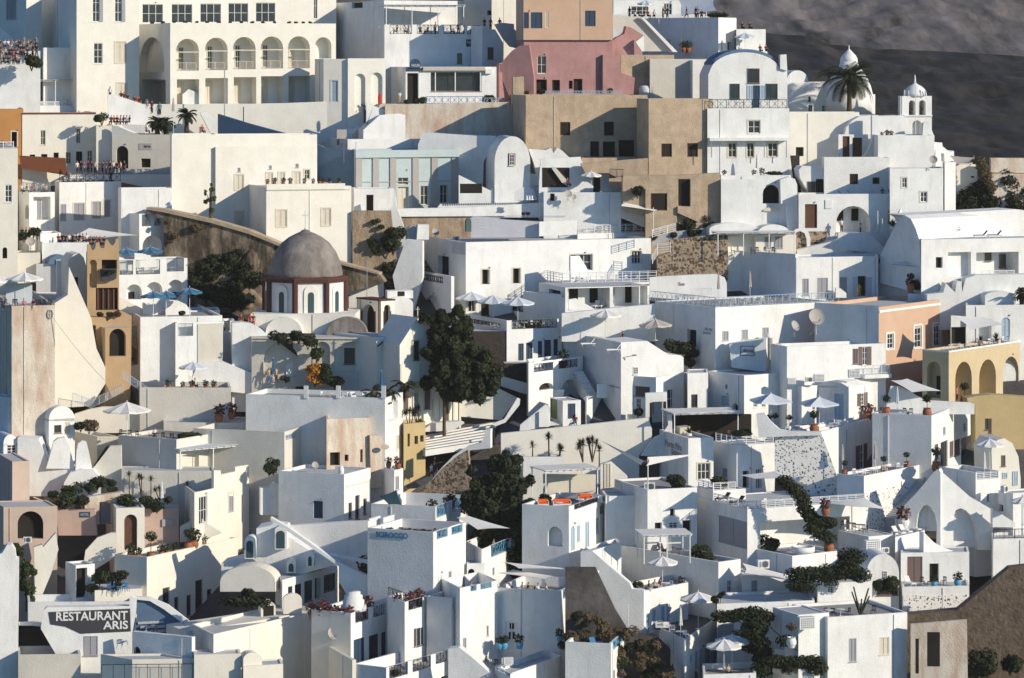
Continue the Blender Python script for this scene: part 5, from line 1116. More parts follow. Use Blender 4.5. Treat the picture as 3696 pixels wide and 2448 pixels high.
VE=slab('white vault end wall with small dark opening and rounded top',[(575,1540),(575,860),(590,800),(630,755),(680,745),(715,780),(740,860),(760,1000),(775,1300),(780,1540)],1700,y=18,th=5,m='cream',dy=-2.5,nm='house',cat='house')
flush(VE,[(640,948,668,1060,'k')])
h('dark blue barrel roof house behind the rounded vault end',410,480,600,800,1200,y=10,m='white',p=.05,d=5,dy=-2.2,roofm='blueshade')
slab('dark shaded barrel roof left of the rounded vault end',archout(415,610,830,760,840),1200,y=18,th=4,m='blueshade',dy=-2.3,nm='vault_roof',cat='vault roof')  # roof shade is put into the blue colour
h('narrow white tower block with small lamp beside the vault end',480,484,556,812,1500,y=10,m='white',p=.05,d=2,dy=-2.6)
h('orange house with scalloped parapet and flower balcony',740,745,1018,735,1900,[(870,740,1000,880,'k',1.2),(765,800,828,1040,'^n',.6),(820,1040,1008,1230,'k',.6)],y=14,m='ochre',p=.1,d=5,dy=-3)
SC=CUR
slab('x',[(745,800),(745,670),(768,668),(790,725),(815,700),(822,655),(845,650),(862,700),(890,700),(900,645),(915,620),(945,670),(965,680),(985,650),(992,620),(1015,620),(1018,800)],1900,parent=SC,at=SC.Y-.05,x0=745,y=14,th=.35,m='ochre',pn='scalloped_parapet')
for x in(835,880,925,970):trims(SC,x-5,1050,x+8,1225,'maroon',.12,'column')
slab('x',[(862,880),(1000,875),(995,960),(960,980),(880,985),(865,960)],1900,parent=SC,at=SC.Y-.7,x0=745,y=14,th=.6,m='canvas_dark',pn='balcony_basket')
for x in(890,930,970):bush(pt(x,925,SC.Y-.45),'in the orange house balcony basket',.45,'leafdark',seed=2)
slab('orange gabled gateway with dark arch',[(780,1360),(780,1290),(900,1290),(912,1330),(1030,1235),(1125,1280),(1118,2000),(820,2000),(820,1360)],1960,y=14,th=2,m='ochre',dy=-3.6,nm='gateway',cat='gateway')
GT=slab('x',[(0,0),(1,0),(1,1)],1960,y=14,dy=-3.6)if False else None
h('orange arched gate tower with dark passage',822,900,1108,1385,2010,[(935,1390,1075,1625,'^K',.8)],y=20,m='ochre',p=.05,d=3,dy=-4.4)
for x in(860,940,1000):bush(pt(x,1290,SC.Y-1.5),'with blooms on the gateway roof',.5,'leafdark' if x<1000 else 'flower',seed=1)
h('tall stained cream tower wall at the left edge',-200,100,470,1195,2750,y=14,m='peel',p=.6,d=6,dy=-5.2,fl='paving')
TW=CUR
slab('tall smooth cream buttress descending to the steps',[(470,1170),(580,1100),(590,860),(780,1300),(825,1560),(900,1720),(900,1860),(780,2050),(620,2060),(470,2060)],2090,y=14,th=3,m='cream',dy=-4.6)
umb(pt(210,1195,TW.Y+2),'on the left edge terrace','canvas',2.1,3.1,rz=.2);umb(pt(-20,1195,TW.Y+1.5),'on the left edge terrace','canvas',1.5,2.9)
for x,c1 in((205,'pink'),(285,'maroon'),(25,'navy')):person(pt(x,1230,TW.Y+1),'sit',.3 if x<250 else-.5,c1,'navy','person in %s top at the parapet of the left edge terrace'%COLN[c1])
for x in(130,150,350,390,435,60):o=inst(('ch','black'),b_chair('black'),pt(x,1205,TW.Y+1.4),1);lab(o,'dark chair on the left edge terrace with white parasols','chair')
slab('white sign panel standing on the left edge terrace',[(50,1005),(262,1000),(275,1015),(275,1170),(50,1190)],1195,y=5,th=.1,m='canvas_pale',at=TW.Y+2.6,nm='panel',cat='panel')
h('white back room of the left edge terrace',60,90,560,1100,1400,y=8,m='white',p=.1,d=4,dy=-4)
bush(pt(20,1470,Yg(1600)-8),'hanging in front of the left edge wall',1.1,'leafdark',seed=3)
wh=MB();fr_=TW.R;t_,z_=fr_.hit(428,1265)
for i in range(24):a,b=i*math.pi/12,(i+1)*math.pi/12;wh.bar(fr_.w(t_+.3*math.cos(a),z_+.5*math.sin(a),-.1),fr_.w(t_+.3*math.cos(b),z_+.5*math.sin(b),-.1),.05,n=5)
wh.bar(fr_.w(t_-.3,z_,-.1),fr_.w(t_+.3,z_,-.1),.03);wh.bar(fr_.w(t_,z_-.5,-.1),fr_.w(t_,z_+.5,-.1),.03)
a_,b_2=fr_.w(t_+.2,z_-.2,-.1),pt(895,2010-180,TW.Y-1.5)
pv=None
for i in range(13):u=i/12;q=Vector(a_).lerp(Vector(b_2),u);q.z-=.5*4*u*(1-u)*.6;(wh.bar(tuple(pv),tuple(q),.03,n=4)if pv else None);pv=q
o=wh.build('cable_wheel','pilaster',None,fr_.w(t_,z_,-.1));o.location=fr_.w(t_,z_,-.1);tag(o,'dark oval cable wheel with slack rope on the stained tower wall','cable wheel')
T(1,1)
h('small shaded blue-white hut with black doorway beside the turquoise hall',868,895,1235,192,560,[(1000,245,1062,385,'K')],y=8,m='white',p=.1,d=5,dy=.6)
slab('rough brown masonry wall between mansion and white hotel',[(882,385),(1212,385),(1230,560),(1280,950),(1240,1200),(882,1200)],1000,y=4,th=2,m='tan2',dy=2)
slab('smooth white curved slope wall below the turquoise hall',[(1180,385),(1222,345),(1240,200),(1262,360),(1290,430),(1355,620),(1370,900),(1240,900),(1215,560)],760,y=0,th=1.0,m='white',dy=2.0)
slab('long white parapet band in front of the turquoise hall',[(1245,364),(1785,356),(2400,320),(2560,310),(2560,425),(2300,425),(1290,432)],700,y=10,th=1.0,m='white',dy=2.2)
slab('weathered brown back wall of the hotel roof',[(1290,428),(1900,425),(1900,640),(1350,640)],720,y=10,th=1,m='tan2',dy=3.2)
h('large white hotel with long rail terrace',1338,1850,3432,650,1200,
  [(1612,768,1704,938,'K'),(1990,884,2052,1010,'K+'),(2254,874,2316,1002,'K+'),(2745,755,2932,890,'G+',.5),(3270,725,3352,835,'G+',.4),(1872,1134,1932,1240,'K+'),(1980,1134,2062,1300,'K+'),(2248,1144,2324,1262,'K+')],
  y=22,m='white',p=.35,d=12,dy=0,nm='hotel',cat='hotel',fl='floor_grey')
HT=CUR
trims(HT,1735,655,1845,752,'grey',.05,'plaque')
for x in(1590,1395):dish(on(HT,x,1.0,HT.zt-.3),'on the left end of the large hotel roof',.4,1.1 if x>1500 else 1.3,'pilaster' if x>1500 else 'whitemetal')
slab('white square water tank on the hotel roof',[(1440,500),(1535,500),(1535,628),(1430,628)],640,y=10,th=1.6,m='white',at=HT.Y+6,nm='water_tank',cat='water tank')
ac(on(HT,1765,5.0,HT.zt-.3),'on the hotel roof beside the grey dish',.1)
slab('small white half-round roof arch on the hotel roof',archout(1350,1440,570,510,640),640,y=10,th=1.6,m='grey',at=HT.Y+7,nm='roof_hood',cat='roof hood')
h('raised grey pool block with white lattice vent on the hotel roof',1790,2478,3200,470,620,y=20,m='lilac',p=.12,d=8,at_=0)if False else None
PB=slab('raised lilac-grey rooftop pool block with white louvre end',[(1895,440),(2478,475),(2478,610),(1895,610)],620,y=-5,th=4,m='lilac',at=HT.Y+5,nm='pool',cat='pool')
mb=MB();W=PB.R.w;t1_=PB.R.hit(2478,470)[0];t0_=PB.R.hit(2160,420)[0];mb.quad(W(t0_,PB.zt+.02,.3),W(t1_+3,PB.zt+.02,.3),W(t1_+3,PB.zt+.02,6),W(t0_,PB.zt+.02,6));mb.build('water','water',PB.root,PB.org)
slab('white ribbed screen wall beside the rooftop pool',[(2478,475),(2800,460),(2800,585),(2478,600)],620,y=16,th=.3,m='white',at=HT.Y+3.4,nm='screen',cat='screen')
for y_ in(500,545):trims(CUR,2478,y_,2800,y_+4,'grey',.02,'groove')if False else None
for k in range(4):
 bsq=slab('x',[(1950+0,450+8*k*3),(2035,455+8*k*3),(2035,460+8*k*3),(1950,455+8*k*3)],620,parent=PB,at=PB.Y-.03,x0=1895,y=-5,th=.04,m='frame',pn='vent_slat')
slab('round dark blue hatch leaning on the rooftop pool wall',archout(1852,1898,480,445,560),600,y=30,th=.3,m='teal',at=HT.Y+4.2,nm='hatch',cat='hatch')
h('long shaded lower terrace deck on the hotel with railing',2800,2805,3420,575,620,y=21,m='white',p=.02,d=6,dy=0)
HK=CUR;HK.root.location.y+=0;rail(HK,2815,3420,hgt=1.05,st='q')
cumb(on(HK,2985,2.0,HK.zt),'tall beside the rooftop chairs of the hotel','canvas_beige',4.6)
chairs(HK,'by the railing of the hotel roof terrace',[2995,3040,3090,3160,3200,3240,3290],.7,z=HK.zt)
person(on(HK,3300,.9,HK.zt),'lift',-.5,'white','white','person in white top raising an arm at the hotel roof terrace rail')
for i,x in enumerate((2740,2790,2840,2880,3080,3130,3180,3240)):bush(on(HK,x,3.4,HK.zt),'in the hedge behind the hotel roof terrace',.75,'leafdark',seed=i%4)
for i in range(2):bush(pt(2350+i*30,420,HT.Y+8),'pinkish and small behind the rooftop pool',.35,'flower',seed=i,adj='pink')
BY=h('long white balcony slab of the hotel with white rails',2492,2672,3485,1008,1110,y=19,m='white',p=.02,d=3,dy=-4.0,ext=-1.2,nm='balcony',cat='balcony')
BY=CUR;rail(BY,2680,3480,hgt=1.35,st='q');rail(BY,2495,2668,hgt=1.3,st='q')
tables(BY,'on the long hotel balcony',[2760,2880,3020,3180,3330],1.2,z=BY.zt);chairs(BY,'on the long hotel balcony',[2730,2820,2930,2990,3090,3150,3230,3300],1.0,z=BY.zt)
slab('white curved divider on the long hotel balcony',[(2745,1000),(2745,770),(2820,765),(2880,860),(2930,1000)],1010,y=40,th=.2,m='white',at=BY.Y+1.6)
h('white ground-floor porch of the hotel under the balcony',2475,2700,3420,1038,1500,[(2560,1060,2690,1110,'k',.5),(2722,1042,3080,1228,'n',2.6),(3108,1030,3330,1205,'n',2.6),(3338,1010,3402,1190,'n',1.5),(2920,1400,3000,1470,'W+')],y=19,m='white',p=.05,d=7,dy=-3.4)
HP=CUR
flush(HP,[(2795,1050,2870,1190,'K'),(2970,1050,3040,1180,'K'),(3275,1018,3330,1180,'K'),(3150,1040,3185,1180,'g')],d=2.5)
slab('x',[(2730,1228),(2730,1140),(2790,1130),(2960,1225),(2960,1228)],1230,parent=HP,at=HP.Y+.1,x0=2700,y=19,th=.2,m='white',pn='curved_divider')
loungers(HP,'under the hotel balcony porch',[2960,3010],1.4,'canvas',z=HP.R.hit(2900,1225)[1],rz=-.4)
h('white hotel wing with dark arch and small black balcony',1372,1725,1730,942,1250,[(1460,930,1655,1016,'R'),(1488,1102,1650,1330,'^K',1.2)],y=22,m='white',p=1.1,d=5,dy=-2.2)
HW=CUR
o=umb(on(HW,1490,1.5),'small and dark above the black balcony','canvas_dark',.7,1.7,adj='dark')
slab('white buttress slope left of the hotel wing',[(1225,940),(1340,625),(1480,640),(1480,950),(1400,1240),(1230,1240),(1250,1080)],1240,y=-10,th=1,m='white',dy=2.5)
h('white terrace house with pale parasols and black rails',1728,2200,2670,1320,1700,[(2310,1338,2345,1400,'z')]*0+[(1850,1320,2145,1410,'R'),(2242,1300,2630,1410,'R'),(2298,1516,2345,1662,'b'),(2365,1508,2420,1662,'b'),(2466,1495,2502,1640,'b'),(2520,1485,2578,1645,'b'),(2600,1478,2636,1625,'b')],y=25,m='white',p=1.1,d=7,dy=-1.5,fl='paving')
HU=CUR
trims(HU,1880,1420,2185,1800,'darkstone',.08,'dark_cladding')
for x in(1900,2085,2295):umb(on(HU,x,2.5),'in the row on the black-railed terrace','canvas_pale',2.1,3.0)
tables(HU,'on the black-railed terrace below the hotel',[2060,2120,2250,2350,2450],1.2);chairs(HU,'on the black-railed terrace below the hotel',[1990,2090,2160,2220,2300,2400,2500,2560],1.2)
for i,x in enumerate((2370,2430,2480)):bush(on(HU,x,1.8),'reddish behind the black rail on the parasol terrace',.7,'dry',seed=i,adj='reddish')
h('white block behind the parasol terrace at the hotel foot',2340,2675,2720,1100,1500,y=40,m='white',p=.1,d=4,dy=-2.5)
YC=Yg(1500)-2
CH=domeO('large weathered brown domed church with octagonal drum',480,1500,[(322,958),(318,900),(300,820),(262,730),(205,655),(140,605),(80,575),(45,560),(30,545),(0,540)],'dome',40,Y=YC,cat='church',nm='church')
dome_part(CH,475,[(378,978),(382,950),(372,935),(330,930),(318,925)],'redtrim',8,'cornice',a0=math.radians(-90-10),smooth=False)
dome_part(CH,475,[(364,1290),(364,1262),(352,1255),(352,975)],'white2',8,'drum',a0=math.radians(-90-10),smooth=False)
c_=pt(475,1000,YC);kk=YC/F/2.368;R8=352*kk
for j in range(8):
 a=math.radians(-100+45*j);x_,y_=c_[0]+R8*math.cos(a),c_[1]+R8*math.sin(a)
 if y_>c_[1]+3:continue
 mb=MB();z0,z1=pt(0,1262,YC)[2],pt(0,978,YC)[2];mb.lathe((x_,y_,z0),[(.36,0),(.36,z1-z0)],8,a);mb.build('corner_pier','redtrim',CH.root,CH.org)
 a2=math.radians(-100+45*j+22.5);apo=R8*math.cos(math.radians(22.5));fr=Fr((c_[0]+apo*math.cos(a2),c_[1]+apo*math.sin(a2),0),0);fr.n=(-math.cos(a2),-math.sin(a2));fr.u=(-math.sin(a2),math.cos(a2))
 if math.sin(a2)>.3:continue
 H=CH;zA,zB=pt(0,1250,YC)[2],pt(0,1045,YC)[2]
 mb=MB();mb.prism(fr,[(-.85,zA)]+[(-.85*math.cos(math.pi*i/10),zB-.2+.85*math.sin(math.pi*i/10))for i in range(11)]+[(.85,zA)],-.14,.0);mb.build('window_niche','warm',CH.root,CH.org)
 mb=MB();mb.prism(fr,[(-.36,zA+.3)]+[(-.36*math.cos(math.pi*i/10),zB-.5+.36*math.sin(math.pi*i/10))for i in range(11)]+[(.36,zA+.3)],-.18,-.141);mb.build('window','teal',CH.root,CH.org)
mb=MB();x_,y_,z_=pt(480,545,YC);mb.bar((x_,y_,z_-.3),(x_,y_,z_+2.4),.06);mb.bar((x_-.4,y_,z_+1.8),(x_+.4,y_,z_+1.8),.06);mb.lathe((x_,y_,z_),[(.05,0),(.16,.15),(.05,.35)],8);mb.build('cross','whitemetal',CH.root,CH.org)
CB=h('shaded church body with arched bays under the dome',-10,20,1084,1462,1980,[(722,1501,1005,1760,'^n',.5),(560,1500,690,1800,'^n',.5),(120,1510,420,1800,'^n',.5)],y=-4,m='greige',p=.05,d=7,dy=-1.5,nm='church',cat='church wing')  # greige puts grey-brown shade and some dirt into the body colour
CB=CUR
flush(CB,[(805,1555,900,1695,'^o+')],d=.48)
trims(CB,20,1462,1084,1476,'framecream',.2,'cornice')
slab('square plastered base block under the octagonal drum',[(10,1262),(905,1262),(905,1520),(10,1520)],1500,y=-2,th=9.5,m='warm',at=YC-5.4,nm='church',cat='church wing')
for x0,x1,ya in((140,450,1290),):slab('x',archout(x0,x1,1420,ya,1500),1500,parent=CB,at=YC-6.2,x0=20,y=-4,th=2,m='warm',pn='arched_buttress')
h('church transept wing with arched window and gable',560,1085,1300,1462,2130,[(805,1555,900,1695,'^k+'),(1160,1560,1205,1690,'^o+')],y=40,m='warm',p=.05,d=8,dy=-1.8,nm='church',cat='church wing')
CW=CUR
slab('x',[(1085,1550),(1085,1470),(1190,1462-2),(1280,1530),(1290,1550)],2130,parent=CW,at=CW.Y-.1,x0=1085,y=40,th=.4,m='warm',pn='gable')
for a_,b_ in(((1088,1540),(1190,1455)),((1190,1455),(1285,1530)),((1285,1520),(1440,1290)),((1440,1290),(1535,1390))):
 f0=Fr(pt(1085,1500,CW.Y),40);p0,p1=f0.hit(*a_),f0.hit(*b_);mb=MB();mb.bar(f0.w(*p0,-.2),f0.w(*p1,-.2),.1,n=4);mb.build('roof_edge','redtrim',CW.root,CW.org)
slab('tall pointed church front gable beside the dark tree',[(1285,1530),(1438,1292),(1535,1395),(1560,1500),(1600,1820),(1800,1980),(1806,2190),(1480,2262),(1285,2262)],2240,y=32,th=6,m='warm',dy=-2.6,nm='church',cat='church wing')
CG=CUR
flush(CG,[(1312,1891,1352,2111,'h+'),(1492,1856,1542,2076,'h+'),(1402,1935,1440,2121,'g+'),(1665,1981,1700,2185,'h+'),(1400,1490,1448,1660,'o+')])
trims(CG,1287,1850,1600,1862,'framecream',.2,'cornice')
for x in(1292,1455,1570,1630,1745,1796):trims(CG,x-8,1690 if x<1500 else 1990,x+8,2240,'framecream',.15,'pilaster')
mb=MB();x_,y_,z_=pt(1438,1290,CG.Y);mb.bar((x_,y_,z_-.2),(x_,y_,z_+1.2),.06);mb.bar((x_-.25,y_,z_+.9),(x_+.25,y_,z_+.9),.05);o=mb.build('cross','framecream',None,(x_,y_,z_));o.location=(x_,y_,z_);tag(o,'small cream cross on the pointed church gable','cross')
slab('low rounded brown roof between drum and belfry',archout(660,1010,1450,1290,1470),1500,y=0,th=2,m='dome',at=YC-7.0,nm='vault_roof',cat='vault roof')
BF=h('small church belfry with red-framed arched openings',918,1112,1240,1142,1465,[(968,1180,1072,1458,'^K',.7),(1152,1185,1205,1455,'^K',.5)],y=35,m='warm',p=.02,d=3,dy=-3.0,nm='belfry',cat='belfry',cap='redtrim',ext=1,roofm='redtrim')  # dark panes paint the interior shade into the belfry's arched openings
BF=CUR
BF.root.location=BF.root.location
for x0,x1,y0 in((962,968,1240),(1072,1080,1240),(1146,1152,1240),(1205,1211,1240),(1104,1111,1150),(1114,1122,1150)):trims(BF,x0,y0,x1,1460,'redtrim',.05,'red_jamb')
pole(pt(1005,1120,YC-2),4.2,'above the small red-framed belfry','metal',.04)
slab('white wall ledge with brown coping right of the drum',[(800,830),(1120,930),(1150,1000),(1150,1110),(850,1250),(850,1010),(790,1000)],1250,y=5,th=1.5,m='white2',dy=3.5)
slab('white rounded arch end beside the belfry',archout(1180,1400,1180,1115,1310),1400,y=10,th=3,m='white',dy=.2,nm='house',cat='house')
flush(CUR if False else slab('small white block with dark pane behind the belfry',[(1180,1068),(1400,1062),(1400,1130),(1180,1130)],1400,y=10,th=2,m='white',dy=.8),[(1265,1070,1328,1112,'k')])
for i,(x,y_,r)in enumerate(((1080,480,.6),(1130,520,.5),(1060,680,.9),(1040,640,.6),(1090,730,.8),(1250,620,1.5),(1230,720,1.4),(1200,660,1.1),(1210,900,1.3),(1220,1040,1.2))):bush(pt(x,y_+20,Yg(1000)+1.7),'hanging on the rough brown masonry wall',r,'leafdark',seed=i%4)
tree('big dark conifer in front of the church',1665,2195,-3.4,[(-.8,0,4.6,1.6),(1.5,0,4.2,2.0),(3.6,0,3.8,1.6),(5.2,0,4.6,1.5),(4.8,0,6.4,1.7),(2.6,0,6.4,2.0),(.4,0,6.8,2.0),(-1.2,0,8.2,1.4),(3.8,0,8.4,1.5),(1.4,0,8.8,2.0),(-.4,0,10.2,1.6),(2.2,0,10.8,1.7),(.2,0,12.2,1.4),(-1.4,0,12,.8),(1.8,0,12.8,.9),(-2.6,0,12.3,.6)],4,'leafdark',24000,.22,9,name='conifer')
T(2,0)
V2=slab('white barrel-vaulted house with small brown window',archout(-35,270,1390,1165,1800),1800,y=8,th=9,m='white',dy=-.8,nm='house',cat='house')
flush(V2,[(82,1312,142,1420,'m')]);flush(V2,[(90,1318,134,1414,'x')],d=-.05)
slab('long shaded roof and flank of the barrel-vaulted house',[(-690,1240),(-650,1135),(-200,1160),(-20,1165),(-130,1390),(-140,1800),(-690,1800)],1720,y=-4,th=4,m='white',dy=6.0,nm='house',cat='house')
slab('white pyramid-shaped roofs right of the barrel vault',[(255,1275),(400,1285),(445,1265),(470,1310),(500,1262),(545,1290),(740,1480),(840,1550),(340,1550),(300,1390)],1760,y=6,th=2.5,m='white',dy=-.2,nm='house',cat='house')
slab('shaded grey-brown strip wall with lit end below the tan house',[(215,1170),(420,1190),(640,1205),(690,1205),(710,1240),(710,1420),(640,1440),(300,1400)],1500,y=4,th=1.4,m='tan',dy=-.6)
slab('tan lower garden wall stepping down with iron fence',[(700,1400),(1275,1352),(1300,1700),(1240,1690),(1110,1670),(1080,1560),(940,1480),(740,1480)],1760,y=3,th=1,m='tan',dy=-3.4)
slab('big shaded tan lower wall with dark openings',[(1060,1500),(1280,1500),(1500,1500),(1895,1480),(1895,2000),(1060,1800)],1900,y=3,th=2,m='tan',dy=-3.6)
LWL=CUR;flush(LWL,[(1535,1530,1640,1760,'k')])
T(1,1)
slab('white sloping garden wall with dark triangle beside the turquoise hall',[(1790,75),(2060,208),(2085,185),(2095,350),(1790,358)],460,y=4,th=.6,dy=1.2)
flush(CUR,[(1800,150,1990,232,'k')])  # dark pane paints the shaded triangle onto the wall
T(2,1)
railing(LWL.root,LWL.org,LWL.R.w(*LWL.R.hit(950,90),-.3),LWL.R.w(*LWL.R.hit(1060,95),-.3),1.0,'v','black')
bush(at(1185,260,0,LWL.Y-1.2),'against the shaded tan lower wall',1.1,'leafdark',seed=2)
h('white cave house terrace with dark opening and small parasol',355,362,948,60,420,[(368,10,600,182,'n',2.5),(805,95,868,222,'k')],y=8,p=.05,d=6,dy=-1.2)if False else None
CV=slab('white curved house front with triangular shaded entry',[(345,140),(360,-60),(700,-80),(740,60),(900,65),(945,60),(945,145),(1040,215),(1040,460),(345,460)],480,y=8,th=.4,m='white',dy=1.0,nm='house',cat='house')
flush(CV,[(370,12,605,182,'k'),(808,98,868,222,'k')])
slab('x',[(455,20),(480,5),(620,160),(610,182),(540,140)],480,parent=CV,at=CV.Y-.5,x0=345,y=8,th=.3,m='greige',pn='sloping_soffit')
person(at(590,185,0,CV.Y-1),'sit',.8,'maroon','navy','person seated in the triangular shaded entry')
umb(at(790,235,0,CV.Y-1.5),'with scalloped edge by the triangular entry','canvas',1.4,2.4)
h('white terrace block with small square window and two dishes',378,385,1046,225,520,[(440,234,478,298,'k')],y=4,p=.1,d=5,dy=-1.0)
HX1=CUR
slab('curving white barrel roof left of the two dishes',[(-60,200),(-20,130),(0,60),(340,70),(360,170),(250,170),(550,185),(400,310),(0,300),(-60,280)],420,y=2,th=3,m='white',dy=1.5,nm='house',cat='house')
slab('bright white triangular roof slope beside the turquoise hall',[(-31,275),(237,170),(300,200),(330,290),(0,300),(-31,350)],420,y=2,th=2,m='white',dy=.5,nm='house',cat='house')
slab('thin white parapet with dark lattice strip above the hotel',[(-520,350),(-500,325),(390,310),(460,320),(460,440),(-520,440)],480,y=6,th=.5,m='white',dy=.2)
LT=CUR;mb=MB()
for i in range(44):x=-480+i*19.5;mb.fbox(LT.R,LT.R.hit(x,330)[0],LT.R.hit(x+11,330)[0],LT.R.hit(x,338-i*.35)[1],LT.R.hit(x,322-i*.35)[1],-.03,-.004)
mb.build('lattice_strip','navy',LT.root,LT.org)
dish(at(592,305,0,HX1.Y-1),'leaning by the small square window',.3,1.1);dish(at(640,312,0,HX1.Y-1),'leaning by the small square window',.3,.8)
for i in range(3):pole(at(240+i*22,290,0,HX1.Y-1),.5,'among white roof vents','whitemetal',.12,'roof vent')
AC1=slab('white arched pavilion with dark glass front on the hotel roof',archout(560,815,440,320,520),560,y=6,th=3,m='white',at=HK.Y+6,nm='pavilion',cat='pavilion')
flush(AC1,[(630,365,790,460,'G')])
h('pale blue-white flat block right of the turquoise hall parapet',380,460,620,315,480,y=8,p=.05,d=5,dy=-.8)
slab('beige curved terrace wall with grey canopy beside the hotel roof',[(1040,270),(1100,260),(1330,290),(1500,360),(1720,460),(1740,560),(1330,560),(1040,440)],620,y=4,th=1.0,m='warm',dy=2)
sail('long grey slanted awning beside the hotel roof',[pt(1045,265,Yg(620)+1.0),pt(1045,340,Yg(620)-1),pt(1330,385,Yg(620)-1),pt(1440,365,Yg(620)+1)],'canvas',.1)
pole(at(1322,560,0,Yg(620)-1.2),3.0,'holding the grey slanted awning','whitemetal',.05);pole(at(1520,520,0,Yg(620)),2.4,'near the grey slanted awning','whitemetal',.04)
h('tan courtyard gate block with dark red window frame',1250,1255,1522,195,640,[(1300,232,1440,380,'m')],y=4,p=.05,d=2,dy=0,m='tan')
slab('tan curving garden wall left of the courtyard gate',[(945,105),(1060,100),(1085,150),(1110,235),(1250,265),(1250,330),(1060,280),(940,150)],480,y=4,th=.5,m='tan',dy=-.4)
slab('tall tan pier with lit face right of the courtyard gate',[(1640,112),(1700,108),(1720,140),(1712,480),(1530,400),(1530,345),(1640,345)],620,y=6,th=1.2,m='tan',dy=-.4)
h('dark shaded shed wall beside the tan pier',1530,1535,1900,120,560,y=0,p=.05,d=3,dy=1,m='tan')
GW=slab('small white garden gateway with green arch door',[(1785,345),(1935,345),(1965,360),(1965,500),(1790,520)],560,y=6,th=.6,m='white',dy=-.5,nm='gateway',cat='gateway')
flush(GW,[(1825,362,1890,500,'e')])
for i,(x,y_,r)in enumerate(((1620,530,1.2),(1620,440,.6),(1650,590,.9),(1720,570,.8),(1760,380,.9),(1800,520,.8),(1880,520,.7),(1490,600,.7),(1370,570,.5),(1330,610,.5),(1770,470,.8))):bush(at(x,y_+20,0,Yg(700)+1.5+(600-y_)*.01),'beside the curved blue-grey lane',r,'leafdark',seed=i%5)
slab('blue-grey shaded lane paving beside the hotel',[(1310,620),(1500,560),(1850,520),(1930,575),(1480,625),(1310,680)],680,y=0,th=3,m='floor_grey',dy=1.0,nm='lane',cat='lane');CUR.root if False else None
SL=slab('stone-faced retaining wall with scattered dark stones',[(1465,632),(1925,575),(1960,600),(1960,970),(1900,1000),(1360,960),(1350,770),(1465,740)],980,y=4,th=1,m='stone',dy=0,nm='stone_wall',cat='stone wall')
railing(SL.root,SL.org,SL.R.w(*SL.R.hit(1308,610),-.5),SL.R.w(*SL.R.hit(1510,560),.5),1.0,'h','whitemetal')
railing(SL.root,SL.org,SL.R.w(*SL.R.hit(1350,745),-.6),SL.R.w(*SL.R.hit(1460,735),-.6),1.2,'h','whitemetal')
railing(SL.root,SL.org,SL.R.w(*SL.R.hit(1305,830),-1.0),SL.R.w(*SL.R.hit(1350,760),-.8),1.1,'h','whitemetal')
h('white two-level house with large dark arch and stair',1890,1898,3140-904,118,640,[(2258,160,2395,320,'^K',1.2)],y=6,p=.1,d=5,dy=0)if False else None
T(3,1)
h('white house with big dark arch and blue-grey steps',-224,-222,345,115,640,[(135,160,285,320,'^K',1.2),(152,392,272,500,'D')],y=6,p=.1,d=5,dy=0)
HAR=CUR
slab('x',[(143,372),(215,335),(287,372),(287,385),(143,385)],640,parent=HAR,at=HAR.Y-.2,x0=-222,y=6,th=.15,m='peel',pn='pediment')
slab('white stair house with dark blue-grey steps and curved edge',[(285,115),(360,90),(410,110),(430,160),(440,560),(345,560),(340,320),(290,320)],640,y=6,th=1.2,m='white',dy=-.4,nm='house',cat='house')
flush(CUR if False else slab('x',[(310,200),(395,200),(415,475),(340,475),(340,320),(310,320)],640,parent=HAR,at=HAR.Y-.9,x0=-222,y=6,th=.1,m='floor_grey',pn='stair_recess'),[])
AR2=slab('white half-arched cave house with dark mouth',[(445,30),(470,0),(620,0),(760,60),(870,150),(1000,200),(1000,260),(760,270),(640,280),(560,260),(500,180),(455,100)],560,y=6,th=4,m='white',dy=1.8,nm='house',cat='house')
flush(AR2,[(590,110,740,268,'^k'),(515,130,590,235,'o')])
h('white plastered block with square brown windows beside the chapel',640,660,1222,-70,640,[(878,66,950,155,'m'),(1074,96,1134,153,'m')],y=6,p=.1,d=4,dy=3,m='white2')
HZ=h('white house with wide dark porch and brown door',436,442,1396,240,640,[(496,325,600,530,'d'),(762,340,1056,568,'^p',2.4),(1210,380,1298,488,'o+')],y=8,p=.5,d=5,dy=-1.5)
HZ=CUR
flush(HZ,[(790,360,860,475,'k'),(930,370,990,475,'k')],d=2.3)
trims(HZ,668,288,724,362,'frame',.12,'vent_box')
for x,c1 in((1158,'blue'),(1225,'maroon'),(1285,'maroon')):person(on(HZ,x,.9),'sit',.4,c1,'navy','person in %s seated on the roof terrace above the wide porch'%COLN[c1])
person(at(808,565,0,HZ.Y-.4),'stand',.3,'white','navy','person in white standing in the wide dark porch');person(at(970,580,0,HZ.Y-.8),'stand',1.2,'black','black','person in black bending forward by the wide porch')
for x in(830,910):loungers(HZ,'on the roof above the wide porch',[x],1.0,'navy','dark',rz=1.5)
pots([at(1248,570,0,HZ.Y-.6)],'by the porch window',3,pot='frame',sc=1.6);pots([at(1278,585,0,HZ.Y-.8)],'by the porch window',0)
for i in range(2):pole(at(1118+i*38,560,0,HZ.Y-.5),2.6 if i==0 else 1.6,'before the wide porch house','whitemetal',.05)
slab('white pyramid fin before the vaulted roof',[(1300,400),(1340,302),(1390,330),(1430,410),(1320,460)],620,y=30,th=.8,m='white',dy=-2.2)
VG=slab('long white vaulted house with bell-shaped shaded end',[(1140,760),(1250,540),(1290,470),(1345,418),(1400,450),(1440,530),(1470,620),(1495,1000),(1560,1110),(1140,1000)],1000,y=38,th=32,m='white',dy=-1.6,left=True,nm='house',cat='house')
rv=MB();f0=VG.R
T(3,1)
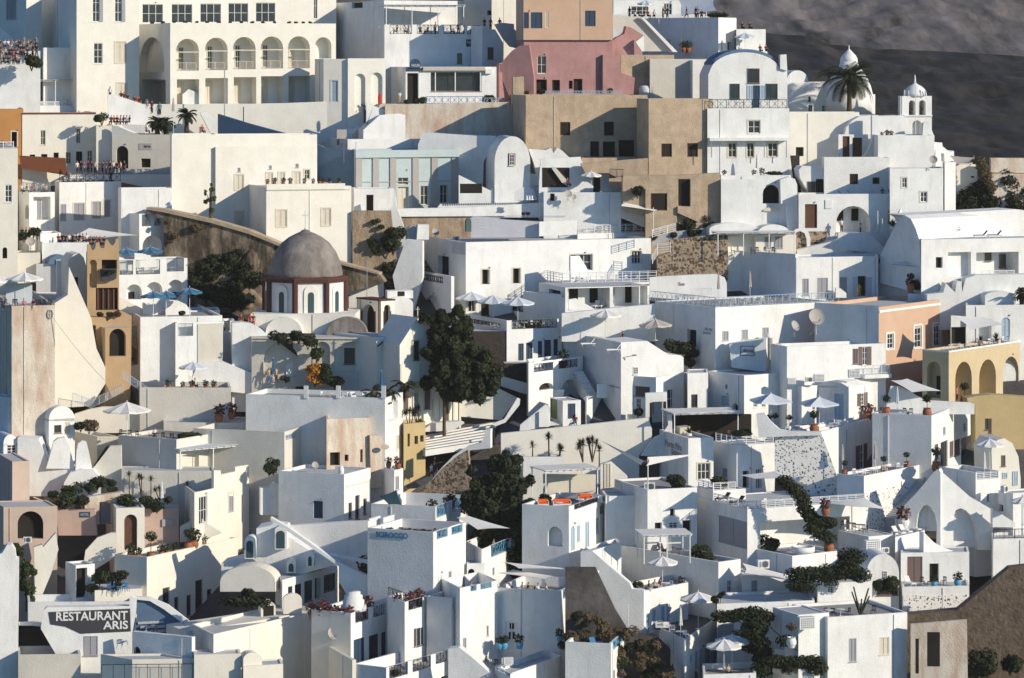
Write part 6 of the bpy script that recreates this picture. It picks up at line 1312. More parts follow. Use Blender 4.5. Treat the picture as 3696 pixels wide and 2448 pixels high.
h('white two-storey house with recessed balcony under the long vault',1480,1490,2480,628,1300,[(1615,778,1672,870,'k'),(1718,735,1915,950,'n',1.0),(1960,735,2322,930,'n',2.4)],y=18,p=.1,d=6,dy=-2.4)
HV=CUR
flush(HV,[(2105,730,2160,820,'o'),(2228,760,2285,880,'o')],d=2.3)
for x0,x1 in((2010,2150),(2150,2290)):railing(HV.root,HV.org,HV.R.w(HV.R.hit(x0,900)[0],HV.R.hit(x0,935)[1],.1),HV.R.w(HV.R.hit(x1,900)[0],HV.R.hit(x0,935)[1],.1),.6,'h','frame')
BRV=slab('broad white barrel roof with skylight dormer',[(1345,420),(1800,396),(2300,368),(2340,372),(2500,400),(2500,640),(2100,650),(1500,632),(1470,620),(1440,530),(1400,450)],1000,y=18,th=5,m='white',dy=-1.2,nm='vault_roof',cat='vault roof')
DM=slab('small white dormer with dark window on the barrel roof',archout(1590,1650,560,515,612),640,y=18,th=2,m='white',at=BRV.Y-.3,nm='dormer',cat='dormer');flush(DM,[(1606,552,1644,600,'k')])
pots([pt(1800,612,BRV.Y-.6)],'on the barrel roof by the dormer',3,'leafdark','terracotta',1.3)
loungers(HV,'on the roof of the recessed balcony house',[2000,2120],1.2,'navy','dark',rz=-1.5,z=HV.zt)
h('white projecting porch cube left of the recessed balcony',1670,1800,1935,640,1060,y=30,p=.1,d=4,dy=-3.4)if False else None
slab('blue-white stepped wall right of the fence',[(780,570),(1050,575),(1200,730),(1330,825),(1200,850),(1100,745),(900,720),(830,735),(780,700)],860,y=0,th=1.5,m='white',dy=1.0)
slab('white picket fence beside the stone arch',sum([[(690+i*18,640),(690+i*18,575-i*1.5),(698+i*18,565-i*1.5),(706+i*18,575-i*1.5),(706+i*18,640)]for i in range(5)],[]),650,y=0,th=.05,m='frame',dy=0,nm='picket_fence',cat='fence')
SA=slab('rough stone wall with white arched gateway',[(420,560),(700,560),(665,640),(540,690),(540,740),(420,740)],760,y=4,th=.6,m='stone',dy=.4,nm='stone_wall',cat='stone wall')
slab('white round arch frame in front of the stone wall',[(395,560),(415,540),(450,530),(500,535),(530,570),(542,620),(542,710),(515,715),(510,620),(495,575),(450,550),(420,570),(395,575)],760,y=4,th=.4,m='white',dy=-.1,nm='garden_arch',cat='arch')
h('cream-lit porch house under white pergola with small dome',-245,-240,420,590,950,[(-160,600,75,735,'n',1.0),(150,605,205,700,'g'),(240,600,305,702,'g')],y=8,p=.05,d=5,dy=.2,m='warm')
pergola('white pergola with flat pale roof by the small dome',-250,410,575,745,Yg(950)-1.6,3,y=8,posts=4,beams=10)
slab('small white dome roof behind the pergola',archout(100,360,562,500,600),700,y=8,th=3,m='white',dy=-1,nm='vault_roof',cat='vault roof');slab('low shaded barrel roof left of the small dome',archout(-320,100,540,485,600),700,y=8,th=3,m='white',dy=-.5,nm='vault_roof',cat='vault roof')
PGH=CUR
for x in(50,95,165,215,235,-120):o=inst(('ch','black'),b_chair('black'),pt(x,752,Yg(950)-1.0),random.uniform(0,6));lab(o,'dark chair under the white pergola by the small dome','chair')
h('large shaded grey blank wall house with curved top',-870,415,422,752,1200,y=42,m='white',p=.2,d=6,dy=-.5)
h('white two-door house with glass doors and grey shutters',415,421,1122,780,1180,[(472,962,528,1104,'g'),(600,955,692,1125,'g'),(793,948,856,1080,'g'),(948,940,1022,1112,'K')],y=14,m='white',p=.25,d=6,dy=-1)
HQ=CUR
for a,b in((905,946),(1024,1066)):trims(HQ,a,948,b,1114,'lightblue',.06,'shutter')
person(at(958,1120,0,HQ.Y+.2),'stand',.2,'yellow','yellow','person in yellow standing in the open doorway')
slab('x',[(760,1125),(760,1040),(800,1045),(850,1085),(850,1125)],1180,parent=HQ,at=HQ.Y-1,x0=421,y=14,th=.3,m='white',pn='curved_divider')
for x in(732,1095):trims(HQ,x-3,780,x+3,1130,'grey',.05,'drainpipe')
slab('bright white curved roof behind the two-door house',[(430,720),(540,690),(700,650),(835,622),(835,700),(905,690),(905,740),(835,760),(500,780),(430,775)],860,y=2,th=3,m='white',dy=1,nm='house',cat='house')
h('lilac shaded house wall behind the terracotta pots',1110,1380,1400,850,1100,y=48,m='white',p=.2,d=5,dy=-1)
slab('white sloping stair parapets climbing to the lilac house',[(1125,745),(1200,745),(1210,735),(1335,825),(1300,830),(1200,830)],900,y=4,th=1,m='white',dy=-1.0)
sail('thin white shade sail over the terracotta pots',[pt(1140,832,Yg(1200)),pt(1340,812,Yg(1200)-1),pt(1740,862,Yg(1200)-1),pt(1560,872,Yg(1200)-3)],'canvas',.3)
YT=Yg(1200)-3.0
domeO('round white column beside the terracotta pots',1592,1080,[(14,1080),(14,870),(22,866),(22,860)],'white',12,Y=YT,cat='column',nm='column')
pots([pt(1400,1075,YT),pt(1545,1088,YT-.4),pt(1618,1085,YT-.4)],'under the thin white sail',2,'leafdark',sc=1.2)
for i,(x,y_)in enumerate(((1420,1000),(1470,1030),(1560,1000))):bush(pt(x,y_+40,YT+1),'under the thin white sail',.9,'leafdark',seed=i)
h('white terrace base under the terracotta pots',1372,1378,1900,1090,1200,y=4,p=.02,d=5,dy=-3.5,m='white')
slab('low white wavy chimney roofs right of the terracotta pots',[(1680,1080),(1700,1000),(1780,1080),(1795,985),(1835,985),(1840,1080),(1870,960),(1960,930),(2460,925),(2460,1400),(1540,1400),(1540,1100)],1400,y=4,th=2.4,m='white',dy=-2.0,nm='house',cat='house')
h('white balcony house with slatted white rail at the right edge',2280,2300,2600,805,1300,y=20,p=.1,d=5,dy=-4)if False else None
slab('grey-blue low vault front with dark hatch at the right edge',archout(2035,2300,1110,1072,1280),1400,y=4,th=3,m='white',dy=-4.2,nm='house',cat='house');flush(slab('x',[(0,0),(1,0),(1,1)],1400)if False else CUR,[])
o=inst(('palm',5),b_palm(5,2.6,1.5,30),pt(2350,1270,Yg(1400)-5),0);lab(o,'small palm at the right edge','palm tree')
h('white rounded parapet house with arched blue door',1868,1872,2420,1190,1530,[(1980,1310,2090,1500,'n',1),(2175,1292,2248,1500,'^v')],y=8,p=.2,d=5,dy=-4)
HR=CUR
sail('white wrinkled shade sail over the restaurant terrace at the right',[pt(1745,1275,Yg(1800)-4),pt(2040,1290,Yg(1800)-3),pt(2210,1352,Yg(1800)-5),pt(1925,1395,Yg(1800)-7)],'canvas',.3)
h('dark restaurant interior wall under the right shade sail',1740,1745,1880,1280,1530,[(1745,1375,1875,1520,'k')],y=8,p=.05,d=3,dy=-3.8)
h('apricot stucco house with white framed windows',576,1128,1738,1205,1800,[(1198,1430,1252,1560,'x'),(1432,1380,1490,1550,'x'),(1596,1362,1648,1535,'x')],yr=1142,m='apricot',p=.45,d=6,dy=-5.6,cap=None,nm='stucco_house',lm='white')
HO=CUR
trims(HO,580,1180,1127,1850,'white',.02,'white_render');
trims(HO,1128,1196,1738,1215,'white',.1,'coping')
for x0,y0,x1,y1 in((1186,1418,1262,1572),(1420,1350,1502,1562),(1584,1332,1662,1548)):
 for q in((x0,y0,x0+10,y1),(x1-10,y0,x1,y1),(x0+10,y0,x1-10,y0+12),(x0+10,y1-10,x1-10,y1)):trims(HO,*q,'white',.06,'window_surround')
trims(HO,1698,1205,1712,1545,'apricot',.15,'drainpipe')
dish(pt(590,1440,HO.Y-4),'large on tripod before the lilac wall of the apricot house',.35,2.2);dish(pt(405,1460,HO.Y-5),'beside the large tripod dish',.8,1.4)
T(2,1)
h('white building with crossed white railing and folded parasols',1335,1852,2870,1208,1850,[(1910,1410,1965,1490,'g'),(2075,1398,2130,1475,'g'),(2252,1380,2308,1470,'g'),(1612,1398,1688,1540,'k')],yr=1160,m='white',p=.1,d=8,dy=-3.0,fl='paving')
HY_=CUR
rail(HY_,1860,2865,hgt=1.15,st='Q');rail(HY_,1290,1845,hgt=1.15,st='Q')
text_part(HY_,'Aria',1755,1380,1825,1405,'pilaster',shear=.3);text_part(HY_,'Suites',1745,1412,1815,1436,'pilaster',shear=.3)
slab('white curved-top terrace wall behind the crossed railing',[(1290,950),(1620,930),(1860,922),(1930,950),(1950,1000),(1950,1180),(1290,1120)],1200,y=4,th=.5,m='white',dy=-1.4)
WX=CUR;text_part(WX,'Sun',1540,990,1590,1020,'pink')
h('small white twin chimney pots on the crossed-rail terrace',1590,1595,1650,1062,1120,y=4,p=.02,d=1,dy=-2,cat='chimney',nm='chimney')
rr=slab('rear white lattice parapet of the crossed-rail terrace',[(1660,1110),(1860,1100),(1860,1116),(1660,1122)],1200,y=4,th=.1,m='white',dy=-2.4);railing(rr.root,rr.org,rr.R.w(*rr.R.hit(1660,1112),0),rr.R.w(*rr.R.hit(1820,1105),0),.9,'x','whitemetal')
cumb(on(HY_,1880,.8,HY_.zt),'on the white crossed-rail terrace','canvas_beige',3.9);cumb(on(HY_,2148,1.2,HY_.zt),'on the white crossed-rail terrace','canvas_beige',3.9)
tables(HY_,'on the white crossed-rail terrace',[1980,2100,2230],1.2,z=HY_.zt);chairs(HY_,'on the white crossed-rail terrace',[1950,2010,2080,2130,2200,2260,2320],1.3,z=HY_.zt)
slab('cream sunlit courtyard wall behind the scalloped parasols',[(540,1260),(960,1215),(1335,1180),(1335,1500),(540,1500)],1700,y=6,th=1,m='white',dy=-2.0)
flush(CUR if False else HP,[])
umb(pt(915,1500,Yg(1700)-3.5),'with scalloped rim before the cream courtyard wall','canvas',1.9,3.2,rz=.1);umb(pt(1340,1490,Yg(1700)-3.5),'with scalloped rim before the cream courtyard wall','canvas_beige',2.0,1.9,rz=.1)
person(pt(1060,1505,Yg(1700)-4),'sit',-1.3,'maroon','navy','tanned person in maroon lounging beside the scalloped parasol');
for x in(760,980):loungers(HP,'in the courtyard with scalloped parasols',[x],-3,'canvas',rz=-1.2,z=pt(x,1500,Yg(1700)-3)[2])
T(0,2)
h('grey-beige wall block under the orange gate above dark steps',825,830,1105,172,560,y=-8,m='greige',p=.1,d=3,dy=-1.2)
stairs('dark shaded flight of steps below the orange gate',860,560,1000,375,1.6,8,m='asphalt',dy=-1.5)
slab('brown shadowed diagonal wall right of the orange gate',[(1108,30),(1200,80),(1330,170),(1488,245),(1400,300),(1260,270),(1200,170),(1108,100)],430,y=5,th=.6,m='tan',dy=-2)  # tan puts the slope's brown shadow into its colour
slab('pale beige blank wall right of the orange gate',[(1105,-60),(1495,-60),(1495,240),(1340,190),(1220,120),(1108,30)],430,y=5,th=2,m='greige',dy=-1.2)
slab('small white stepped pillar walls beside the dark recess',[(1075,430),(1090,290),(1180,275),(1190,235),(1255,260),(1260,330),(1215,430)],430,y=5,th=1,m='cream',dy=-2.6)
slab('dark recess panel beside the small stepped pillars',[(1245,420),(1262,250),(1400,270),(1350,430)],430,y=5,th=.5,m='dark',dy=-2.3)  # flat dark slab stands in for the shade of the recess
slab('white leaning buttress beside the dark recess',[(1350,430),(1395,290),(1480,262),(1480,440)],430,y=5,th=1,m='cream',dy=-2.6)
bush(pt(1110,265,Yg(430)-2.8),'trailing over the small stepped pillars',.7,'leaf2',seed=2,adj='trailing green')
B0=h('long cream blank-walled block below the white curved terraces',1190,1195,1975,470,900,y=-3,m='cream2',p=.5,d=7,dy=-1.4,fl='paving')
for i,x in enumerate((1440,1560,1640,1760,1830)):pots([on(B0,x,.6,B0.zt-.3)],'on top of the long cream block',0,'leafdark')
tables(B0,'on top of the long cream block',[1680],1.5);umb(on(B0,1650,3.5,B0.zt-.3),'above the long cream block','canvas_pale',1.7,2.4)
person(on(B0,1668,1.0,B0.zt-.3),'sit',.5,'white','navy','person seated by the pale parasol above the cream block')
slab('curved white terrace walls with diagonal coping',[(1505,430),(1505,320),(1650,380),(1690,260),(1900,250),(2000,290),(2210,370),(2360,360),(2440,470),(2440,560),(1900,500)],600,y=6,th=2,m='white',dy=-1,nm='house',cat='house')
cumb(pt(2335,440,Yg(600)-1.5),'with bare-chested bather on the white curved terrace','canvas_blue',3.0)
T(1,2)
person(pt(230,425,Yg(600)-1.3),'lift',.8,'beige','maroon','bather with raised arm beside the folded blue parasol');person(pt(170,430,Yg(600)-1.5),'stand',.8,'beige','blue','slim bather left of the folded blue parasol')
slab('small white niche wall with rounded top by the bathers',archout(315,460,300,255,470),560,y=6,th=1,m='white',dy=-1.4,nm='wall')
for i,(x,y_)in enumerate(((310,410),(430,500),(425,540))):bush(pt(x,y_+15,Yg(600)-2),'clipped round beside the bathers',.6,'leafdark',seed=i)
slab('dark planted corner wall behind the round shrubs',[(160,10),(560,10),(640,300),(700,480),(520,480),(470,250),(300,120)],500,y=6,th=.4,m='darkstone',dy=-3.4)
for i,(x,y_,l)in enumerate(((250,60,'leafdark'),(420,50,'leafdark'),(590,200,'leaf'),(620,330,'leaf'),(550,330,'marigold'),(560,420,'marigold'),(640,400,'leafdark'),(500,100,'leafdark'),(730,440,'leafdark'))):bush(pt(x,y_+30,Yg(600)-2.6),'in the planted corner before the church',1.1,l,seed=i%5,adj='orange flowering' if l=='marigold' else 'dark green')
pole(pt(535,330,Yg(600)-3),6.5,'in the planted corner before the church','bark',.06)
WH=h('white terrace house with deckchairs and banana plants',-30,1160,1312,562,1330,[(1180,590,1268,750,'n',.6),(1255,880,1282,1000,'c'),(500,470,740,556,'f'),(778,480,1138,560,'f')],yr=505,m='white',p=.5,d=7,dy=-3,fl='paving')
WH.root['label']='white terrace house with deckchairs and banana plants'
for x in(486,762,1150):trims(WH,x-18,455,x+18,562,'white',.1,'pillar',d=-.02)
tables(WH,'on the banana-plant terrace',[690,800],1.5,z=WH.fz);chairs(WH,'on the banana-plant terrace',[630,790,830],1.5);loungers(WH,'on the banana-plant terrace',[900,1000],1.2)
cumb(on(WH,1130,1.2),'small on the banana-plant terrace','canvas_blue',3.4)
for x,s in((1060,3),(1190,5),(1340,6)):o=inst(('palm',50+s),b_palm(50+s,.9,2.0,12),on(WH,x,2.2),s);lab(o,'broad-leaved banana plant on the white terrace house','banana plant')
slab('grey-blue pool ledge wall left of the banana-plant terrace',[(60,600),(270,600),(270,660),(60,660)],700,y=2,th=1,m='grey',dy=-2.2)
h('cream two-step flat building with small white balustrades',-480,300,660,850,1500,[(310,868,400,940,'Q'),(512,770,575,860,'Q'),(585,745,645,830,'Q')],yr=730,m='cream2',p=1.0,d=7,dy=-1.8,fl='greige')
h('peeling ruined stucco house with dark window',655,660,1030,742,1500,[(690,1025,775,1138,'K'),(815,1045,848,1100,'k'),(948,1000,970,1110,'k')],y=20,m='peel',p=.4,d=5,dy=-1.9)
RU=CUR
slab('narrow ruined doorway strip with hanging oval sign',[(1030,880),(1130,890),(1130,1330),(1040,1330)],1400,y=20,th=.8,m='peel',dy=-2.6);flush(CUR if False else RU,[])
sg=MB();sg.lathe(Z3,[(.02,0),(.5,.01),(.5,.06),(.02,.07)],20);o=sg.build('hanging_sign','rose');o.location=pt(1158,980,Yg(1400)-2.9);o.rotation_euler=(math.pi/2,0,.4);o.scale=(1,.6,1);tag(o,'faded oval hanging sign beside the ruined doorway','sign')
WC=h('white house with navy window and three tall front windows',250,810,1036,1215,1850,[(548,1441,628,1590,'b'),(848,1455,878,1590,'o'),(905,1392,942,1600,'o'),(974,1420,1002,1555,'o')],yr=1150,m='white',p=.35,d=8,dy=-2.6)
trims(WC,830,1290,1025,1300,'framecream',.06,'ledge')
domeO('small white rounded chimney on the navy-window house roof',785,1210,[(24,1215),(24,1165),(14,1145),(0,1140)],'white',10,Y=WC.Y+.6,cat='chimney',nm='chimney')
slab('small white gabled portal left of the navy-window house',[(95,1330),(180,1325),(220,1282),(265,1310),(270,1560),(95,1560)],1600,y=10,th=1.5,m='white',dy=-3,nm='portal',cat='portal');flush(CUR if False else WC,[])
h('mustard orange house wall with slit windows beside the street',1290,1320,1505,785,1150,[(1352,865,1372,975,'k'),(1412,885,1442,955,'k'),(1460,880,1490,935,'k')],yr=765,m='mustard',p=.3,d=4,dy=-1.6)
for x,k in((1370,3),(1445,5)):yucca(on(CUR,x,.8,CUR.zt-.4 if False else pt(0,870,CUR.Y)[2]),'on the mustard orange house',2.4,k,3,1.1,'leafdark')
SCS=None
if False:slab('sunlit church side wall with brick-framed lancet windows',[(1068,50),(1190,-20),(1440,-60),(1560,-40),(1600,400),(1800,560),(1805,770),(1480,840),(1310,840),(1068,500)],840,y=20,th=6,m='warm',dy=-.2,nm='church',cat='church wing')
if False:flush(CG,[(1312,470,1352,690,'^h'),(1492,435,1542,655,'^h'),(1400,520,1440,700,'g'),(1665,560,1700,770,'h')])
slab('worn white steps platform at the church foot',[(1480,840),(1560,780),(1640,770),(1800,760),(1840,775),(1740,840),(1500,850)],860,y=5,th=1.5,m='white2',dy=-1)
def sheet(name,pts,m,lift=0,kind='structure',label=None):
 mb=MB();V=[pt(x,y,Yg(y)+(dy if len(q)>2 else 0))for q in pts for x,y,*r in[q]for dy in[r[0]if r else 0]];V=[(a,b,c+lift)for a,b,c in V];mb.poly(V);o=mb.build(name,m,None,Z3);o['kind']=kind
 bm=bmesh.new();bm.from_mesh(o.data);bmesh.ops.triangulate(bm,faces=bm.faces);bm.to_mesh(o.data);bm.free();return o
sheet('street',[(1290,1350),(1440,1340),(1600,1250),(1800,1060),(2080,960),(2160,800),(2700,600),(2900,560),(3230,590),(3240,700),(3100,760),(2400,830),(2300,1000),(3000,1300),(3000,400),(2100,400),(1290,1000)][:12],'asphalt',.1)
for k in range(7):
 f=k/7;ya,yb_=1030-f*150,950-f*190;S_=slab('broad painted white street step before the church',[(1505,ya-22),(2010+f*120,yb_-22),(2010+f*120,yb_+30),(1505,ya+30)],1040,y=22,th=.12,m='white2',dy=-3.0+k*1.1,nm='step',cat='step',pn='riser')
 slab('x',[(1505,ya-20),(2010+f*120,yb_-20),(2010+f*120,yb_+30),(1505,ya+30)],1040,parent=S_,at=S_.Y+.14,x0=1505,y=22,th=1.0,m='paving',pn='tread')
person(pt(1555,1250,Yg(1250)-2),'walk',1.0,'white','black','pedestrian in white top walking up the shaded street');person(pt(1585,1190,Yg(1190)-2),'walk',1.0,'maroon','navy','pedestrian in maroon top further up the shaded street')
slab('stone parapet wall with white coping beside the street',[(1440,1350),(1570,1255),(1640,1170),(1770,1060),(1870,1000),(1890,1350),(1800,1400),(1440,1380)],1420,y=-12,th=.8,m='stone',dy=-2.5,nm='stone_wall',cat='stone wall')
slab('thick white winding coping wall along the street',[(1560,1262),(1640,1160),(1750,1050),(1860,975),(1990,940),(2020,840),(2060,830),(2060,990),(1880,1010),(1780,1075),(1660,1185),(1580,1275)],1280,y=-12,th=1.0,m='white',dy=-2.8)
slab('white pointed parapet wall between street and upper road',[(2080,780),(2180,740),(2290,560),(2315,570),(2310,620),(2190,770),(2110,800)],830,y=5,th=.5,m='white',dy=-1)
slab('shaded grey-white boundary wall behind the big conifer',[(1800,600),(1800,720),(2150,750),(2290,560),(2130,480),(1900,560)],760,y=5,th=.6,m='warm',dy=1.5)
h('dark stone base block behind the big conifer',1880,1885,2195,-10,420,y=3,m='darkstone',p=.02,d=3,dy=1.4)
pole(pt(2090,960,Yg(960)-3),1.8,'gate post of the street wall','black',.12,'gate post')
TB=h('white terrace with turquoise railings and green canopy',1040,1590,1862,1490,2100,[(1600,1468,1695,1580,'y'),(1735,1420,1828,1520,'y')],yr=1385,m='white',p=1.3,d=6,dy=-3.4)
for x in(1560,1700,1720):pots([on(TB,x,2.0)],'on the terrace with turquoise railings',0,'leafdark','black',1.5)
sail('dark green glossy canopy beside the turquoise-railed terrace',[pt(1110,1400,TB.Y+1),pt(1255,1348,TB.Y+1),pt(1305,1475,TB.Y-.5),pt(1190,1470,TB.Y-.5)],'teal',.1,'canopy','canopy')
h('slim white stair turret with flower pot on its corner',1155,1238,1314,1180,1560,[(1248,1230,1280,1345,'g')],yr=1160,m='white',p=.2,d=3,dy=-3.8)
pots([on(CUR,1190,.3,CUR.zt),on(CUR,1270,.4,CUR.zt)],'on the slim white turret corner',0,'flower',sc=1.2,adj='reddish ')
tree('big shadowy green tree in the middle of the slope',2110,1900,-4.5,[(-2.6,0,5.6,1.5),(5,0,5.5,1.3),(4.6,0,1.4,1.7),(3,0,7.6,1.4),(.8,0,-1.6,2.4),(1.6,0,-3.8,2.1),(2.0,0,-6,1.7),(0,0,3,2.6),(1.8,0,4.2,2.5),(-1,0,5.4,2.3),(1.2,0,6.8,2.2),(-1.8,0,7.6,1.5),(0.4,0,9.2,2.0),(1.9,0,9.6,1.3),(3.4,0,2.6,1.9),(3.6,0,4.8,1.5),(-1.4,0,1.4,2.0),(1.6,-1,.6,2.4),(-2.4,0,9.2,.8),(4.4,0,3.6,1.2),(1.0,0,10.8,.9)],4,'leafdark',26000,.2,11)
T(0,2)
h('blue-grey shaded house at the left edge with white corner strip',-200,66,232,556,1400,y=-8,m='white',p=.2,d=6,dy=-3.0)
h('low shaded white house carrying a small half-barrel roof',205,418,640,745,1420,[(462,792,525,862,'o'),(552,768,598,862,'c')],y=30,m='white',p=.02,d=6,dy=-3.8)
HV2=CUR
slab('x',archout(418,640,745,628,760),1420,parent=HV2,at=HV2.Y,x0=418,y=30,th=6,m='white',pn='vault_roof')
rail(HV2,66,220,hgt=1,st='z')if False else None
h('small white round-topped dormer house at the left edge',-60,30,150,960,1500,[(58,938,140,1040,'x')],y=25,m='white',p=.02,d=5,dy=-4.6)
slab('x',archout(30,150,950,872,965),1500,parent=CUR,at=CUR.Y,x0=30,y=25,th=5,m='white',pn='vault_roof')
slab('bright blue-shaded sloping roof between two chimneys',[(150,900),(330,910),(420,1130),(640,1160),(640,1400),(200,1400),(150,1150)],1500,y=0,th=3,m='white',dy=-4.4,nm='house',cat='house')
for(pp,lb_)in(([(395,1165),(460,935),(500,905),(555,900),(590,960),(640,1165)],'wide white tapering chimney pair at the left'),([(640,1250),(655,1010),(670,945),(700,930),(740,940),(760,1020),(805,1250)],'tall narrow white tapering chimney at the left')):
 slab(lb_,pp,1500,y=10,th=1.2,m='white',dy=-5.0,nm='chimney',cat='chimney')
slab('white mound-shaped vault end with rounded top',[(525,1450),(545,1290),(600,1200),(700,1170),(800,1180),(860,1240),(860,1450)],1520,y=6,th=4,m='white',dy=-5.6,nm='house',cat='house')
h('salmon pink house with recessed panel at the left edge',-300,105,252,1105,1850,[(-60,1150,12,1500,'n',.3)],y=20,m='salmon',p=.1,d=5,dy=-6)
CUR.root['label']='salmon pink block house at the left edge'
TR=h('cream terrace house with large white parasol and dark tables',1010,1508,1812,915,1500,[(1560,1040,1700,1180,'n',.6)],yr=858,m='cream2',p=.4,d=8,dy=-3.8,fl='paving')
umb(pt(1085,890,TR.Y+4),'on the cream terrace house','canvas',2.7,3.0,rz=.2)
h('dark-floored terrace between round shrub and parasol',640,830,1012,890,1200,y=4,m='cream2',p=.3,d=5,dy=-2)
tables(TR,'on the cream parasol terrace',[1060,1330],1.6,'black','dark');chairs(TR,'on the cream parasol terrace',[1020,1110,1180,1290,1400,1440,1490],1.6,'black','dark')
person(on(TR,1322,2.2),'sit',.2,'white','navy','person in white seated on the cream parasol terrace');bush(on(TR,1640,1.5,TR.zt-.2),'hedge at the right end of the cream parasol terrace',.8,'leaf',sq=(2,1,.5),seed=7);bush(on(TR,1560,1.0,TR.zt-.4),'beside the hedge of the parasol terrace',.7,'leafdark',seed=2)
bush(pt(760,850,TR.Y+2),'with dry blossom on the cream terrace',1.1,'dry',seed=1,adj='brownish');bush(pt(690,840,TR.Y+2),'beside the brownish shrub on the cream terrace',.8,'leafdark',seed=2)
slab('pale cream courtyard wall behind the large white parasol',[(635,700),(760,660),(870,640),(1100,640),(1100,700),(1400,720),(1400,860),(640,860)],900,y=3,th=1,m='cream',dy=-1.0)
for(x0,y0,x1,y1)in((1050,400,1555,745),(780,650,1050,520),(780,650,620,590)):
 a,b=pt(x0,y0,Yg(820)-1.2),pt(x1,y1,Yg(820)-2.4);o=railing(None,(0,0,0),a,b,1.0,'v','lightblue');tag(o,'pale blue stair railing by the dark steps','railing')
h('cream long low roof strip with two flower bowls',1395,1400,2440,770,1080,y=-2,m='cream2',p=.1,d=4,dy=-.6)
pots([on(CUR,1870,.3,CUR.zt),on(CUR,1980,1,CUR.zt+.3)],'bowl-shaped on the cream low roof',0,'flower',sc=1.8)
for x in(1550,1630):domeO('small cream cylinder post beside the blue stair railing',x,820,[(12,830),(12,770),(0,768)],'cream',10,dy=-1.5,cat='bollard',nm='bollard')
PG=pergola('cream-lit porch pergola with pale blue reed roof',1540,2105,1010,1180,TR.Y-.6,3.4,y=38,m='frame',roofm='canvas_pale',posts=3,beams=10)
slab('dark green staircase recess beside the cream terrace',[(790,1150),(900,985),(930,985),(845,1155)],1200,y=2,th=1.5,m='leaf',dy=-4,nm='stairs',cat='stairs');CUR.root if False else None
slab('cream buttress wall with round arch niche',[(790,1170),(940,975),(1035,970),(1040,1420),(900,1250),(800,1180)],1460,y=2,th=1,m='cream2',dy=-4.6);AB=CUR
HH=h('cream two-storey house with tall white windows',1580,1662,2128,1370,1900,[(1700,1400,1772,1640,'G'),(1955,1375,1992,1530,'g+')],yr=1245,m='cream',p=.5,d=6,dy=-5.2)
slab('x',[(1828,1400),(1828,1180),(1885,1180),(1890,1215),(2010,1190),(2010,1150),(2125,1132),(2128,1400)],1900,parent=HH,at=HH.Y-.01,x0=1662,y=HH.a,th=.3,m='cream',pn='stepped_parapet')
h('cream flat retaining block behind the young palms',1035,1040,1835,1180,1600,y=-3,m='cream2',p=.1,d=4,dy=-3.6)
for i,(x,y_,hh)in enumerate(((1105,1420,2.6),(1210,1420,2.2),(1290,1420,2.0),(1365,1440,1.4),(1600,1420,1.8))):yucca(pt(x,y_,TR.Y-3),'in the row before the cream retaining block',hh,i,1 if i%2==0 else 2,1.0,'leaf')
cumb(pt(1382,1450,TR.Y-3.2),'among the young yuccas','canvas',2.2)
for i,(x,y_,r)in enumerate(((620,1380,1.2),(600,1450,1.3),(700,1460,1.0),(760,1340,.9),(830,1300,1.0),(880,1290,.9),(960,1290,.7),(1090,1460,1.1),(1130,1500,1.0),(1260,1470,1.1),(1340,1500,1.0),(1430,1430,.6),(550,1500,1.2),(960,1340,.6),(2300,1180,1.0),(2340,1120,.8),(450,1390,.7))):bush(pt(x,y_+30,TR.Y-3.5-.02*(y_-1300)),'in the dense planting of the left-hand courtyard',r,['leafdark','leaf','leafdark','flower' if i==6 else 'leaf'][i%4],seed=i%5)
PO=slab('pinkish stone doorway portico with tiled top',[(725,1410),(1040,1365),(1060,1380),(1040,1640),(980,1640),(980,1440),(850,1450),(850,1640),(725,1640)],1640,y=10,th=1,m='peel',dy=-7.6,nm='portico',cat='portico');flush(PO,[(862,1470,950,1640,'g')],d=.9)
T(0,3)
PE=h('peach house with wide arched dark opening',-60,30,490,78,700,[(150,112,370,350,'^K',.8)],y=8,m='salmon',p=.1,d=5,dy=-6.4)
slab('pinkish low gable wall above the shaded alley',[(280,-5),(480,75),(580,110),(810,95),(830,320),(500,320),(480,90)],420,y=0,th=.8,m='rose',dy=-5.4);HS=CUR
trims(HS,680,118,770,165,'navy',.05,'sign_board');text_part(HS,'HOTEL',690,128,760,152,'lightblue')
slab('cream left alley wall lit at its edge',[(370,420),(475,300),(500,440),(440,640),(340,880),(300,880),(290,420),(360,400)],900,y=10,th=1,m='cream',dy=-5.5)
ac(pt(235,380,PE.Y-1.5),'on the ledge of the peach house',0)
sheet('alley',[(500,330),(840,300),(720,500),(560,600),(560,880),(330,880),(500,440)],'asphalt',.6)
h('cream doorway tower with tall open door',905,992,1236,88,560,[(1062,140,1172,440,'^d',.5)],y=12,m='cream',p=.1,d=2.5,dy=-5.2)
h('pale terracotta garden wall behind the potted plants',1230,1236,1528,90,420,y=10,m='rose',p=.05,d=3,dy=-4.6);trims(CUR,1385,180,1475,240,'pilaster',.2,'vent')
slab('cream curving wall left of the doorway tower',[(715,560),(730,450),(830,340),(940,300),(990,300),(990,500),(800,620)],640,y=6,th=.6,m='cream',dy=-6)
CL=h('long cream house with tall narrow louvred windows',980,1255,2032,505,880,[(1390,765,1450,920,'o'),(1490,845,1528,980,'o'),(1595,828,1635,1010,'o'),(1670,700,1732,1090,'o'),(1770,778,1808,960,'o'),(1912,680,1968,1040,'o')],yr=310,m='cream',p=.5,d=7,dy=-6,fl='paving')
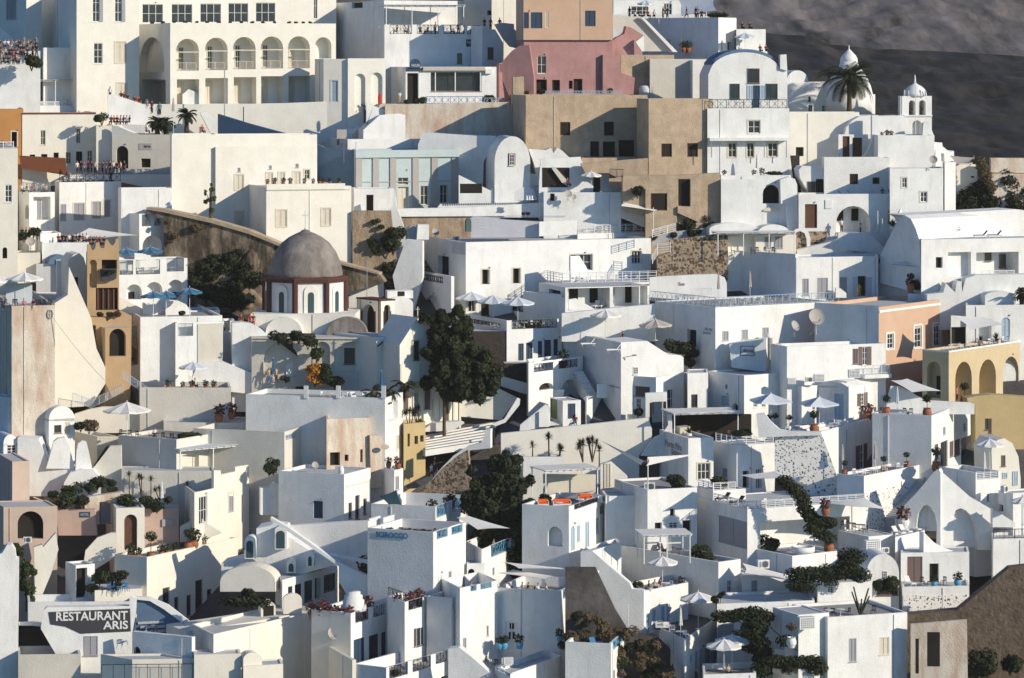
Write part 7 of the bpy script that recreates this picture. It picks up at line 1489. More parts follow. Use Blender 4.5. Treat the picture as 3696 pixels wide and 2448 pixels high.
for i,(x,k,s_)in enumerate(((1290,1,1.6),(1500,0,1.2),(1610,2,1.4),(1650,0,2.0),(1740,0,1.6),(1180,0,1.5),(1120,0,1.5),(1380,0,1.2),(1430,0,1.2))):pots([on(CL,x,.8)],'on the roof of the long cream house',k,'leafdark' if i%2 else 'leaf',sc=s_)
slab('white corner pilaster wall at the right end of the long cream house',[(1545,250),(1680,180),(1740,180),(1745,200),(1900,300),(1820,330),(1545,380)],420,y=10,th=1,m='cream',dy=-5)
tree('dark feathery tree at the left edge above the restaurant',230,850,-7,[(0,0,1.6,1.2),(-.6,0,3,1.2),(.4,0,2.8,1.0),(-1,0,4.4,1.1),(-1.6,0,5.2,.9),(.2,0,.6,.9)],3,'leaf',4200,.16,12)
TP=slab('tall white rounded pillar wall at the lower left edge',[(-60,1700),(-60,500),(20,470),(60,400),(100,400),(130,450),(140,520),(162,525),(150,1700)],1700,y=8,th=2,m='white',dy=-6)
h('white newspaper booth with black door at the alley',560,648,810,575,900,[(652,598,745,852,'K')],y=30,m='white',p=.2,d=2,dy=-7);CUR.root['label']='small white booth with black door at the alley'
h('low white shelf block behind the blue chairs',805,810,1215,790,1000,y=16,m='cream',p=.05,d=4,dy=-6.6)
for i,(x,y_,r)in enumerate(((850,700,1.0),(960,700,1.0),(1050,680,.9),(780,780,.8),(1000,750,.8))):bush(pt(x,y_+30,Yg(1000)-6),'round and dark by the blue chairs',r,'leafdark' if i else 'leaf',seed=i)
for x in(945,1000,1060,1075):o=inst(('ch','blue'),b_chair('blue'),pt(x,800,Yg(1000)-6.6),x,1.2);lab(o,'bright blue wooden chair behind the restaurant sign','chair')
h('white long parapet with blue shaded inner wall behind the restaurant sign',232,240,1165,890,1100,y=2,m='white',p=.9,d=5,dy=-7.4)
RA=slab('white wall with big RESTAURANT ARIS sign',[(350,1100),(375,960),(400,935),(1105,925),(1110,830),(1170,860),(1165,960),(1130,1160),(1130,1700),(690,1700),(350,1120)],1700,y=6,th=1.2,m='white',dy=-5.6,nm='restaurant_wall',cat='restaurant wall')
SB=slab('x',[(415,975),(1112,945),(1118,1140),(690,1160),(560,1100),(432,1080)],1700,parent=RA,at=RA.Y-.06,x0=350,y=6,th=.055,m='pilaster',pn='sign_board');SB.wall.data.materials[0]=MAT['canvas_dark']
f_=Fr(pt(350,1700,RA.Y),6)
text_part(RA,'RESTAURANT',480,968,1092,1045,'frame',fr=f_,proud=.09,bold=.02);text_part(RA,'ARIS',882,1048,1094,1120,'frame',fr=f_,proud=.09,bold=.02)
flush(RA,[(720,1178,838,1345,'g')])
DK=h('dark-floored sunken terrace with railing left of the sign',150,156,690,1340,1800,y=4,m='greige',p=1.0,d=5,dy=-6.5,fl='dark')
rail(DK,165,640,hgt=3.2,st='f',d=3)if False else None
slab('thin white sloped glazing frame left of the sign',[(160,1060),(275,1055),(640,1095),(690,1110),(600,1340),(550,1335),(640,1140),(280,1090),(165,1090)],1400,y=4,th=.15,m='frame',dy=-9,nm='glazing_frame',cat='frame')
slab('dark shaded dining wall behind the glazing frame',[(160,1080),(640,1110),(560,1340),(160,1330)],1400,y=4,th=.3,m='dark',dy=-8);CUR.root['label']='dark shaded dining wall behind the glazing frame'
BS=h('white curved stair house with deep blue shaded steps',1130,1640,1668,1190,1900,[(1140,1270,1200,1400,'^k')],y=62,m='white',p=.3,d=3,dy=-7)
slab('deep blue shaded curving stair wall',[(1110,850),(1290,860),(1430,930),(1600,1060),(1665,1140),(1640,1180),(1540,1205),(1130,1210),(1170,1000)],1260,y=4,th=.4,m='blueshade',dy=-7)  # shade inside the stair is painted as deep blue
slab('thick white curving handrail of the blue stair',[(1110,838),(1290,850),(1440,915),(1610,1045),(1672,1135),(1660,1180),(1600,1210),(1620,1150),(1560,1070),(1400,950),(1280,880),(1110,862)],1260,y=4,th=.5,m='white',dy=-7.4)
for k in range(4):slab('st',[(1180+k*20,1060+k*38),(1400+k*15,1050+k*38),(1400+k*15,1068+k*38),(1180+k*20,1080+k*38)],1230,y=4,th=.5,m='floor_grey',dy=-7.6-k*.15,nm='step',cat='step').root['label']='blue-grey step inside the curving stair'
pots([pt(1555,1190,Yg(1260)-7.8)],'on the curving blue stair',3,'leaf2',sc=1.3);person(pt(1250,1215,Yg(1260)-7.9),'sit',.9,'teal','black','person in turquoise seated at the foot of the blue stair');chairs(BS,'at the foot of the curving blue stair',[1330],1,'black','dark')
LB=h('cream parapet and long lower cream house at the bottom',1640,1825,2700,1165,1900,[],yr=940,m='cream',p=.5,d=6,dy=-7.4);
bush(pt(2130,930,LB.Y+6),'wide beside the long cream house end',1.6,'leafdark',sq=(2,1,.5),seed=7);bush(pt(2130,850,LB.Y+6),'above the wide dark shrub by the cream house',.8,'leafdark',seed=1)
for(x,ya,r)in((1730,1180,50),(1890,1225,75),(1945,1290,60)):slab('small cream rounded chimney hood at the bottom',archout(x-r,x+r,ya+60,ya,ya+140),1500,y=8,th=1,m='cream',dy=-8.5,nm='chimney',cat='chimney')
h('cream small house with tilted grey awnings at the bottom',1650,1660,2060,1340,1900,y=8,m='cream',p=.1,d=3,dy=-9)
h('cream cube with round vents at the bottom centre-left',2065,2080,2420,1440,1900,y=20,m='cream',p=.1,d=3,dy=-9.4)
slab('twin round-eyed cream chimney block',archout(2080,2240,1380,1320,1460),1900,y=20,th=1.5,m='cream',dy=-9,nm='chimney',cat='chimney');flush(CUR if False else LB,[])
h('pale base terrace behind the black railing at the bottom',860,1130,1660,1380,1900,y=4,m='cream',p=.2,d=3,dy=-8.6)
GR=h('foreground glass-railed terrace at the bottom edge',200,870,1745,1640,1800,y=3,m='white',p=.1,d=3,dy=-11)
railing(GR.root,GR.org,GR.R.w(0,pt(0,1640,GR.Y)[2],.1),GR.R.w(GR.tr,pt(0,1640,GR.Y)[2],.1),2.5,'f' and 'g','black')
person(pt(1395,1700,GR.Y+1),'stand',2.9,'blue','navy','person in blue seen from behind the black-framed glass railing',sc=1.05)
T(2,2)
h('white apartment base with two arches and black balcony rails',240,255,720,262,700,[(300,262,466,345,'R'),(512,235,676,320,'R'),(345,432,465,490,'^K'),(526,402,680,590,'^n',1.2)],yr=205,p=1.2,d=5,dy=-1.8)
AP=CUR;pots([on(AP,550,.8)],'behind the black balcony rail',0,'leafdark','black',2)
stairs('white side steps with dark rail beside the arched apartment',850,560,715,330,1.2,9,dy=-1.6)
h('dark stone terrace wall under the apartment',40,48,250,265,470,y=3,m='darkstone',p=.02,d=3,dy=-.5)
h('lilac shaded house with sloped roofline and wall lamp',548,1045,1100,88,700,[(950,375,1032,460,'o'),(990,470,1042,548,'k')],y=22,p=.2,d=5,dy=-2.4)
SLH=slab('cream-lit sloped side wall of the lilac house',[(1045,86),(1270,73),(1450,190),(1555,195),(1580,215),(1585,700),(1045,700)],700,y=22,th=6,dy=-2.42,nm='house',cat='house');flush(SLH,[(1150,295,1192,358,'x')])
mb=MB();a=SLH.R.w(*SLH.R.hit(1060,215),0);mb.bar(a,(a[0]+1.4,a[1]-.6,a[2]+.3),.04);mb.bar((a[0]+1.1,a[1]-.45,a[2]+.3),(a[0]+1.6,a[1]-.7,a[2]+.34),.08);thing(mb,'street_lamp','metal','wall-mounted street lamp on the cream-lit sloped wall','street lamp',a)
for i,(x,y_,r)in enumerate(((1480,140,1.3),(1600,150,1.3),(1660,190,1.0),(1640,260,.9),(1600,220,.7),(1540,150,1.0))):bush(pt(x,y_+40,Yg(500)+1),'in the shaded court behind the sloped wall',r,'leafdark',seed=i)
slab('white curving boundary wall above the shaded upper street',[(20,375),(200,425),(420,490),(560,490),(545,600),(440,580),(200,520),(20,460)],560,y=3,th=.5,dy=-1)
h('small white porch with navy door and green painted door',440,548,702,585,800,[(442,570,500,738,'e'),(590,608,655,738,'b')],y=20,p=.1,d=2,dy=-2.6)
h('white curved forecourt wall with lamp pillar',740,752,1050,560,720,[(762,512,812,570,'k')],yr=475,p=.1,d=1.2,dy=-2.2)
slab('small white stepped pillar with round lamp',[(845,560),(845,445),(925,440),(928,560)],640,y=6,th=.6,dy=-2)
slab('white triangular ramp wall beside the equipment cabinet',[(180,845),(185,790),(400,615),(440,640),(440,760),(520,790),(440,800),(200,845)],850,y=3,th=.5,dy=-2)
h('cream metal cabinet standing on the ramp',332,345,430,680,810,y=12,m='frame',p=0,d=.6,dy=-3,ext=0,cat='cabinet')
person(pt(655,800,Yg(800)-2.2),'sit',0,'maroon','teal','person in maroon sitting on the kerb before the porch')
LR=slab('long cream-lit street retaining wall',[(20,865),(640,800),(1280,730),(1310,830),(1310,940),(1200,1050),(1200,1300),(20,1300)],1200,y=3,th=.6,m='warm',dy=-1.6)
h('white shop house with dark window and wide glazed door',1098,1345,1615,385,750,[(1150,462,1292,548,'o'),(1175,565,1215,650,'w'),(1440,480,1555,645,'G'),(1290,480,1292,482,'k')],yr=345,p=.2,d=6,dy=-2.4);CUR.root['label']='white shop house with dark window and wide glazed door'
h('white long low wall house with brown doors behind the bar pergola',1610,1615,1790,350,760,[(1645,530,1700,645,'o')],y=20,p=.1,d=5,dy=-2.4)
h('white house with blue-grey shaded face and sign board',1790,2098,3140,368,820,[(1905,540,1970,665,'v'),(1935,445,1955,485,'k'),(2000,605,2045,675,'^k'),(2178,560,2210,640,'x'),(2248,560,2280,640,'x'),(2395,565,2420,640,'x')],yr=300,p=.2,d=9,dy=-2.8)
W9=CUR
SG=slab('shaded stepped roof wall bearing the small framed sign',[(1970,100),(2270,60),(2285,60),(2285,335),(2200,330),(1990,300)],560,y=-8,th=3,dy=-1.2,nm='house',cat='house')
f_=SG.R
for q in((2066,116,2072,198),(2180,122,2186,200),(2072,116,2180,121),(2072,194,2180,199)):trims(SG,*q,'navy',.05,'sign_frame')
text_part(SG,'Alvana',2082,140,2174,172,'navy',shear=.35)
stairs('white stair with stepped profile left of the framed sign',1770,320,1880,170,3,8,m='white',dy=-1.5)
domeO('white square-topped chimney column at the framed sign house',2310,340,[(30,340),(30,50),(42,45),(42,30),(20,10),(0,10)],'white',4,dy=-2.5,cat='chimney',nm='chimney')
GA=slab('white gate arch with tall dark iron doors',[(1255,830),(1255,520),(1438,510),(1440,660),(1400,660),(1400,590),(1312,595),(1312,830)],860,y=6,th=.5,dy=-3.2,nm='gateway',cat='gateway')
flush(GA,[(1290,600,1312,820,'K'),(1405,590,1432,660,'K')])
slab('x',[(1312,830),(1312,595),(1400,590),(1400,830)],860,parent=GA,at=GA.Y+1.5,x0=1255,y=6,th=.2,m='navy',pn='inner_door')
bush(pt(1190,720,Yg(760)-3.2),'pale flowering beside the gate arch',.8,'leaf',seed=2)
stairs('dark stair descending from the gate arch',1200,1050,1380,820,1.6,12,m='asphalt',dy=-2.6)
slab('white curved stair wall above the hotel lettering',[(1215,1055),(1330,900),(1370,880),(1400,880),(1410,850),(1450,790),(1440,700),(1480,700),(1490,1060)],1100,y=3,th=.5,dy=-3.6)
PB2=pergola('dark bar pergola with white flat awning',1500,2050,700,905,Yg(1100)-4.8,4.5,y=14,roofm='canvas',posts=2,beams=9)
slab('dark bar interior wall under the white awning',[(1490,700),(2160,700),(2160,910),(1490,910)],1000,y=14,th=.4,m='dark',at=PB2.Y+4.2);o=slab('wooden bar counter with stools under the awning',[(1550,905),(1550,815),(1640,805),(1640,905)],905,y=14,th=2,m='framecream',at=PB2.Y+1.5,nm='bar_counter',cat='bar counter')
for x,z in((1620,0),(1700,0),(1900,0),(1980,0)):o=inst(('ch','wood'),b_chair('wood'),pt(x,905,PB2.Y+1),x);lab(o,'brown stool under the dark bar pergola','stool')
bush(pt(2080,920,PB2.Y+1.5),'tall and brown under the bar pergola',1.1,'leafdark',seed=3);pots([pt(1625,915,PB2.Y-.2)],'at the bar pergola edge',3,'leafdark','frame',1.3)
PF=h('white hotel terrace house with dark lettering',1375,1620,1836,905,1380,[(1330,1130,1385,1320,'K'),(1700,1118,1806,1260,'G+')],y=18,p=.3,d=6,dy=-4.9,fl='paving')
text_part(PF,'Porto Fira',1425,935,1566,992,'c_navy' if False else 'pilaster',bold=.02);text_part(PF,'Suites',1478,1005,1566,1054,'pilaster',bold=.02)
P3=h('white recessed hotel wing with rail terrace and small doors',1836,2034,2360,965,1420,[(1912,1160,1955,1240,'g'),(2086,1184,2142,1328,'K'),(2198,1165,2250,1338,'G')],yr=945,p=.1,d=6,dy=-4.6)
rail(P3,2040,2350,hgt=.9,st='q');rail(P3,1850,2030,hgt=.9,st='q')
h('white lower wall behind the bougainvillea stem',880,915,1275,1400,1850,[(1150,1560,1152,1562,'k')],y=10,p=.2,d=5,dy=-4.6)
P5=h('white hotel block with cantilevered rail balcony',1690,1832,2112,1352,1800,y=24,p=.1,d=6,dy=-5.2)
rail(P5,1700,1828,hgt=.8,st='q');rail(P5,1835,2026,hgt=.8,st='q')
P4=h('broad lower white hotel block with small dark windows',990,1272,1695,1345,1950,[(1465,1506,1505,1570,'k'),(1335,1626,1395,1680,'k'),(1455,1622,1530,1690,'x'),(1575,1606,1645,1700,'k')],y=20,p=.25,d=7,dy=-5.6,fl='paving')
bush(on(P4,1520,1.5),'tall palm-like before the lettering wall',1.3,'leafdark',seed=4);bush(on(P5,1900,1.2),'flowering on the lower hotel balcony',1.2,'leafdark',seed=1);ac(on(P4,1290,1.5),'below the white shade sail',0,1.4)
pole(on(P4,1275,.4),3.6,'supporting the two white shade sails','whitemetal',.06)
sail('left white triangular shade sail before the hotel lettering',[pt(875,925,P4.Y+5),pt(1250,1100,P4.Y+.4),pt(1220,1135,P4.Y+1)],'canvas',.2);sail('right white triangular shade sail before the hotel lettering',[pt(1270,1065,P4.Y+.4),pt(1260,1140,P4.Y),pt(1690,1040,P4.Y+2)],'canvas',.2)
slab('cream stair wall with arched openings below the long wall',[(870,1130),(960,1105),(1100,1230),(1110,1350),(1090,1480),(870,1480)],1400,y=3,th=1,m='warm',dy=-4.2);flush(CUR,[(900,1120,958,1330,'^c')])
for i,(x,y_,hh,hd)in enumerate(((720,1110,1.9,4),(800,1110,2.2,4),(860,1140,2.0,1),(430,1060,1.8,2),(520,1070,.9,2),(290,1060,1.0,1))):yucca(pt(x,y_,Yg(1250)-3.4),'before the long cream-lit wall',hh,20+i,hd,1.15,'leaf')
h('white planter block with red blooms at the tall yuccas',200,210,550,1065,1300,y=3,p=.2,d=3,dy=-4,fl='terracotta')
PS=pergola('white lattice pergola with orange sofas',400,850,1190,1400,Yg(1700)-6.5,4,y=22,posts=2,beams=9,roofm='canvas')
slab('pale lattice back wall of the orange sofa pergola',[(380,1210),(830,1215),(830,1400),(380,1400)],1500,y=10,th=.15,m='shut_cream',at=PS.Y+3.6)
C4=h('curved white terrace base with arched niche under the sofas',200,600,905,1490,2150,[(865,1480,905,1550,'k'),(420,1660,545,1830,'^n',.8),(615,1655,650,1865,'^v'),(668,1650,694,1795,'v'),(738,1620,774,1850,'v'),(830,1585,858,1725,'v'),(645,1420,850,1530,'z')],yr=1390,p=.6,d=7,dy=-6.4,fl='asphalt')
for x,d,L in((540,4.5,1.0),(740,4.5,.8),(380,3.5,.6)):o=inst(('so',L),b_sofa('cush_orange','whitemetal',L),on(C4,x,d),.1);lab(o,'bright orange sofa under the lattice pergola','sofa')
tables(C4,'under the lattice pergola',[515,690],2.0)
ac(C4.R.w(C4.R.hit(870,1480)[0],pt(0,1545,C4.Y)[2],-.3),'on the wall right of the orange sofas',1.0,1.2)
tree('crimson bougainvillea on a thin stem',1000,1660,-6.5,[(0,0,2.2,.7),(.7,0,2.3,.6),(-.6,0,2.0,.6),(.2,0,2.9,.5),(.3,0,1.5,.5)],1.8,'flower',700,.1,14)
slab('white slatted screen panel behind the bougainvillea',[(1100,1455),(1225,1455),(1225,1565),(1100,1560)],1600,y=4,th=.1,m='frame',dy=-6,nm='screen',cat='screen')
T(3,2)
WL9=h('long white two-storey house with brown shutters and balcony',205,342,1186,122,720,[(988,122,1030,280,'s'),(902,140,950,270,'h')],y=21,p=.4,d=7,dy=-4)
o=railing(WL9.root,WL9.org,WL9.R.w(WL9.R.hit(975,300)[0],pt(0,360,WL9.Y+2)[2],-1),WL9.R.w(WL9.tr,pt(0,360,WL9.Y+2)[2],-1),1.0,'v','whitemetal');trims(WL9,970,352,1198,385,'white',1.1,'balcony')
for x,y_,s in((380,440,.8),(615,420,1.0),(915,388,1.1)):lbox(pt(x,y_,WL9.Y-.8),'along the foot of the long white house',.2,s)
ac(pt(530,425,WL9.Y-1),'between two lattice boxes of the long white house',.2)
h('pale lower front wing with lattice boxes on its roof',-600,330,600,455,780,y=14,p=.05,d=4,dy=-3.5)if False else None
BR=h('small barrel-roofed white house with teal door and shutters',590,870,1072,470,780,[(748,525,826,745,'v'),(968,518,1002,625,'s')],yr=440,p=.02,d=4,dy=-4.2)
slab('x',[(600,470),(640,425),(720,415),(800,430),(870,470)],780,parent=BR,at=BR.Y,x0=870,y=BR.a,left=True,th=BR.tr,m='white',pn='vault_roof')
h('white shaded porch box with round wall planter',335,468,600,460,760,[(560,575,582,660,'k')],y=30,p=.05,d=3,dy=-3.6)
rg=MB();c=CUR.Lf.w(CUR.Lf.hit(398,565)[0],CUR.Lf.hit(398,565)[1],-.15)
for i in range(16):a,b=i*math.pi/8,(i+1)*math.pi/8;rg.bar((c[0]+.42*math.cos(a),c[1],c[2]+.5*math.sin(a)),(c[0]+.42*math.cos(b),c[1],c[2]+.5*math.sin(b)),.1,n=6)
thing(rg,'wreath','wood','large dark round wreath on the porch box wall','wreath',c)
TE=h('white terrace house with grey parasols and brown shutters below',380,632,1126,850,1350,[(850,828,856,1150,'g'),(958,960,996,1165,'s')],yr=742,p=.35,d=7,dy=-4.8,fl='floor_grey')
umb(on(TE,205,4),'square and grey on the sofa terrace','canvas_pale',2.3,3.2,sq=True);umb(on(TE,618,3.5),'square and grey on the sofa terrace','canvas_pale',2.1,3.2,sq=True)
for x,d in((500,1.5),(640,3.5),(880,2.0)):o=inst(('so','w'),b_sofa('canvas','whitemetal',.9),on(TE,x,d),.8);lab(o,'white framed sofa with turquoise cushions on the sofa terrace','sofa')
pots([on(TE,575,.6)],'at the corner of the sofa terrace',2,'leafdark',sc=1.5);pots([on(TE,360,3),on(TE,240,3),on(TE,185,3.2)],'left on the sofa terrace',1,'leafdark','frame');pots([on(TE,1030,1)],'at the right end of the sofa terrace',0,'flower',sc=1.8)
tables(TE,'on the sofa terrace',[440,760],1.5);chairs(TE,'on the sofa terrace',[300,330,720,790,930],1.5)
slab('pale spotted pebble-set wall sweeping below the sofa terrace',[(150,690),(200,760),(280,830),(380,850),(632,850),(770,1225),(1000,1230),(1000,1480),(560,1480),(500,1300),(240,1200),(240,850),(80,700)],1480,y=-6,th=.6,m='spotted',dy=-5.6)
slab('smooth white curved cap wall left of the sofa terrace',[(80,700),(150,690),(200,760),(280,830),(380,848),(632,850),(640,880),(300,890),(100,900)],1480,y=-6,th=.7,dy=-6.0)
LT2=h('white lower terrace with white tables and big block stair',770,1000,1480,1228,1750,yr=1148,p=.3,d=6,dy=-6.2,fl='paving')
trims(LT2,1000,1330,1390,1760,'spotted',.05,'pebble_facing')
tables(LT2,'on the lower terrace below the sofas',[950,1060,1200,1340],1.2);chairs(LT2,'on the lower terrace below the sofas',[925,990,1030,1100,1170,1285,1310],1.2)
pots([on(LT2,835,.8),on(LT2,1170,1.6),on(LT2,1365,1.6)],'on the lower terrace below the sofas',2,'leafdark');cumb(on(LT2,815,2.2),'against the wall of the lower terrace','canvas_beige',3.2);cumb(on(LT2,1098,2.2),'against the wall of the lower terrace','canvas_beige',3.4)
BB=h('tall white block house with brown shutters and roof terrace',1072,1577,1955,712,1260,[(1605,955,1635,1080,'h'),(1655,930,1715,1165,'o'),(1732,930,1765,1060,'h'),(1775,915,1820,1050,'h'),(1830,890,1925,1130,'o'),(1675,808,1697,872,'g'),(1850,775,1870,838,'g')],yr=615,p=.5,d=8,dy=-6.4,fl='floor_grey')
slab('white curved rear wall of the block house roof terrace',[(1180,660),(1230,460),(1300,460),(1400,510),(1520,580),(1700,590),(1900,600),(1945,615),(1945,700),(1180,700)],800,y=0,th=.4,at=BB.Y+7)
for x,k in((1190,2),(1540,2),(1860,2)):pots([on(BB,x,2)],'on the tall block house roof',k,'leafdark',sc=1.5)
o=inst(('so','b'),b_sofa('canvas','black',1.2),on(BB,1290,2.2),-.3);lab(o,'dark sofa with pale cushions on the block house roof terrace','sofa');chairs(BB,'on the block house roof terrace',[1340,1400,1110,1130,1200],3,'black','dark');cumb(on(BB,1285,3),'on the block house roof terrace','canvas_pale',3.2)
sail('white shade sail against the apricot house',[pt(1230,410,BB.Y+8),pt(1370,395,BB.Y+8),pt(1660,500,BB.Y+6),pt(1410,512,BB.Y+4)],'canvas',.3)
MA=h('mustard arcade house with round arches',1500,1725,2560,160,800,[(1538,250,1655,560,'^n',1.2),(1780,250,1922,620,'^n',2.5),(1985,230,2128,620,'^n',2.5),(2188,206,2322,620,'^K',2.5),(2390,200,2500,620,'^n',2.5)],yr=62,m='yellow',p=.3,d=7,dy=-2.6,cap='white',fl='paving')
flush(MA,[(1800,360,1850,560,'K'),(2000,260,2060,300,'k')],d=2.4);flush(MA,[(1580,380,1648,540,'K')],d=1.1)
person(on(MA,1795,.6,pt(0,560,MA.Y)[2]-.6),'stand',1,'pink','black','person in pink in the first mustard arch')
tables(MA,'on the mustard arcade roof terrace',[1700,1780,1950,2050,2150,2280],1.8,'black','dark');chairs(MA,'on the mustard arcade roof terrace',[1740,1830,1900,1990,2080,2110,2200,2240,2320],1.6,'whitemetal');pots([on(MA,1998,2.5),on(MA,2130,2.5)],'on the mustard arcade roof terrace',3,'leafdark',sc=1.4)
slab('plain mustard lower wall with small shuttered window',[(1880,560),(1960,545),(2090,530),(2500,560),(2500,1000),(1955,1000),(1950,620),(1890,610)],1000,y=8,th=2,m='mustard',dy=-4);flush(CUR,[(2040,735,2065,830,'o'),(2068,735,2090,860,'h')])
h('white bridge wall with small bowl openings above the arcade',1230,1235,1700,400,420,y=4,p=0,d=.3,dy=-1)if False else None
FB1=slab('big white sloping buttress wall with round arch',[(1640,1170),(1655,1200),(1655,2050),(1622,2050),(1622,1640),(1605,1550),(1565,1490),(1535,1475),(1500,1490),(1465,1545),(1450,1640),(1450,2050),(1265,2050),(1265,1590),(1290,1539),(1450,1370),(1600,1190)],1900,y=-20,th=1.2,dy=-6.5)
slab('white shaded sloping buttress wall with deep arch',[(1650,1180),(1700,1220),(1900,1400),(2070,1500),(2105,1520),(2100,1860),(1976,1860),(1970,1680),(1930,1580),(1870,1520),(1825,1503),(1785,1520),(1765,1590),(1765,1860),(1650,1860)],1860,y=12,th=1.2,dy=-6.9)
for q,HHH in(((1450,1475,1620,1700,'^k'),FB1),((1765,1505,1975,1840,'^k'),CUR)):flush(HHH,[q])if False else slab('x',archout(q[0],q[2],q[1]+90,q[1],q[3]),1900,parent=HHH,at=HHH.Y+1.1,x0=(1640 if HHH is FB1 else 1650),y=HHH.a,th=.3,m='white',pn='arch_back')
stairs('long shaded stair between pebble wall and white buttress',1290,1600,1560,1200,2.2,24,m='floor_grey',dy=-6.4)
QT=h('white small terrace with lattice rail and folded parasol',1640,1955,2165,1200,1700,[(1965,1150,2148,1262,'q'),(2050,1380,2070,1440,'g')],y=30,p=.8,d=4,dy=-7.2)
umb(on(QT,2075,2),'on the lattice-railed terrace at the right','canvas',1.7,3.6);cumb(on(QT,2030,1),'on the lattice-railed terrace at the right','canvas',2.8);pots([on(QT,1620,.5)],'at the left end of the lattice-railed terrace',2,'leafdark',sc=1.6);tables(QT,'on the lattice-railed terrace at the right',[1990,2110],1)
slab('cream egg-shaped vault end wall at the right edge',[(2100,1300),(2090,1000),(2140,920),(2200,905),(2270,950),(2320,1060),(2340,1250),(2340,1500),(2100,1500)],1500,y=15,th=5,m='cream',dy=-5.5,nm='house',cat='house');flush(CUR,[(2175,1050,2208,1142,'h'),(2185,1198,2225,1250,'v'),(2270,1185,2315,1310,'v')])
h('white flat low block with air conditioner at the right edge',2150,2275,2600,1375,1800,[(2140,1470,2190,1530,'k')],y=25,p=.15,d=4,dy=-7.5);ac(on(CUR,2200,-1,CUR.zt),'on the low block at the right edge',1,1.3)
T(1,3)
SCI=h('tall Scirocco wall house with textured shaded side',1010,1572,1850,292,1300,[(1600,660,1645,850,'D'),(1702,625,1728,750,'g'),(1602,270,1695,352,'y'),(1728,236,1822,316,'y')],yr=205,p=.9,d=8,dy=-7.5,m='white2',fl='paving')
SCI.root['label']='tall textured white house lettered in blue on its shaded side'
text_part(SCI,'SCIROCCO',1082,292,1356,342,'blue',bold=.03)
chairs(SCI,'on the dark-chaired roof terrace above the blue lettering',[1150,1230,1290,1360,1420,1480,1540,1600],1.8,'black','dark');tables(SCI,'on the dark-chaired roof terrace above the blue lettering',[1200,1330,1450,1520],2,'black','dark')
slab('textured white flank wall stepping up from the blue lettering',[(330,235),(805,205),(1015,200),(1020,640),(1270,800),(760,560),(330,250)],640,y=-12,th=1,m='white2',dy=-6.2)
slab('white diagonal coping running down the textured flank',[(180,165),(330,250),(760,550),(1040,680),(1035,860),(850,860),(775,730),(765,585),(320,280),(180,190)],900,y=-8,th=.8,dy=-8.2);pots([pt(975,670,CUR.Y+.4)],'on the diagonal white coping',0,'flower','black',2.2)
slab('rear thin diagonal coping line on the textured wall',[(640,460),(1010,530),(1270,770),(1270,790),(1000,560),(640,480)],900,y=-12,th=.3,dy=-8)
DH=slab('white rounded roof house with small arched dormers',[(-240,560),(-80,520),(60,460),(60,260),(180,235),(300,250),(330,330),(500,440),(765,560),(280,700),(230,690),(-240,700)],720,y=-4,th=4,dy=-7.4,nm='house',cat='house')
for x0,x1,ya,yb_ in((320,395,520,640),(488,550,460,590),(218,320,240,440),(-40,50,325,520)):slab('x',archout(x0,x1,ya+40,ya,yb_),720,parent=DH,at=DH.Y-1.2,x0=-240,y=-4,th=2,m='white',pn='dormer');slab('x',archout(x0+14,x1-18,ya+70,ya+40,yb_-10),720,parent=DH,at=DH.Y-1.26,x0=-240,y=-4,th=.05,m='teal',pn='dormer_window')
DW=h('low white house front with row of teal shuttered windows',222,282,765,700,960,[(330,755,368,860,'t'),(388,735,445,880,'t'),(470,705,538,880,'t'),(560,680,612,870,'K'),(636,650,734,790,'t')],yr=558,p=.02,d=5,dy=-8)
slab('cream half-round shaded gable of the rounded roof house',archout(-250,222,720,580,800),900,y=-8,th=3,m='cream',dy=-8.2,nm='house',cat='house')
T5=h('cream terrace house with terracotta pots and dark rails',530,868,1195,985,1500,[(905,940,1020,1065,'R'),(1060,890,1178,1010,'R'),(892,1200,982,1440,'b'),(1022,1168,1102,1395,'t'),(1128,1145,1166,1440,'b')],yr=880,p=1.2,d=6,dy=-8.4,m='white',fl='paving')
trims(T5,535,985,866,1900,'cream',.03,'cream_render')
pots([on(T5,540,.6),on(T5,620,.6),on(T5,660,1),on(T5,720,.6),on(T5,760,1),on(T5,845,.6),on(T5,1005,1.4)],'on the terrace house with dark rails',0,'flower',sc=1.8);CTW=domeO('round stepped white garden stair on the pot terrace',890,950,[(110,960),(110,915),(92,912),(92,870),(78,868),(78,830),(60,828),(60,800),(0,800)],'white',20,Y=T5.Y+3,cat='round stair',nm='round_stair')
T6=h('white tower house with teal shutters right of the pot terrace',1180,1328,1520,890,1500,[(1360,850,1482,975,'R'),(1432,1110,1462,1265,'t'),(1405,1115,1430,1270,'h'),(1464,1105,1486,1255,'h')],yr=835,p=1.0,d=4,dy=-9)
rail(T6,1180,1325,hgt=.9,st='R');pots([on(T6,1270,1),on(T6,1370,1),on(T6,1455,1)],'on the teal-shuttered tower roof',0,'flower','black',1.5)
T7=h('white stepped house with blue balcony and umbrella',1515,1728,1895,855,1380,[(1738,812,1892,950,'y')],yr=800,p=1.3,d=4,dy=-9.2,m='white2',fl='paving');cumb(on(T7,1832,.8),'on the blue balcony','canvas_dark',3.0)
T7b=h('smooth white house rising behind the blue balconies',1645,1800,2120,770,1500,[(1825,1195,1855,1315,'g'),(2028,1090,2045,1175,'g'),(1890,705,1942,795,'y'),(1975,670,2070,775,'y')],yr=705,p=1.1,d=6,dy=-8.4)
person(on(T7b,1900,1.5),'sit',1,'pink','navy','fair-haired person in pink on the upper blue-railed balcony')
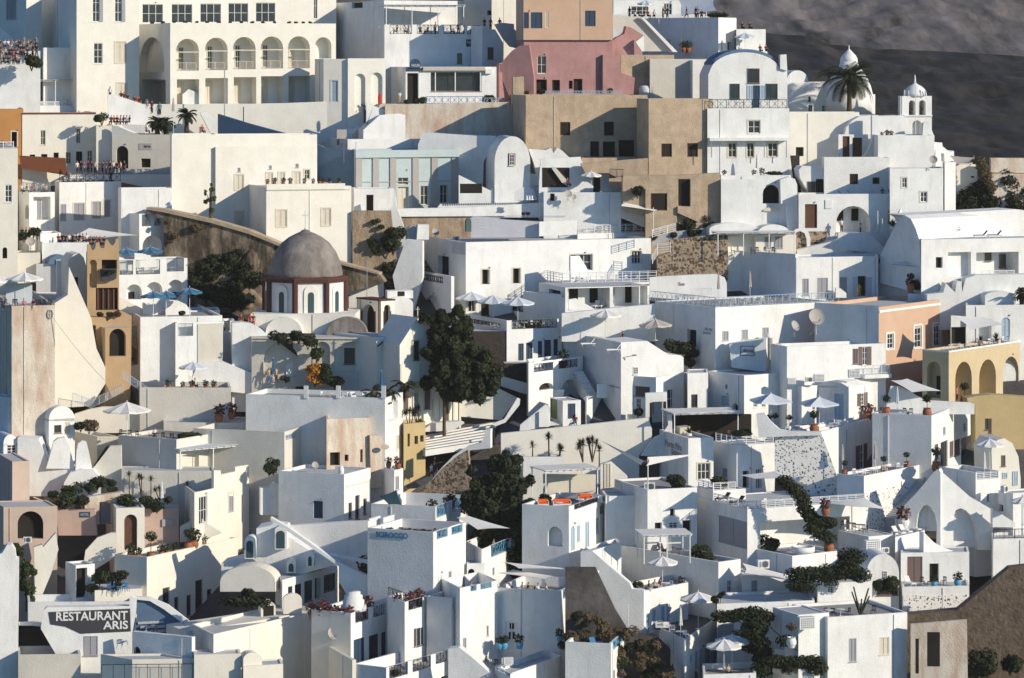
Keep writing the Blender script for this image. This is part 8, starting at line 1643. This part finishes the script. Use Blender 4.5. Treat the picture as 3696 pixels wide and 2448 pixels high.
T8=h('white corner terrace with shade sail and blue railing',1850,1985,2265,440,900,[(2065,340,2230,490,'y'),(2078,595,2095,660,'k'),(2215,490,2240,560,'g')],yr=325,p=1.3,d=6,dy=-7.6,fl='paving')
person(on(T8,2088,1.2),'stand',1,'grey','black','man in grey standing at the blue railing under the sail');person(on(T8,1880,1.5),'sit',-1,'black','navy','fair-haired person in black seated under the sail')
sail('large white shade sail over the corner terrace',[pt(1770,165,T8.Y+5),pt(1865,150,T8.Y+5),pt(2225,258,T8.Y+3),pt(1950,268,T8.Y+1)],'canvas',.3);pole(on(T8,2262,0,T8.zt-1),3,'at the corner under the large shade sail','whitemetal')
h('shaded white link block under the corner terrace',1850,1860,2010,560,900,[(1870,605,1925,700,'^k')],y=5,p=.1,d=3,dy=-7.8)
LC=h('long cream house with panelled front at the bottom',-600,-560,540,1190,2000,y=20,m='cream',p=.4,d=6,dy=-7.4)if False else None
slab('cream sloping parapet house along the bottom left',[(-540,1140),(0,1060),(400,990),(530,985),(540,1120),(600,1320),(600,1700),(-540,1700)],1500,y=30,th=5,m='cream',dy=-8.2,nm='house',cat='house')
slab('small cream round-arched hutch by the dark shrub',archout(100,225,930,890,1040),1100,y=12,th=2.2,m='cream',dy=-9,nm='hutch',cat='hutch');flush(CUR,[(118,920,210,1035,'^k')])
slab('cream rounded wall lobe beside the hutch',archout(290,450,870,815,990),1100,y=10,th=.5,m='cream',dy=-9)
CQ=h('cream cube house with satellite dish at the bottom',310,880,885,1385,1800,[(335,1490,412,1600,'k'),(262,1400,315,1520,'k')],y=20,m='cream',p=.05,d=6,dy=-10,roofm='cream');dish(on(CQ,720,1.5),'on the cream cube house roof',.4,1.5)
T10=h('white bottom terrace with dark patterned railings',890,1170,1715,1450,1900,[(1195,1390,1355,1530,'R'),(1395,1340,1552,1470,'R'),(1592,1300,1692,1410,'R'),(1640,1520,1700,1600,'k')],yr=1290,p=1.3,d=4,dy=-10,fl='paving');bush(on(T10,1245,1),'behind the dark patterned railing',.6,'leafdark')
slab('white thick sloping stair wall at the bottom',[(1700,1290),(1790,1275),(1900,1360),(2050,1490),(2100,1700),(1700,1700)],1700,y=-8,th=1.5,dy=-10)
T11=h('white house with arched-glass white door',2115,2660,2880,795,1290,[(2185,1055,2295,1290,'D'),(2700,1040,2718,1190,'k'),(2748,1015,2770,1200,'G'),(2810,980,2830,1150,'g'),(2680,770,2740,880,'y'),(2770,705,2845,830,'y')],yr=690,p=1.0,d=6,dy=-8.6,fl='paving');flush(T11,[(2222,1070,2260,1120,'^k'),(2215,1145,2232,1205,'k'),(2248,1145,2265,1205,'k')],d=.06)
random.seed(61)
for x,c1 in((2185,'red'),(2330,'white'),(2380,'black'),(2470,'white'),(2540,'white')):person(on(T11,x,2.5),'sit',x,c1,'navy','person in %s at the railed terrace under twin sails'%COLN[c1])
sail('upper of two white sails over the railed terrace',[pt(2160,545,T11.Y+3),pt(2300,600,T11.Y+1),pt(2780,608,T11.Y+3)],'canvas',.2);sail('lower white sail over the railed terrace',[pt(2120,640,T11.Y+1),pt(2250,610,T11.Y+3),pt(2590,665,T11.Y+2),pt(2540,695,T11.Y)],'canvas',.2);pole(on(T11,2845,.3,T11.zt-1),4,'at the corner of the twin-sail terrace','whitemetal')
pots([pt(x,1290,T11.Y-1)for x in(2180,2310,2140)]+[pt(2655,1230,T11.Y-1)],'before the arched-glass door',0,'leafdark','skyblue',1.3)
T12=h('white roof-terrace house with blue lounger',2700,3090,3240,1245,1800,[(3105,1150,3215,1320,'y'),(3110,1470,3125,1600,'g')],yr=1130,p=.9,d=7,dy=-10,fl='lilac');loungers(T12,'on the lilac-floored roof terrace',[2950],2.5,'blue','blue',fm='blue');pole(on(T12,3235,0,T12.zt-1),3.4,'on the lilac-floored roof terrace','whitemetal')
slab('x',archout(2700,2950,1520,1465,1700),1800,parent=T12,at=T12.Y-.05,x0=3090,y=T12.a,left=True,th=.04,m='cream',pn='arch_recess')if False else None
T13=h('low white patio wall with blue rails and tables',2100,2230,2670,1500,1900,[(2110,1420,2240,1500,'y')],yr=1350,p=.6,d=4,dy=-10.5);tables(T13,'on the low blue-railed patio',[2170],2,sq=False);chairs(T13,'on the low blue-railed patio',[2040,2100],2,'black','dark');ac(pt(2200,1430,T13.Y+5),'on the low blue-railed patio wall',0,1.2)
T(2,3)
random.seed(77)
for i in range(60):
 u=random.random();x=590+u*900+random.uniform(-40,60);y_=960+u*420+random.uniform(-40,330);
 bush(pt(x,y_+30,Yg(1600)-7.6-(y_-900)*.004),'in the dry scrub on the gully slope',[.55,.75,1.0][i//20],'dry' if i%3 else 'leafdark',seed=i%5,adj=['small ','medium ','large '][i//20]+('brownish' if i%3 else 'dark green'))
slab('dark earth gully bank between the lower houses',[(570,600),(830,600),(1000,960),(1130,1170),(1330,1170),(1700,1500),(1740,1700),(950,1700),(570,1700)],1600,y=0,th=1,m='earth',dy=-6.5,nm='earth_bank',cat='bank')
if False:slab('grey shaded wall with round niche above the gully',[(130,150),(600,90),(600,450),(700,460),(860,620),(600,610),(300,700),(130,520)],760,y=-10,th=1,dy=-6.8,m='greige')
DS=slab('white diagonal stair wall with thin black handrail',[(700,460),(800,455),(1120,730),(1140,780),(1240,790),(1240,1165),(1130,1165),(830,890),(860,620),(700,600)],1180,y=-10,th=1.0,dy=-8.6)
mb=MB();mb.bar(DS.R.w(*DS.R.hit(795,460),.3),DS.R.w(*DS.R.hit(1110,725),.3),.04);mb.build('handrail','black',DS.root,DS.org)
slab('silver lattice gate panel in the shaded gully',[(665,610),(835,620),(830,885),(665,885)],960,y=-4,th=.1,m='metal',dy=-8.2,nm='lattice_gate',cat='gate')
h('white ramp-walled balcony house above the lattice gate',740,785,1048,455,900,y=62,p=.3,d=3,dy=-8)
U1=h('white house with blue doors below the diners',1140,1242,1620,795,1210,[(1258,985,1288,1165,'v'),(1315,955,1342,1125,'v'),(1388,925,1418,1100,'v'),(1435,905,1465,1065,'v'),(1280,760,1300,800,'k')],yr=725,p=.5,d=6,dy=-8.8,fl='paving')
umb(on(U1,1400,1.8),'above the diners terrace','canvas',1.7,2.9);bush(on(U1,1185,1),'round on the diners terrace',.7,'leafdark');tables(U1,'on the diners terrace',[1340,1430],1.2);chairs(U1,'on the diners terrace',[1300,1380,1480],1.2)
for x,c1 in((1335,'beige'),(1380,'maroon'),(1280,'black')):person(on(U1,x,1.3),'sit',x,c1,'navy','person in %s on the diners terrace'%COLN[c1])
U2=h('white upper terrace with curtained pergola and deckchairs',1045,1878,2068,548,950,[(1955,700,1992,850,'x')],y=40,p=.4,d=7,dy=-8,fl='paving')
pergola('white flat pergola with draped curtains',1240,1640,325,540,U2.Y+1.5,4,y=8,posts=3,beams=9);loungers(U2,'on the curtained pergola terrace',[1400,1780,1830],2.5,'canvas_dark','dark',fm='wood');tables(U2,'on the curtained pergola terrace',[1480,1540],2.5,'wood','brown')
bush(on(U2,1720,3),'spiky behind the deckchairs',1.2,'leaf',seed=1);bush(on(U2,1770,1.8),'flowering behind the deckchairs',.8,'leafdark',seed=2)
U3=h('white hotel block with slatted doors under the rail balcony',1690,2125,3140,95,700,[(1880,175,2130,400,'g'),(2235,180,3000,440,'n',3)],yr=30,p=.1,d=7,dy=-6.6);rail(U3,1835,2120,hgt=.8,st='q');rail(U3,2130,3130,hgt=.8,st='q');loungers(U3,'on the long rail balcony',[1920,2040],1.5,'canvas_dark','dark',fm='wood',rz=-1,z=U3.zt)
for x in(2226,2960):trims(U3,x-8,185,x+8,440,'white',.02,'column')
sail('grey shade sail above the long rail balcony',[pt(2050,-195,U3.Y+3),pt(2360,-230,U3.Y+3),pt(2470,-170,U3.Y+1),pt(2190,-165,U3.Y-1)],'canvas',.3)
U4=h('white lower patio house with blue doors and parasol',1370,1590,1860,1208,1620,[(1636,1335,1660,1410,'v'),(1678,1310,1702,1470,'v'),(1720,1290,1748,1495,'v'),(1765,1268,1812,1420,'v')],yr=1060,p=.3,d=7,dy=-10,fl='asphalt')
umb(on(U4,1705,2.5),'with scalloped rim on the lower patio','canvas',2.0,3.2);cumb(on(U4,1555,1.2),'on the lower patio','canvas',3.1);tables(U4,'on the lower patio',[1550],1);chairs(U4,'on the lower patio',[1420,1480,1600,1390],1.5);o=inst(('so','k'),b_sofa('canvas','black',.8),on(U4,1400,1),0);lab(o,'dark sofa with white cushion on the lower patio','sofa')
U5=h('white terrace walls with vine pergola and tiny window',1860,1866,2700,905,1400,[(1870,1080,2010,1240,'g'),(2110,1100,2300,1250,'c')],y=12,p=.3,d=7,dy=-9)
U6=h('white sail-shaded house with glass door',2068,2080,2730,660,950,[(2160,705,2210,805,'g')],y=10,p=.1,d=5,dy=-7.8);sail('broad white awning sail before the shaded glass door',[pt(2080,555,U6.Y),pt(2100,640,U6.Y-3),pt(2530,712,U6.Y-3),pt(2650,700,U6.Y)],'canvas',.3);tables(U6,'under the broad awning sail',[2250,2340],-2,'black','dark',z=pt(0,900,U6.Y)[2]);chairs(U6,'under the broad awning sail',[2200,2290,2380],-2,'black','dark',z=pt(0,900,U6.Y)[2])
U7=h('bottom white patio with scalloped parasols',1740,1750,2200,1510,1900,y=10,p=.6,d=6,dy=-10.5,fl='paving');umb(on(U7,1925,2),'on the bottom patio','canvas',1.9,3.1);umb(on(U7,1995,3.4),'on the bottom patio','canvas',1.9,3.3);person(on(U7,1965,1.5),'sit',.8,'beige','black','tanned person seated under the bottom patio parasols')
def vine(label,pts_,r,yb,dy,seed=0):
 R=empty('vine',pt(pts_[0][0],pts_[0][1],Yg(yb)+dy),label,'vine');mb=MB();tr=MB();rd=random.Random(seed);pv=None;o0=Vector(R.location)
 for x,y_ in pts_:
  c=Vector(pt(x,y_,Yg(yb)+dy))-o0;blob(mb,tuple(c),r,420,.15,(1.3,.8,.8),rd,0)
  if pv is not None:blob(mb,tuple((c+pv)/2),r*.9,300,.15,(1.3,.8,.8),rd,0);tr.bar(tuple(pv),tuple(c),.05,n=5)
  pv=c
 mb.build('foliage','leafdark',R);tr.build('stem','bark',R)
vine('dark vine arbour hanging over the slatted terrace',[(1900,1010),(2000,1010),(2100,990),(2200,1000),(2270,1020),(2220,1120),(2160,1100),(2230,1240),(2250,1380),(2060,1180),(2300,1330),(2330,1450),(2230,1480)],.85,1500,-11,1)
tree('slender small tree on a thin stem at the awning wall',1870,1240,-11.4,[(-.2,0,4.6,.7),(.4,0,5.0,.5)],4.4,'leafdark',350,.13,31)
T(3,3)
vine('long dark vine cascading down the white hotel balcony',[(320,-150),(400,-80),(470,0),(500,100),(560,180),(640,200),(700,210),(560,260),(640,310)],.8,700,-8.5,2);pots([pt(672,150,Yg(700)-9.2)],'among the cascading vine',0,'flower','terracotta',2)
X1=h('white pool house with hot tub terrace',25,388,805,495,900,y=35,p=.3,d=6,dy=-7.5,fl='floor_grey');bush(on(X1,190,2.5),'before the hot tub terrace',1.3,'leafdark');domeO('round white hot tub on the pool terrace',480,460,[(100,460),(100,415),(85,412),(85,425),(0,425)],'white',20,Y=X1.Y+2,cat='hot tub',nm='hot_tub');pots([on(X1,700,1)],'at the right of the hot tub',0,'leafdark',sc=2)
X2=h('white house with curved roof and lattice vent box',780,1040,1265,330,700,y=30,p=.1,d=5,dy=-7);lbox(pt(1070,455,X2.Y-1.5),'on the curved roof house wall',.3,1.4)
X2b=h('tall white wall with sun loungers on its top',1262,1268,1520,335,760,yr=285,p=.3,d=4,dy=-6.8);loungers(X2b,'in the row by the big round arch',[1170,1230,1290,1350,1430,1490],3,'canvas',rz=.6,z=X2b.zt-.3);pots([on(X2b,1340,5,X2b.zt)],'beside the row of sun loungers',0,'flower','frame',2)
slab('white sweeping wall descending behind the mascot corner',[(1510,290),(1600,380),(1700,430),(1760,450),(1760,800),(1510,800)],800,y=20,th=1,dy=-7.2).root['label']='white sweeping wall descending right of the sun loungers'
X3=slab('small white vaulted gable with tiny window',archout(1025,1300,640,478,960),960,y=8,th=6,dy=-9,nm='house',cat='house');flush(X3,[(1160,622,1198,690,'x'),(1110,730,1290,830,'o')])
sail('blue-white peaked sail above the pebble wall',[pt(620,40,Yg(500)-6),pt(1005,-5,Yg(500)-6),pt(1200,95,Yg(500)-8),pt(900,70,Yg(500)-10)],'canvas',-.2)
tables(X2,'on the pebble wall terrace',[850,900,960],2.5,'wood','brown',z=X2.zt);chairs(X2,'on the pebble wall terrace',[820,930,990,1010],2.2,'black','dark',z=X2.zt)
vine('dark vine arbour over the lower courtyard',[(420,650),(500,640),(600,650),(700,650),(800,640),(900,630),(970,660),(420,740),(520,750),(870,480),(860,560),(930,500)],1.0,1200,-10.5,3)
X4=h('white courtyard house with slatted shutters and cactus',385,690,1370,1020,1700,[(870,1200,935,1400,'g'),(1130,1190,1215,1340,'c'),(570,1195,605,1275,'^k')],y=20,p=.3,d=7,dy=-11,fl='paving');flush(X4,[],)
X5=h('shaded courtyard back wall with small window and slatted doors',400,605,1070,730,1150,[(430,760,600,985,'g'),(690,755,740,815,'x')],y=15,p=.1,d=3,dy=-9.8);tables(X4,'in the courtyard with the cactus',[700,800],2);chairs(X4,'in the courtyard with the cactus',[660,740,860,1080],2,'black','dark')
cc=MB()
for i in range(9):cc.bar((0,0,0),(math.cos(i*2.4)*.9,math.sin(i*2.4)*.4,2.0+.9*math.sin(i*1.7)),.11,.07,7)
thing(cc,'cactus','leafdark','tall branching candelabra cactus in the courtyard','cactus',Z3).location=on(X4,970,1.5)
bush(pt(1210,800,X3.Y-1),'overhanging the small vaulted gable',1.3,'leafdark',seed=1);bush(pt(1130,790,X3.Y-1),'overhanging the small vaulted gable',.9,'leafdark',seed=2)
X6=h('white terrace with wire frame and pebble base at lower right',1320,1328,1900,760,1000,[(1335,550,1420,740,'k')],y=6,p=.2,d=5,dy=-8.6);trims(X6,1335,830,1880,975,'spotted',.05,'pebble_facing');loungers(X6,'on the wire-framed terrace',[1390],2,'canvas');chairs(X6,'on the wire-framed terrace',[1500,1560,1620,1680],2,'black','dark')
h('brown-shuttered white house behind the wire-framed terrace',1310,1316,1900,470,900,[(1370,500,1500,720,'h'),(1560,560,1640,720,'k')],y=6,p=.1,d=4,dy=-6.2)
h('white right-edge terraces with low railing',2090,2105,2600,350,700,y=8,p=.3,d=5,dy=-6.5);rail(CUR,2110,2560,hgt=1,st='z');slab('white shaded triangle wall at the right edge',[(2100,90),(2290,210),(2290,250),(2100,250)],600,y=5,th=1,dy=-5)
umb(pt(2365,230,Yg(600)-7),'at the right edge above the low railing','canvas',1.5,2.6)
slab('brown rough rubble wall at the lower right corner',[(1370,1000),(1800,960),(2240,600),(2600,560),(2600,1800),(1370,1800)],1500,y=-4,th=2,m='rubble',dy=-8.8)
slab('pale ruined facade with arched window at the bottom right',[(1400,1080),(1880,1040),(1890,1700),(1400,1700)],1700,y=-4,th=.5,m='peel',dy=-9.6);flush(CUR,[(1540,1145,1650,1440,'^k'),(1440,1200,1470,1500,'k')])
for i,(x,y_)in enumerate(((2000,1400),(2250,1450),(2060,1480),(1960,1500))):bush(pt(x,y_+40,Yg(1700)-9),'before the brown rubble wall',1.4,'leafdark',seed=i)
X7=h('white bottom courtyard stair house with ribbed vent',220,440,700,1000,1700,y=25,p=.1,d=5,dy=-11.6);lbox(pt(505,1115,X7.Y-.8),'ribbed on the bottom stair house',.3,1.4);stairs('white outer stair at the bottom',230,1180,330,1010,1.5,8,m='white',dy=-12);pots([pt(380,1280,X7.Y-1.5)],'on the low white wall at the bottom',2,'dry','frame',1.6);slab('low white curved wall at the bottom',[(230,1290),(300,1300),(360,1290),(500,1250),(515,1370),(510,1500),(230,1500)],1500,y=5,th=1,dy=-12.5)
vine('dark vine mass over the bottom right patio',[(60,1050),(120,1000),(60,1150),(120,1250),(180,1380),(280,1400),(380,1410),(480,1400),(580,1400),(120,1450),(600,1460),(60,980),(-60,1000)],.9,1600,-13,4)
rail(X4,710,1060,hgt=.9,st='q',z=pt(0,1500,X4.Y)[2])
T(1,3)
tables(T8,'on the sail-covered corner terrace',[1950],2,'black','dark');chairs(T8,'on the sail-covered corner terrace',[1910,1980,2020],2,'black','dark')
tables(T11,'on the twin-sail terrace',[2300,2500],2.5);chairs(T11,'on the twin-sail terrace',[2260,2420,2560],2.5,'black','dark')
flush(SCI,[(1385,690,1500,800,'^D')])if False else None
for x,y_ in((1060,180),(1180,170)):slab('small white stepped parapet block above the blue lettering',[(x-35,y_+110),(x-35,y_),(x+60,y_-30),(x+60,y_+110)],640,y=30,th=.4,dy=-7)
flush(DW,[(520,300,522,302,'k')])if False else None
T(2,3)
for x in(1310,1500):slab('white slatted screen panel on the curtained pergola terrace',sum([[(x-60,380+i*20),(x+60,375+i*20),(x+60,387+i*20),(x-60,392+i*20)]for i in range(1)],[]),700,y=8,th=.05,m='frame',dy=-7.5,nm='screen',cat='screen')
cumb(on(U2,1460,1.2),'among the curtained pergola furniture','canvas',2.3)
tables(U3,'on the long rail balcony',[2250,2400],1.5);chairs(U3,'on the long rail balcony',[2210,2290,2440,2540],1.5)
ac(pt(2260,600,Yg(900)-7),'ribbed on the shaded wall beside the broad awning',.3,1.5)
lbox(pt(80,1420,Yg(1700)-10),'beside the blue-potted doorway',.3,.8)
tables(U4,'beside the folded parasol of the lower patio',[1460],1.6);pots([on(U1,1200,.6),on(U1,1560,.8)],'on the diners terrace edge',0,'leafdark')
T(1,2)
tables(TB,'on the turquoise-railed terrace',[1450],3);dish(on(WC,560,3),'on the navy-window house roof',.5,.9)
T(3,3)
ac(pt(1180,470,X2.Y-1.2),'on the curved roof house wall',.3,1.0)
pots([on(X6,1600,.8),on(X6,1800,1)],'on the wire-framed terrace',0,'leafdark','skyblue',1.4);umb(on(X4,760,2.6),'over the courtyard tables with the cactus','canvas',1.5,2.3)if False else None
def grid(name,pts,m,label=None,kind='structure',rough=0,seed=0,sub=1):
 from mathutils import noise
 mb=MB();R_,Cn=len(pts),len(pts[0])
 for i in range(R_-1):
  for j in range(Cn-1):mb.quad(pts[i][j],pts[i][j+1],pts[i+1][j+1],pts[i+1][j])
 o=mb.build(name,m,None,Z3,smooth=True);o['kind']=kind;return o
from mathutils import noise as _n
def gz(X,Y):
 z=-(455-Y)*.557 if Y<438 else-9.5
 z-=1.0 if Y>420 else 0
 s=X/Y*F+HX
 cap=-17.5
 t=min(1,max(0,(X-48)/16));t=t*t*(3-2*t)
 zc=min(z,cap+max(0,(Y-430))*-.25)
 z=z*(1-t)+zc*t
 return z-2.2
rows=[]
for i in range(70):
 Y=180+i*5.0;rows.append([(X,Y,gz(X,Y)+.5*_n.noise(Vector((X*.1,Y*.1,0))))for X in[-150+j*4 for j in range(76)]])
grid('hillside_ground',rows,'earth')
def hill(x0,x1,n,prof,Y0,Y1,yb,m,name,amp,sc,rows_=40):
 R=[]
 for i in range(rows_+1):
  t=i/rows_;Y=Y0+(Y1-Y0)*t;row=[]
  for j in range(n+1):
   xn=x0+(x1-x0)*j/n
   k=0
   while k<len(prof)-2 and xn>prof[k+1][0]:k+=1
   a,b=prof[k],prof[k+1];u=min(1,max(0,(xn-a[0])/(b[0]-a[0])));ytop=a[1]+(b[1]-a[1])*u
   zt=(HY-ytop)/F*Y1;zb=(HY-yb)/F*Y0;X=(xn-HX)/F*(Y0+(Y1-Y0)*.5)
   q=Vector((X*sc,Y*sc*1.3,3.7));nz=_n.fractal(q,1.0,2.1,6)
   rg=abs(_n.noise(Vector((X*sc*2.2,Y*sc*1.5,9))))
   row.append((X,Y,zb+(zt-zb)*(t**.9)+amp*(nz-.3*rg)*min(1,3*t)*(1 if i<rows_ else.4)))
  R.append(row)
 o=grid(name,R,m);return o
hill(2350,4300,150,[(2350,132),(2760,132),(2905,118),(2935,114),(3120,126),(3200,150),(3330,164),(3420,178),(3500,176),(3700,186),(4300,200)],620,900,720,'hill_shade','near_hill',3,.03,90)
hill(1200,4600,170,[(1200,-420),(4600,-420)],1150,1900,420,'cliff','far_cliff',7,.02,170)
hz=MB();hz.box(-900,900,-25,2150,-260,190);ho=hz.build('added_haze','white');ho['kind']='stuff';hm=bpy.data.materials.new('added_haze');hm.use_nodes=True  # thin volume added to lift the blacks for a faded film look
hn=hm.node_tree;hn.nodes.remove(hn.nodes['Principled BSDF']);pv_=hn.nodes.new('ShaderNodeVolumePrincipled');pv_.inputs['Color'].default_value=(1,.92,.8,1);pv_.inputs['Density'].default_value=.00006;pv_.inputs['Anisotropy'].default_value=0
hn.links.new(pv_.outputs[0],hn.nodes['Material Output'].inputs['Volume']);ho.data.materials.clear();ho.data.materials.append(hm)
finish()
for o in LAB:
 if len(str(o.get('label','')).split())>16:print('LONG',o.name,o['label'])
print('objects',len(bpy.data.objects))
